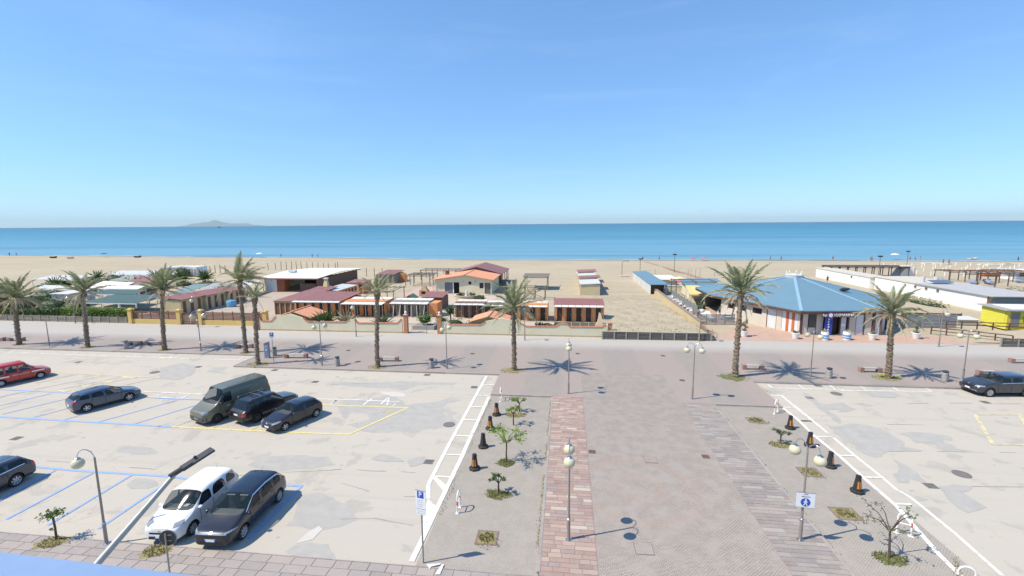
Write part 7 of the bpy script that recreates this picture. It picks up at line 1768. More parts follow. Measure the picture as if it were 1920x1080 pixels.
# planters
def planter(px, label, kind):
    c = G(px[0], px[1], SZ + .03); r = random.Random(px[0]); th = thing('planter', label, 'planter', c, 0, 'planters in front of the pavilion')
    if kind == 'barrel':
        mb = MB(); mb.lathe([(.36, 0), (.42, .3), (.43, .5), (.42, .7), (.37, .98), (.33, .98), (.33, .9)], 18); part('barrel', mb, white_paint, th, smooth=True)
        for z0, z1 in ((.22, .36), (.44, .66)): mb = MB(); mb.lathe([(.424, z0), (.436, z0 + .01), (.438, z1 - .01), (.425, z1)], 18); part('blue_band', mb, M('band_blue', (.10, .30, .58), .6, .1), th, smooth=True)
    else:
        mb = MB(); mb.lathe([(.28, 0), (.30, .04), (.42, .62), (.46, .64), (.46, .74), (.38, .74), (.38, .66)], 18); part('pot', mb, white_paint, th, smooth=True)
    z = .9 if kind == 'barrel' else .68
    mb = MB(); mb.lathe([(.34, z), (1e-6, z + .01)], 12); part('soil', mb, earth, th)
    mb = MB(); leafcloud(mb, (0, 0, z + .18), (.42, .42, .22), 60, .10, r, 0)
    if kind == 'tall':
        for q in range(5): leafcloud(mb, (r.uniform(-.35, .35), r.uniform(-.2, .2), z + .5 + .2 * q), (.3, .3, .2), 26, .12, r, 0)
    part('foliage', mb, leaf_grey if kind != 'barrel' else palm_olive, th)
    if kind == 'tall': mb = MB(); mb.tube([(0, 0, z), (.1, 0, z + .6), (-.05, 0, z + 1.2)], [.07, .05, .03], 6); part('stem', mb, bark, th)
planter((1395, 631), 'white tapered pot with a tall bent plant left of the pavilion', 'tall'); planter((1491, 635), 'white tapered pot with low flowers at the pavilion corner', 'pot'); planter((1546, 637), 'blue-banded white barrel planter left of the bar doorway', 'barrel'); planter((1587, 637), 'blue-banded white barrel planter right of the bar doorway', 'barrel'); planter((1635, 637), 'white tapered pot with bushy plant behind the pale palm', 'pot'); planter((1717, 635), 'white tapered pot with a tall plant on the open terrace at right', 'tall')
# bicycle
bc = G(1330.5, 633, SZ + .03); th = thing('bicycle', 'red bicycle leaning beside the end of the plank fence', 'bicycle', bc, R(-6)); tr = M('bike_red', (.50, .10, .09), .5, .1)
for x in (-.52, .52):
    mb = MB(); q = [(x + .33 * math.cos(a), 0, .34 + .33 * math.sin(a)) for a in [k * PI / 9 for k in range(19)]]; mb.tube(q, .022, 5, cap=False); w = part('wheel', mb, tyrem, th); mb = MB()
    for k in range(6): a = k * PI / 3; mb.tube([(x, 0, .34), (x + .32 * math.cos(a), 0, .34 + .32 * math.sin(a))], .006, 3)
    part('spokes', mb, steel, w)
mb = MB()
for a, b in (((-.52, .34), (-.12, .32)), ((-.52, .34), (-.2, .80)), ((-.12, .32), (-.22, .86)), ((-.12, .32), (.34, .78)), ((-.2, .78), (.34, .82)), ((.34, .84), (.52, .34)), ((.34, .84), (.31, .98))): mb.tube([(a[0], 0, a[1]), (b[0], 0, b[1])], .022, 5)
part('frame', mb, tr, th); mb = MB(); mb.box((-.23, 0, .90), (.26, .14, .06)); part('saddle', mb, black_plastic, th); mb = MB(); mb.tube([(.2, -.26, 1.0), (.32, 0, .99), (.2, .26, 1.0)], .016, 5); part('handlebar', mb, dark_metal, th)

# ---------------------------------------------------------------- right hand side
th = thing('white_cabin_row', 'long low white cabin building stepping down the beach, farther part', 'building', (63.2, 103.4, SZ))
box_part('wall', th, 0, 3.6, 0, 21.0, 0, 2.2, white_plaster); box_part('roof', th, -.12, 4.0, -.15, 21.2, 2.203, 2.36, M('buff_roof', (.52, .49, .42), .85, .08)); box_part('vent', th, -.04, -.004, 6, 6.5, 1.5, 1.9, blackish)
for k in range(3): box_part('parapet', th, -.1, .1, 2 + k * 6, 4 + k * 6, 2.37, 2.44, light_grey)
th = thing('white_cabin_row', 'nearer long white building with small square vents and a grey flat roof', 'building', (64.0, 77.2, SZ))
mb = MB(); mb.bx(0, 7.4, 0, 26.0, 0, 2.45); part('wall', mb, white_plaster, th)
for k in range(4): 
    w = box_part('vent', th, -.05, -.004, 9.2 + k * 2.6, 9.75 + k * 2.6, 1.75, 2.1, M('vent_brown', (.12, .08, .06), .8, .1)); box_part('sill', w, -.09, -.052, 9.15 + k * 2.6, 9.8 + k * 2.6, 1.68, 1.74, light_grey)
rg = M('grey_flat_roof', (.40, .40, .40), .85, .1, 1.2, 14)
for k in range(5): box_part('roof_sheet', th, -.3 + .002 * k, 8.4, -1.2 + k * 3.2, 1.97 + k * 3.2, 2.5, 2.62, rg)
box_part('roof', th, -.15, 7.6, 14.8, 26.2, 2.46, 2.6, M('buff_roof', (0, 0, 0))); box_part('end_wall', th, .2, 7.3, -.9, -.85, 0, 2.3, M('blue_grey_boards', (.13, .17, .19), .8, .15)); box_part('brick_edge', th, -.03, .22, -.06, -.004, 0, 2.44, M('edge_red', (.45, .2, .13), .85, .1))
for x in (3.4, 5.0): mb = MB(); mb.slab([(x - 1.6, 13, 2.95), (x + .1, 13, 2.95), (x + .1, 14.6, 3.2), (x - 1.6, 14.6, 3.2)], .08); part('solar_panel', mb, M('panel_blue', (.10, .14, .22), .3, .1), th)
for x in (2.2, 4.4): mb = MB(); mb.lathe([(.35, 0), (.35, 1.0)], 10, (x, 16.2, 2.6)); part('water_heater', mb, light_grey, th)
th = thing('white_kiosk', 'white tapering kiosk structure at the end of the dark pergola', 'kiosk', (84.6, 124.6, SZ)); mb = MB(); mb.wall_poly([(-2, 0), (1.6, 0), (1.6, 2.3), (-.4, 2.4), (-1.1, 1.4)], 0, 3); part('wall', mb, white_plaster, th); box_part('red_edge', th, 1.603, 1.75, 0, .3, 0, 2.3, red_paint); mb = MB(); mb.box((0, 1, 2.62), (1.8, 1.2, .4)); part('roof_box', mb, white_paint, th)
th = thing('white_kiosk', 'white beach hut with dark windows at the far right edge', 'kiosk', (104.5, 119.5, SZ)); box_part('wall', th, 0, 9, 0, 4, 0, 2.1, white_plaster); box_part('roof', th, -.8, 9.5, -.6, 4.3, 2.103, 2.3, white_paint)
for k in range(3): box_part('window', th, .6 + k * 2, 1.6 + k * 2, -.04, -.004, .9, 1.7, blackish)
yel = M('kiosk_yellow', (.66, .60, .07), .75, .07, 1.5)
th = thing('yellow_kiosk', 'bright yellow timber kiosk with a grey flat roof on a plank terrace', 'kiosk', (55.4, 63.8, SZ))
for k in range(9):
    box_part('board', th, -.05, 0, .2, 3.6, .55 + k * .23, .77 + k * .23, yel); box_part('board', th, 2.25, 7, -.05, 0, .55 + k * .23, .77 + k * .23, yel); box_part('board', th, 0, .35, -.05, 0, .55 + k * .23, .77 + k * .23, yel); box_part('board', th, 1.45, 2.25, -.05, 0, .55 + k * .23, .77 + k * .23, yel)
box_part('core', th, .01, 7, .01, 3.6, .2, 2.6, yel); box_part('door', th, .45, 1.4, -.06, -.004, .55, 2.4, M('kiosk_door', (.22, .22, .21), .7, .1)); box_part('door_frame', th, .34, .45, -.075, -.004, .5, 2.5, orange); box_part('window', th, 1.8, 2.15, -.075, -.052, 1.2, 1.9, M('kiosk_slot', (.25, .22, .04), .7, .1))
slab_part('roof', th, [(-.4, -.35, 2.72), (7.2, -.35, 2.72), (7.2, 4.0, 2.85), (-.4, 4.0, 2.85)], .1, mid_grey); slab_part('roof_sheet', th, [(.8, .2, 2.80), (4.5, .2, 2.80), (4.5, 3.2, 2.9), (.8, 3.2, 2.9)], .05, white_paint)
plank_fence('deck_fence', 'weathered plank balustrade in front of the yellow kiosk', (56.6, 62.6), (63, 62.9), 1.0, 5, 4, wood_grey, wood_grey, SZ); 
th = thing('crate_stack', 'grey sheet-covered pile behind the yellow kiosk ramp', 'pile', (52.6, 67.2, SZ)); box_part('base', th, 0, 2.4, 0, 1.4, 0, .7, mid_grey); slab_part('cover', th, [(-.1, -.1, .72), (2.6, -.1, .72), (2.3, 1.5, .95), (.1, 1.5, .9)], .06, light_grey)
# sandy ramp with dark handrails
mb = MB(); nx, ny = 20, 10
for j in range(ny + 1):
    for i in range(nx + 1):
        x = 45.4 + 17 * i / nx; y = 57.0 + 4.8 * j / ny; mb.v.append((x, y, .12 + .62 * min(1, i / nx * 1.6) * (.5 + .5 * j / ny) + .03 * math.sin(x * 2 + y * 3)))
for j in range(ny):
    for i in range(nx): a = j * (nx + 1) + i; mb.f.append((a, a + 1, a + nx + 2, a + nx + 1)); mb.m.append(0)
struct('sandy_ramp', mb, sandm, True)
def rail(label, pts, z=.9, n=6):
    th = thing('handrail', label, 'railing', (pts[0][0], pts[0][1], SZ)); o = Vector((pts[0][0], pts[0][1], 0)); P = [Vector((p[0], p[1], p[2])) - o for p in pts]
    for k, (a, b) in enumerate(zip(P, P[1:])):
        for h in (z, z * .5): mb = MB(); u = Vector((0, 0, h)); mb.beam(a + u, b + u, .07, .1); part('rail', mb, wood_dark, th)
        for i in range(n + 1): q = a.lerp(b, i / n); box_part('post', th, q.x - .05, q.x + .05, q.y - .05, q.y + .05, q.z - .1, q.z + z, wood_dark)
rail('dark timber handrail along the upper edge of the sandy ramp', [(48.6, 63.8, .3), (62, 60.6, .7)], .8, 9); rail('dark timber handrail at the lower edge of the sandy ramp', [(45.0, 61.2, .1), (50.4, 57.0, .15)], .8, 5)
plank_fence('dune_fence', 'dark low plank fence behind the dry grass bank left of the kiosk', (48.5, 71.6), (56, 71.2), .8, 4, 4, wood_dark, wood_dark, SZ)
# ---------------------------------------------------------------- left compound
grn = M('green_awning', (.055, .105, .10), .7, .1, 1.2)
def canopy_roof(label, corners, z, mat, npanel=5, posts=True, pm=white_paint, name='awning', cat='awning', t=.05):
    c = [Vector((p[0], p[1], z)) for p in corners]; o = c[0].copy(); o.z = SZ; th = thing(name, label, cat, o); c = [p - o for p in c]
    for k in range(npanel):
        u0, u1 = k / npanel, (k + .985) / npanel
        slab_part('roof_panel', th, [c[0].lerp(c[1], u0), c[0].lerp(c[1], u1), c[3].lerp(c[2], u1) + Vector((0, 0, .15)), c[3].lerp(c[2], u0) + Vector((0, 0, .15))], t, mat)
    mb = MB(); mb.beam(c[0] - Vector((0, 0, .14)), c[1] - Vector((0, 0, .14)), .1, .14); part('front_beam', mb, pm, th)
    if posts:
        for u in (0.02, .34, .67, .98):
            q = c[0].lerp(c[1], u); box_part('post', th, q.x - .06, q.x + .06, q.y - .02, q.y + .1, 0, q.z - .2, pm); q = c[3].lerp(c[2], u); box_part('post', th, q.x - .06, q.x + .06, q.y - .1, q.y, 0, q.z - .05, pm)
    return th
canopy_roof('nearer dark green flat awning on white posts behind the hedge', [(-75.3, 62.6), (-65.6, 62.4), (-67.5, 69.5), (-77.3, 70)], 2.35, grn, 5)
canopy_roof('farther dark green awning behind the nearer one', [(-83, 69.6), (-73.5, 69.8), (-75, 73.6), (-83, 73.8)], 2.55, grn, 5)
canopy_roof('long thin teal roof with a pale edge behind the slatted fence', [(-69.4, 72.0), (-66.6, 73.0), (-71.5, 84.5), (-74.4, 83.4)], 2.35, M('teal_roof', (.16, .24, .25), .7, .1), 3)
canopy_roof('flat grey roof sheets between the awnings and the maroon cabins', [(-66.2, 74.2), (-63.8, 76.5), (-67, 88), (-72.2, 86)], 2.3, mid_grey, 4, name='flat_roof', cat='roof')
canopy_roof('pale grey roof beside the dune behind the maroon cabins', [(-65.0, 81.5), (-61.5, 82), (-63.5, 89.5), (-69, 89)], 2.4, light_grey, 3, name='flat_roof', cat='roof')
canopy_roof('white tent roof left of the third palm', [(-91.5, 77), (-84.5, 77.5), (-88, 84), (-97.5, 86)], 2.5, white_paint, 4, name='tent_roof', cat='tent'); canopy_roof('narrow white roof strip above the green awnings', [(-88, 76.2), (-79.5, 76.4), (-81, 79.4), (-90, 79.8)], 2.5, white_paint, 4, name='flat_roof', cat='roof')
canopy_roof('dull red roof left of the third palm crown', [(-89.5, 83), (-84, 82.2), (-92, 95), (-99, 95)], 2.5, redroof, 3, name='flat_roof', cat='roof'); canopy_roof('sage green roof behind the white tent', [(-99.5, 89), (-90.5, 88.5), (-93, 96), (-102, 96)], 2.5, M('sage_roof', (.25, .31, .24), .8, .1), 3, name='flat_roof', cat='roof')
canopy_roof('long white roof behind the second palm', [(-99.5, 75), (-87.5, 73.2), (-93, 77.5), (-103, 78.5)], 2.6, light_grey, 5, name='flat_roof', cat='roof'); canopy_roof('far white roof at the left behind the first palm', [(-118, 88), (-107, 88), (-110, 95), (-121, 95)], 2.6, light_grey, 4, name='flat_roof', cat='roof')
canopy_roof('far pale roof between the two leftmost palms', [(-112, 100), (-101, 100), (-105, 108), (-117, 108)], 2.4, light_grey, 4, name='flat_roof', cat='roof')
th = thing('white_shed', 'white block-built shed between the two leftmost palms', 'shed', (-89.2, 69.2, SZ)); box_part('wall', th, 0, 3.4, 0, 4.5, 0, 2.35, M('pale_block', (.50, .50, .52), .9, .08)); slab_part('roof', th, [(-.2, -.2, 2.45), (3.6, -.2, 2.45), (3.6, 4.7, 2.6), (-.2, 4.7, 2.6)], .1, light_grey); box_part('door', th, 2.3, 3.1, -.04, -.004, 0, 1.9, mid_grey)
th = thing('white_shed', 'small white beach shed with square windows among the dunes', 'shed', (-112, 116, SZ + .2)); box_part('wall', th, 0, 5.6, 0, 6, 0, 2.3, white_plaster); box_part('roof', th, -.2, 5.8, -.2, 6.2, 2.303, 2.4, light_grey); box_part('annexe', th, 7.2, 9.8, 0, 4, 0, 2.5, white_plaster)
for x in (1.6, 3.6): w = box_part('window', th, x, x + .8, -.05, -.004, 1.1, 1.9, mid_grey); box_part('pane', w, x + .1, x + .7, -.06, -.052, 1.2, 1.8, glass_dark)
for k in range(3): box_part('door', th, 7.4 + k * .85, 7.9 + k * .85, -.05, -.004, 0, 1.9, mid_grey)
hr_ = random.Random(8)
def hedge(label, x0, x1, y0, y1, h, mat, n, seed):
    r = random.Random(seed); th = thing('hedge', label, 'hedge', (x0, y0, SZ)); L, D = x1 - x0, y1 - y0; mb = MB()
    for i in range(n):
        f = r.random(); x = r.uniform(0, L)
        if f < .45: p = Vector((x, r.uniform(-.06, .12), r.uniform(.05, h)))
        elif f < .85: p = Vector((x, r.uniform(0, D), h + r.uniform(-.1, .12)))
        else: p = Vector((x, D + r.uniform(-.1, .08), r.uniform(.2, h)))
        p += Vector((0, 0, .10 * math.sin(x * 1.9) + .06 * math.sin(x * 5)))
        u = Vector((r.gauss(0, 1), r.gauss(0, 1), r.gauss(0, 1))).normalized(); w = u.cross(Vector((r.gauss(0, 1), r.gauss(0, 1), r.gauss(0, 1)))).normalized(); s = .12 * r.uniform(.6, 1.3)
        mb.add([p - u * s, p + w * s * .6, p + u * s, p - w * s * .6], [(0, 1, 2, 3)])
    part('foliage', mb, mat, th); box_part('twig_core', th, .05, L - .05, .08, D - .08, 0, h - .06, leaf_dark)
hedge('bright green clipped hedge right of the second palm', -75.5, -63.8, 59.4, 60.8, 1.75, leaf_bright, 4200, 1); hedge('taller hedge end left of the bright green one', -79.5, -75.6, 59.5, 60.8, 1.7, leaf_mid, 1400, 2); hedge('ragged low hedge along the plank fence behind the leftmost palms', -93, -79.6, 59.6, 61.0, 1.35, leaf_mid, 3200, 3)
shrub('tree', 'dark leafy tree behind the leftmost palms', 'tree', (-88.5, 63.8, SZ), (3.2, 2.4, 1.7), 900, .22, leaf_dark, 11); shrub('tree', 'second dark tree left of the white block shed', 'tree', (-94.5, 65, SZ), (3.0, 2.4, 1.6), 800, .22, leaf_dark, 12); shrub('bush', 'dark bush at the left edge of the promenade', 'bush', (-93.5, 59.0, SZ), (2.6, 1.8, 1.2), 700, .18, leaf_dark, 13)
shrub('bush', 'grey-green bush on the roof line behind the maroon cabins', 'bush', (-65.2, 80, SZ + 1.2), (1.9, 1.6, 1.0), 320, .17, leaf_grey, 14); shrub('bush', 'bush beside the white beach shed', 'bush', (-105.6, 115.4, SZ), (2.3, 1.8, 1.4), 420, .2, leaf_dark, 15)
shrub('bush', 'dune scrub in front of the white beach shed', 'bush', (-104, 110, SZ), (5, 2.2, .8), 500, .2, leaf_grey, 16)
for i, (x, y, s, lab) in enumerate(((-96, 97, 3.6, 'small dark palm at the left of the row behind the third palm'), (-91, 99, 4.0, 'small dark palm in the middle of the row behind the third palm'), (-86, 100, 3.8, 'small dark palm at the right of the row behind the third palm'), (-107, 84, 3.4, 'small palm behind the leftmost palm crown'), (-99, 83, 3.2, 'small palm between the two leftmost palm crowns'), (-113, 98, 3.4, 'far small palm at the left edge of the beach club'))):
    spiky(lab, (x, y, SZ), 34, s * .75, leaf_mid, 60 + i, 'dwarf_palm', 'palm', 'dwarf palms in the left beach club', .17, -5, 1.3)
    shrub('bush', 'undergrowth below ' + lab, 'bush', (x + 1.5, y - 1.5, SZ), (2.6, 1.6, .8), 260, .2, leaf_mid, 80 + i, 'undergrowth below the dwarf palms')
for i, (x, y) in enumerate(((-104, 72), (-100, 68), (-97, 80), (-110, 78), (-118, 82), (-108, 66), (-84.5, 65.5), (-79, 64.6), (-102, 92), (-93, 71), (-106, 96), (-100, 86), (-113, 90), (-95, 91))): shrub('bush', ('dark tree-like bush right of the white block shed', 'bush at the end of the green awning behind the second palm', 'far bush between the pale roofs at the left', 'dense bush left of the long white roof', 'outer dune bush behind the far pale roof', 'bush between the first two palm crowns', 'bush beneath the far white roof', 'bush at the edge of the sage green roof')[i - 6] if i > 5 else ('wide green bush in the gap behind the leftmost palm', 'dark bush near the hedge behind the leftmost palm', 'bush beside the long white roof', 'bush at the far left under the pale roofs', 'outermost bush of the left beach club', 'low dark bush at the left picture edge')[i], 'bush', (x, y, SZ), (3.0, 2.2, 1.45 if i < 9 else 1.7), 460, .2, (leaf_mid, leaf_dark, leaf_grey)[i % 3], 100 + i)
th = thing('white_hull', 'white upturned boat hull beside the green awning', 'boat', (-64.6, 62.6, SZ), R(35))
mb = MB(); vs = []
for i in range(9):
    u = i / 8 * 2 - 1; w = .75 * (1 - u * u) ** .5 + .01; h = .7 * (1 - abs(u) ** 3) + .05
    vs += [(u * 1.9, -w, .02), (u * 1.9, -w * .6, h * .8), (u * 1.9, 0, h), (u * 1.9, w * .6, h * .8), (u * 1.9, w, .02)]
mb.add(vs, [(i * 5 + j, (i + 1) * 5 + j, (i + 1) * 5 + j + 1, i * 5 + j + 1) for i in range(8) for j in range(4)]); part('hull', mb, white_paint, th, smooth=True)
# plants in the orange club
spiky('large agave behind the left cream wall, next to the gabled porch', (-35.6 + 3.4, 57.4, SZ + .6), 46, 2.2, leaf_mid, 3, w=.10); spiky('second agave beside the gateway behind the left cream wall', (-24.2, 57.6, SZ + .5), 34, 2.0, leaf_grey, 4, w=.09); spiky('tall dry yucca stalks at the left of the second agave', (-29.9, 58.4, SZ + .5), 22, 2.2, palm_olive, 5, w=.07)
shrub('bush', 'round green bush in a box beside the left gateway pillar', 'bush', (-18.9, 59.0, SZ + .5), (1.15, .9, .85), 420, .13, leaf_bright, 21)
th = thing('planter_box', 'grey stone planter box under the round green bush', 'planter', (-20.3, 57.9, SZ)); 
for k in range(4): box_part('kerb_block', th, k * .75, k * .75 + .73, 0, .25, 0, .55, mid_grey); box_part('kerb_block', th, 2.75, 3.0, .27 + k * .55, .80 + k * .55, 0, .55, mid_grey)
box_part('soil', th, .02, 2.74, .26, 2.3, 0, .45, earth)
spiky('feathery yucca palm with orange dead leaves right of the gateway', (-15.9, 61.2, SZ), 40, 1.25, leaf_mid, 6, 'yucca', 'yucca', None, .14, -20, 1.7)
for i, (x, y, rx, lab) in enumerate(((-14.6, 58.2, 1.6, 'low fern-like bed left behind the right cream wall'), (-11.9, 57.6, 1.2, 'low fern-like bed right behind the right cream wall'), (-16.8, 59.6, .9, 'shrub at the foot of the yucca palm'))): shrub('bush', lab, 'bush', (x, y, SZ + .3), (rx, .8, .7), 260, .16, leaf_mid, 30 + i)
hedge('short dark box hedge behind the right cream wall before the orange cabins', -3.9, -.4, 57.4, 58.3, 1.05, leaf_dark, 700, 9)
shrub('bush', 'bush at the right of the club house door', 'bush', (-15.6, 81.5, SZ), (1.3, 1, .7), 260, .15, leaf_mid, 40)
shrub('bush', 'dark shrub under the yellow awning', 'bush', (21.8, 76.5, SZ), (1.1, .9, .55), 200, .14, leaf_mid, 41)
shrub('bush', 'dry brown scrub bank left of the yellow kiosk', 'bush', (51.5, 69.4, SZ), (3.6, 1.3, .55), 500, .15, palm_olive, 42)
shrub('bush', 'dry scrub along the foot of the white building', 'bush', (60.5, 84.5, SZ), (2.0, 6, .5), 600, .17, palm_olive, 43)
shrub('bush', 'dry brushwood heap at the far right behind the grey roof', 'bush', (83, 92, SZ), (8, 3.5, 1.0), 700, .22, palm_olive, 44)
th = thing('low_screen', 'dark low mesh screen in front of the right orange cabins', 'fence', (-1.5, 60.5, SZ))
for k in range(6): box_part('screen_panel', th, k * 1.15, k * 1.15 + 1.1, 0, .04, .05, .85, M('green_grey_mesh', (.17, .18, .15), .9, .2))
box_part('base', th, -.1, 7.0, -.1, .12, 0, .12, cream)
# ================================================================== SMALL THINGS ON THE BEACH
# post row in the sand
pm_ = MB(); pm_.lathe([(.09, -.3), (.08, 2.3)], 6); pme_ = pm_.mesh('dune_post', wood_dark)
z2s = [z2((240, 460, 5.4), [(x, 272)])[0] for x in (575, 630, 685, 735, 785, 835, 885, 935, 985)] + [z2((480, 460, 5.4), [(x, 240)])[0] for x in (125, 200, 255, 310, 362, 412, 463, 520, 573, 628, 685, 735, 805, 830)]
for i, p in enumerate(z2s):
    g = G(p[0], p[1] + 1, SZ); o = link('dune_post', pme_, None, g); o.rotation_euler = (rnd.uniform(-.05, .05), rnd.uniform(-.05, .05), 0); o.scale.z = rnd.uniform(.9, 1.12)
    tag(o, ORD[i] + ' dark wooden post from the left in the row across the sand', 'post', 'post row across the sand')
for i, x in enumerate((1120, 1200, 1280)): 
    g = G(*z2((480, 460, 5.4), [(x, 312)])[0], SZ); o = link('dune_post', pme_, None, g); tag(o, ORD[i] + ' dark post from the left of the short row right of the white pavilion', 'post', 'posts of the short mesh fence')
# beach lamps
def hooklamp(px, H, label, hook):
    g = G(*px, SZ); th = thing('beach_lamp', label, 'lamp', g, 0, 'lamps on the sand'); mb = MB(); mb.tube([(0, 0, 0), (0, 0, H)], [.07, .05], 6); part('pole', mb, dark_metal, th)
    mb = MB()
    if hook: mb.tube([(0, 0, H - .05), (.15, 0, H + .5), (.6, 0, H + .75), (1.5, 0, H + .75)], .05, 6); mb.box((1.5, 0, H + .7), (.5, .2, .12))
    else: mb.box((0, 0, H + .1), (.9, .5, .35))
    part('head', mb, dark_metal, th)
hooklamp((1166, 517), 3.2, 'curved black lamp on the sand left of the blue-roofed huts', True); hooklamp((1200, 508), 3.4, 'short black floodlight pole above the blue-roofed huts', False); hooklamp((1264, 511), 5.0, 'thin tall pole lamp beside the boardwalk', False); hooklamp((1647, 518), 5.0, 'dark floodlight post by the long dark pergola', False); hooklamp((1700, 500), 4.6, 'pale thin pole near the white kiosk on the beach', False)
th = thing('concrete_block', 'pink and white concrete base at the curved lamp', 'base', G(1170, 518, SZ)); mb = MB(); mb.bx(-1, 1.2, -.8, .8, 0, .25); part('slab', mb, M('pink_base', (.6, .42, .38), .9, .1), th)
for i, px in enumerate(((1228, 521), (1295, 521), (1312, 520), (1340, 519), (1290, 522), (1304, 521))): o = link('dune_post', pme_, None, G(*px, SZ)); o.scale = (.4, .4, 1.0); tag(o, ('leftmost thin stake beside the boardwalk', 'third thin stake beyond the boardwalk', 'fifth thin stake beyond the boardwalk', 'rightmost thin stake beyond the boardwalk', 'second thin stake beyond the boardwalk', 'fourth thin stake beyond the boardwalk')[i] + ', from the left', 'post', 'thin stakes beyond the boardwalk')
# white parasol bases
sb = MB(); sb.lathe([(.11, 0), (.10, .95), (.06, 1.0)], 6); sme_ = sb.mesh('parasol_stake', white_paint); r_ = random.Random(77)
for j in range(6):
    for i in range(13):
        x = 92 + i * 4.2 + j * 1.3 + r_.uniform(-.5, .5); y = 128 + j * 5.6 + r_.uniform(-.6, .6)
        o = link('parasol_stake', sme_, None, (x, y, sand_h(x, y) - .02)); tag(o, '%s white parasol post from the left in the %s row, counted from the land' % (ORD[i], ORD[j]), 'post', 'white parasol posts on the beach')
bb = MB(); bb.box((0, 0, .2), (5, 1.2, .4)); 
for i, px in enumerate(((1766, 496), (1852, 497), (1865, 498), (1880, 497), (1902, 497), (1745, 495))):
    o = link('windbreak', bb.mesh('windbreak', M('pale_canvas', (.62, .60, .5), .8, .08)), None, G(*px, SZ)); tag(o, ('second', 'third', 'fourth', 'fifth', 'rightmost', 'leftmost')[i] + ' pale canvas windbreak from the left, beyond the white parasol posts', 'windbreak', 'pale windbreaks on the beach')
def boat(px, L, wd, mat, label, rz):
    th = thing('rowing_boat', label, 'boat', G(*px, SZ), rz); mb = MB(); vs = []
    for i in range(11):
        u = i / 10 * 2 - 1; w = wd / 2 * max(.05, (1 - abs(u) ** 2.4)); k = .25 * max(0, u) ** 2 + .08 * u * u
        vs += [(u * L / 2, -w, .65 + k), (u * L / 2, -w * .75, .2), (u * L / 2, 0, .02 + k * .5), (u * L / 2, w * .75, .2), (u * L / 2, w, .65 + k)]
    mb.add(vs, [(i * 5 + j, (i + 1) * 5 + j, (i + 1) * 5 + j + 1, i * 5 + j + 1) for i in range(10) for j in range(4)]); part('hull', mb, mat, th, smooth=True)
    mb = MB(); mb.box((0, 0, .5), (L * .7, wd * .6, .05)); part('deck', mb, mat, th)
    for x in (-.2, .2): mb = MB(); mb.box((x * L, 0, .6), (.25, wd * .9, .05)); part('thwart', mb, wood_brown, th)
boat((1856, 518), 5.0, 1.8, M('boat_red', (.55, .13, .07), .6, .1), 'red boat lying on the sand between the brown pergolas', R(5)); boat((1816, 514.5), 4.6, 1.7, white_paint, 'white boat lying behind the second brown pergola', R(-4))
# parasols at the water
def beach_umbrella(px, mat, label, H=2.1, r=1.4):
    th = thing('beach_umbrella', label, 'beach umbrella', G(*px, SZ - .2)); mb = MB(); mb.tube([(0, 0, 0), (0, 0, H)], .03, 5); part('pole', mb, white_paint, th); mb = MB(); mb.lathe([(r, H - .35), (r * .6, H - .08), (1e-6, H + .08)], 10); part('canopy', mb, mat, th)
beach_umbrella((1677, 486), white_paint, 'white beach umbrella at the water edge on the right'); beach_umbrella((1319, 489), M('umb_red', (.6, .1, .1), .8, .1), 'pink-red beach umbrella near the water above the large palm', 1.5); beach_umbrella((487, 483), white_paint, 'white beach umbrella at the water behind the tallest palm'); beach_umbrella((195, 483), M('umb_dark', (.08, .07, .07), .8, .1), 'dark beach umbrella at the water behind the second palm'); beach_umbrella((1299, 488), M('umb_red2', (.5, .08, .12), .8, .1), 'small dark red umbrella lying by the water above the boardwalk', 1.0, 1.0)
for i, (px, lab) in enumerate((((100, 484), 'dark flat boat pulled up at the water on the far left'), ((258, 483), 'dark upturned boat at the water left of the tallest palm'), ((132, 485), 'pale upturned dinghy on the sand behind the second palm'))): boat(px, 3.6, 1.5, (wood_dark, wood_dark, light_grey)[i], lab, R(3))
boat((1822, 487.5), 3.4, 1.4, white_paint, 'small white dinghy at the water on the far right', R(0))
th = thing('sail_boat', 'tiny dark boat on the sea below the island', 'boat', (*G(411, 427, -.3)[:2], -.3)); s = th.location.y / 860
mb = MB(); mb.slab([(-3 * s, 0, 1.5 * s), (3 * s, 0, 1.5 * s), (2.2 * s, 1.5 * s, 1.5 * s), (-2.2 * s, 1.5 * s, 1.5 * s)], 1.5 * s); part('hull', mb, dark_metal, th); mb = MB(); mb.wall_poly([(-1.5 * s, 1.5 * s), (1.2 * s, 1.5 * s), (1.8 * s, 3 * s)], 0, .3 * s); part('sail', mb, mid_grey, th)
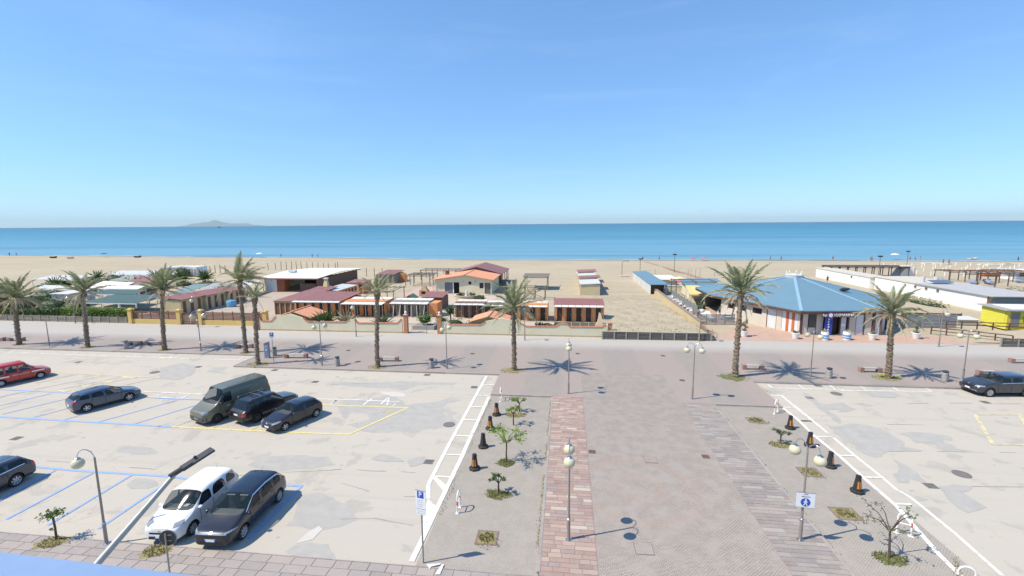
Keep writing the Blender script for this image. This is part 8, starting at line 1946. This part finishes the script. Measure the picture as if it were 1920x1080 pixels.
# people ----------------------------------------------------------------------
skin = M('skin', (.42, .24, .16), .6, .06); 
def person_mesh(pose, seed):
    """one continuous figure grown from a joint skeleton"""
    r = random.Random(seed); J = {}; 
    st = .16 if pose == 'walk' else .03
    J['pelvis'] = (0, 0, .92); J['waist'] = (0, 0, 1.08); J['chest'] = (0, .0, 1.30); J['neck'] = (0, 0, 1.46); J['chin'] = (0, -.02, 1.54); J['head'] = (0, -.01, 1.68)
    for s, n in ((-1, 'l'), (1, 'r')):
        k = st * s
        J['hip' + n] = (.09 * s, 0, .88); J['knee' + n] = (.10 * s, -k - .02, .48); J['ankle' + n] = (.10 * s, k * -1.6 + (.04 if pose == 'walk' else 0), .08); J['toe' + n] = (.11 * s, k * -1.6 - .16, .03)
        J['sh' + n] = (.18 * s, 0, 1.40)
        if pose == 'hands': J['elb' + n] = (.34 * s, .04, 1.18); J['wr' + n] = (.18 * s, -.06, 1.0); J['hand' + n] = (.12 * s, -.08, .98)
        elif pose == 'point' and s == 1: J['elb' + n] = (.42, -.05, 1.36); J['wr' + n] = (.66, -.1, 1.38); J['hand' + n] = (.75, -.12, 1.38)
        else: J['elb' + n] = (.24 * s, .03 + k * .6, 1.12); J['wr' + n] = (.25 * s, -.05 + k * 1.2, .88); J['hand' + n] = (.25 * s, -.07 + k * 1.2, .78)
    E = [('pelvis', 'waist'), ('waist', 'chest'), ('chest', 'neck'), ('neck', 'chin'), ('chin', 'head')]
    for n in 'lr': E += [('pelvis', 'hip' + n), ('hip' + n, 'knee' + n), ('knee' + n, 'ankle' + n), ('ankle' + n, 'toe' + n), ('chest', 'sh' + n), ('sh' + n, 'elb' + n), ('elb' + n, 'wr' + n), ('wr' + n, 'hand' + n)]
    R_ = dict(pelvis=.14, waist=.12, chest=.15, neck=.06, chin=.075, head=.10); RR = lambda k: R_.get(k) or {'hip': .095, 'kne': .06, 'ank': .042, 'toe': .035, 'sh': .065, 'elb': .042, 'wr': .032, 'han': .04}[k[:3] if k[:2] != 'sh' and k[:2] != 'wr' else k[:2]]
    keys = list(J); me = bpy.data.meshes.new('tmp_person'); me.from_pydata([J[k] for k in keys], [(keys.index(a), keys.index(b)) for a, b in E], [])
    o = bpy.data.objects.new('tmp_person', me); COL.objects.link(o); mo = o.modifiers.new('skin', 'SKIN')
    for i, k in enumerate(keys):
        q = me.skin_vertices[0].data[i]; q.radius = (RR(k), RR(k)); q.use_root = (k == 'pelvis')
    sb_ = o.modifiers.new('s', 'SUBSURF'); sb_.levels = 1; sb_.render_levels = 1
    dg = bpy.context.evaluated_depsgraph_get(); m = bpy.data.meshes.new_from_object(o.evaluated_get(dg)); bpy.data.objects.remove(o); m.name = 'body'; m.materials.clear(); m.materials.append(skin); m.polygons.foreach_set('use_smooth', [True] * len(m.polygons))
    return m
PM = {k: person_mesh(k, i) for i, k in enumerate(('stand', 'walk', 'hands', 'point'))}
def cloth_mesh(z0, z1, r0, r1):
    mb = MB(); mb.lathe([(r0, z0), (r0 * 1.02, (z0 + z1) / 2), (r1, z1)], 10); m = mb; return m
def person(px, pose, label, swim, hair, rz, shirt=None, z=None):
    g = G(px[0], px[1], SZ); g.z = max(sand_h(g.x, g.y), -.45) if z is None else z
    th = thing('person', label, 'person', g, rz); link('body', PM[pose], th); sc = M(hair, {'dark_hair': (.03, .022, .018), 'fair_hair': (.30, .21, .11)}[hair], .8, .2)
    mb = MB(); mb.sphere((0, .02, 1.71), .115, 10, 6, sz=.95); part('hair', mb, sc, th, smooth=True)
    mb = cloth_mesh(.74, 1.02, .185, .15); part('shorts', mb, swim, th, smooth=True)
    if shirt: mb = cloth_mesh(1.0, 1.44, .165, .17); part('shirt', mb, shirt, th, smooth=True)
    mb = MB()
    for s in (-1, 1): mb.sphere((.035 * s, -.105, 1.67), .014, 6, 4)
    part('eyes', mb, sign_black, th); mb = MB(); mb.box((0, -.115, 1.635), (.022, .03, .04)); mb.box((0, -.105, 1.595), (.05, .015, .012)); part('nose_and_mouth', mb, skin, th)
sw = [M('swim_%d' % i, c, .8, .1) for i, c in enumerate(((.04, .05, .14), (.30, .03, .03), (.03, .03, .03), (.5, .5, .5), (.05, .2, .3)))]; dksh = M('dark_shirt', (.03, .03, .04), .8, .1); rdsh = M('red_shirt', (.4, .06, .05), .8, .1)
for px, pose, lab, a, h, rz, sh in (((18, 479), 'stand', 'person in dark clothes at the water on the far left', 2, 'dark_hair', .3, dksh), ((31, 479.5), 'walk', 'second person at the water on the far left, in pale trunks', 3, 'dark_hair', 1.2, None), ((527, 482), 'stand', 'person in navy trunks at the water right of the tallest palm', 0, 'dark_hair', 0, None), ((585.5, 482), 'walk', 'left one of two walkers at the water above the white pavilion', 2, 'dark_hair', 1.5, dksh), ((596, 482), 'walk', 'right one of two walkers at the water above the white pavilion', 0, 'fair_hair', 1.5, None), ((1205, 488), 'stand', 'dark-clad person at the water above the blue-roofed huts', 2, 'dark_hair', .2, dksh), ((1236, 487), 'hands', 'bather standing in shallow water above the boardwalk', 0, 'dark_hair', 3, None), ((1444, 487), 'stand', 'bather left of a pair above the large palm', 4, 'dark_hair', 0, None), ((1464.5, 487), 'hands', 'bather right of a pair above the large palm', 2, 'fair_hair', .5, None), ((1561.5, 487), 'hands', 'bather in red above the blue pavilion roof', 1, 'dark_hair', 0, rdsh), ((1632.5, 489), 'stand', 'person in dark clothes by the water left of the white umbrella', 2, 'dark_hair', .4, dksh), ((1635, 490.5), 'hands', 'person in red trunks close beside the dark-clad one', 1, 'dark_hair', 0, None), ((1706, 487), 'stand', 'first of three bathers right of the white umbrella', 0, 'fair_hair', 0, None), ((1716, 487), 'walk', 'middle one of three bathers right of the white umbrella', 2, 'dark_hair', 1, None), ((1725, 488), 'hands', 'last of three bathers right of the white umbrella', 3, 'dark_hair', 0, None), ((1768, 496), 'point', 'person in red pointing with a stretched arm on the right-hand beach', 1, 'dark_hair', 0, rdsh), ((1778.5, 496.5), 'stand', 'person in dark trunks next to the pointing one', 2, 'dark_hair', 0, None), ((1908.5, 489), 'stand', 'dark-clad person at the water at the right edge', 2, 'dark_hair', 0, dksh), ((1551, 531), 'walk', 'brown-haired walker in dark clothes right behind the blue roof', 2, 'dark_hair', -.8, dksh)):
    person(px, pose, lab, sw[a], h, rz, sh)
# two more sea-side touches: foam line
fm = line_mat('foam', (.75, .77, .78), .50); mb = MB()
for i in range(240):
    x0 = -300 + i * 2.5
    for x in (x0,): 
        y = water_y(x) + 1.4 * math.sin(x * .05) + .6 * math.sin(x * .23); y1 = water_y(x + 2.5) + 1.4 * math.sin((x + 2.5) * .05) + .6 * math.sin((x + 2.5) * .23); w = .35 + .3 * math.sin(x * .31)
        mb.add([(x, y - .4, -.285), (x + 2.5, y1 - .4, -.285), (x + 2.5, y1 + abs(w), -.285), (x, y + abs(w), -.285)], [(0, 1, 2, 3)])
struct('foam_line', mb, fm)
# ------------------------------------------------------------------ summer air
hb = MB(); hb.bx(-62000, 62000, -2500, 95000, -1.5, 900.0)
hm = bpy.data.materials.new('haze_air'); hm.use_nodes = True
hn = hm.node_tree.nodes; hn.remove(hn['Principled BSDF'])
pv = hn.new('ShaderNodeVolumePrincipled'); pv.inputs['Color'].default_value = (0.78, 0.96, 1.0, 1); pv.inputs['Density'].default_value = 2.0e-5; pv.inputs['Anisotropy'].default_value = 0.0
hm.node_tree.links.new(pv.outputs[0], hn['Material Output'].inputs['Volume'])
ho = link('haze', hb.mesh('haze', hm)); ho['kind'] = 'stuff'; ho['label'] = 'thin summer haze over the sea and the beach'
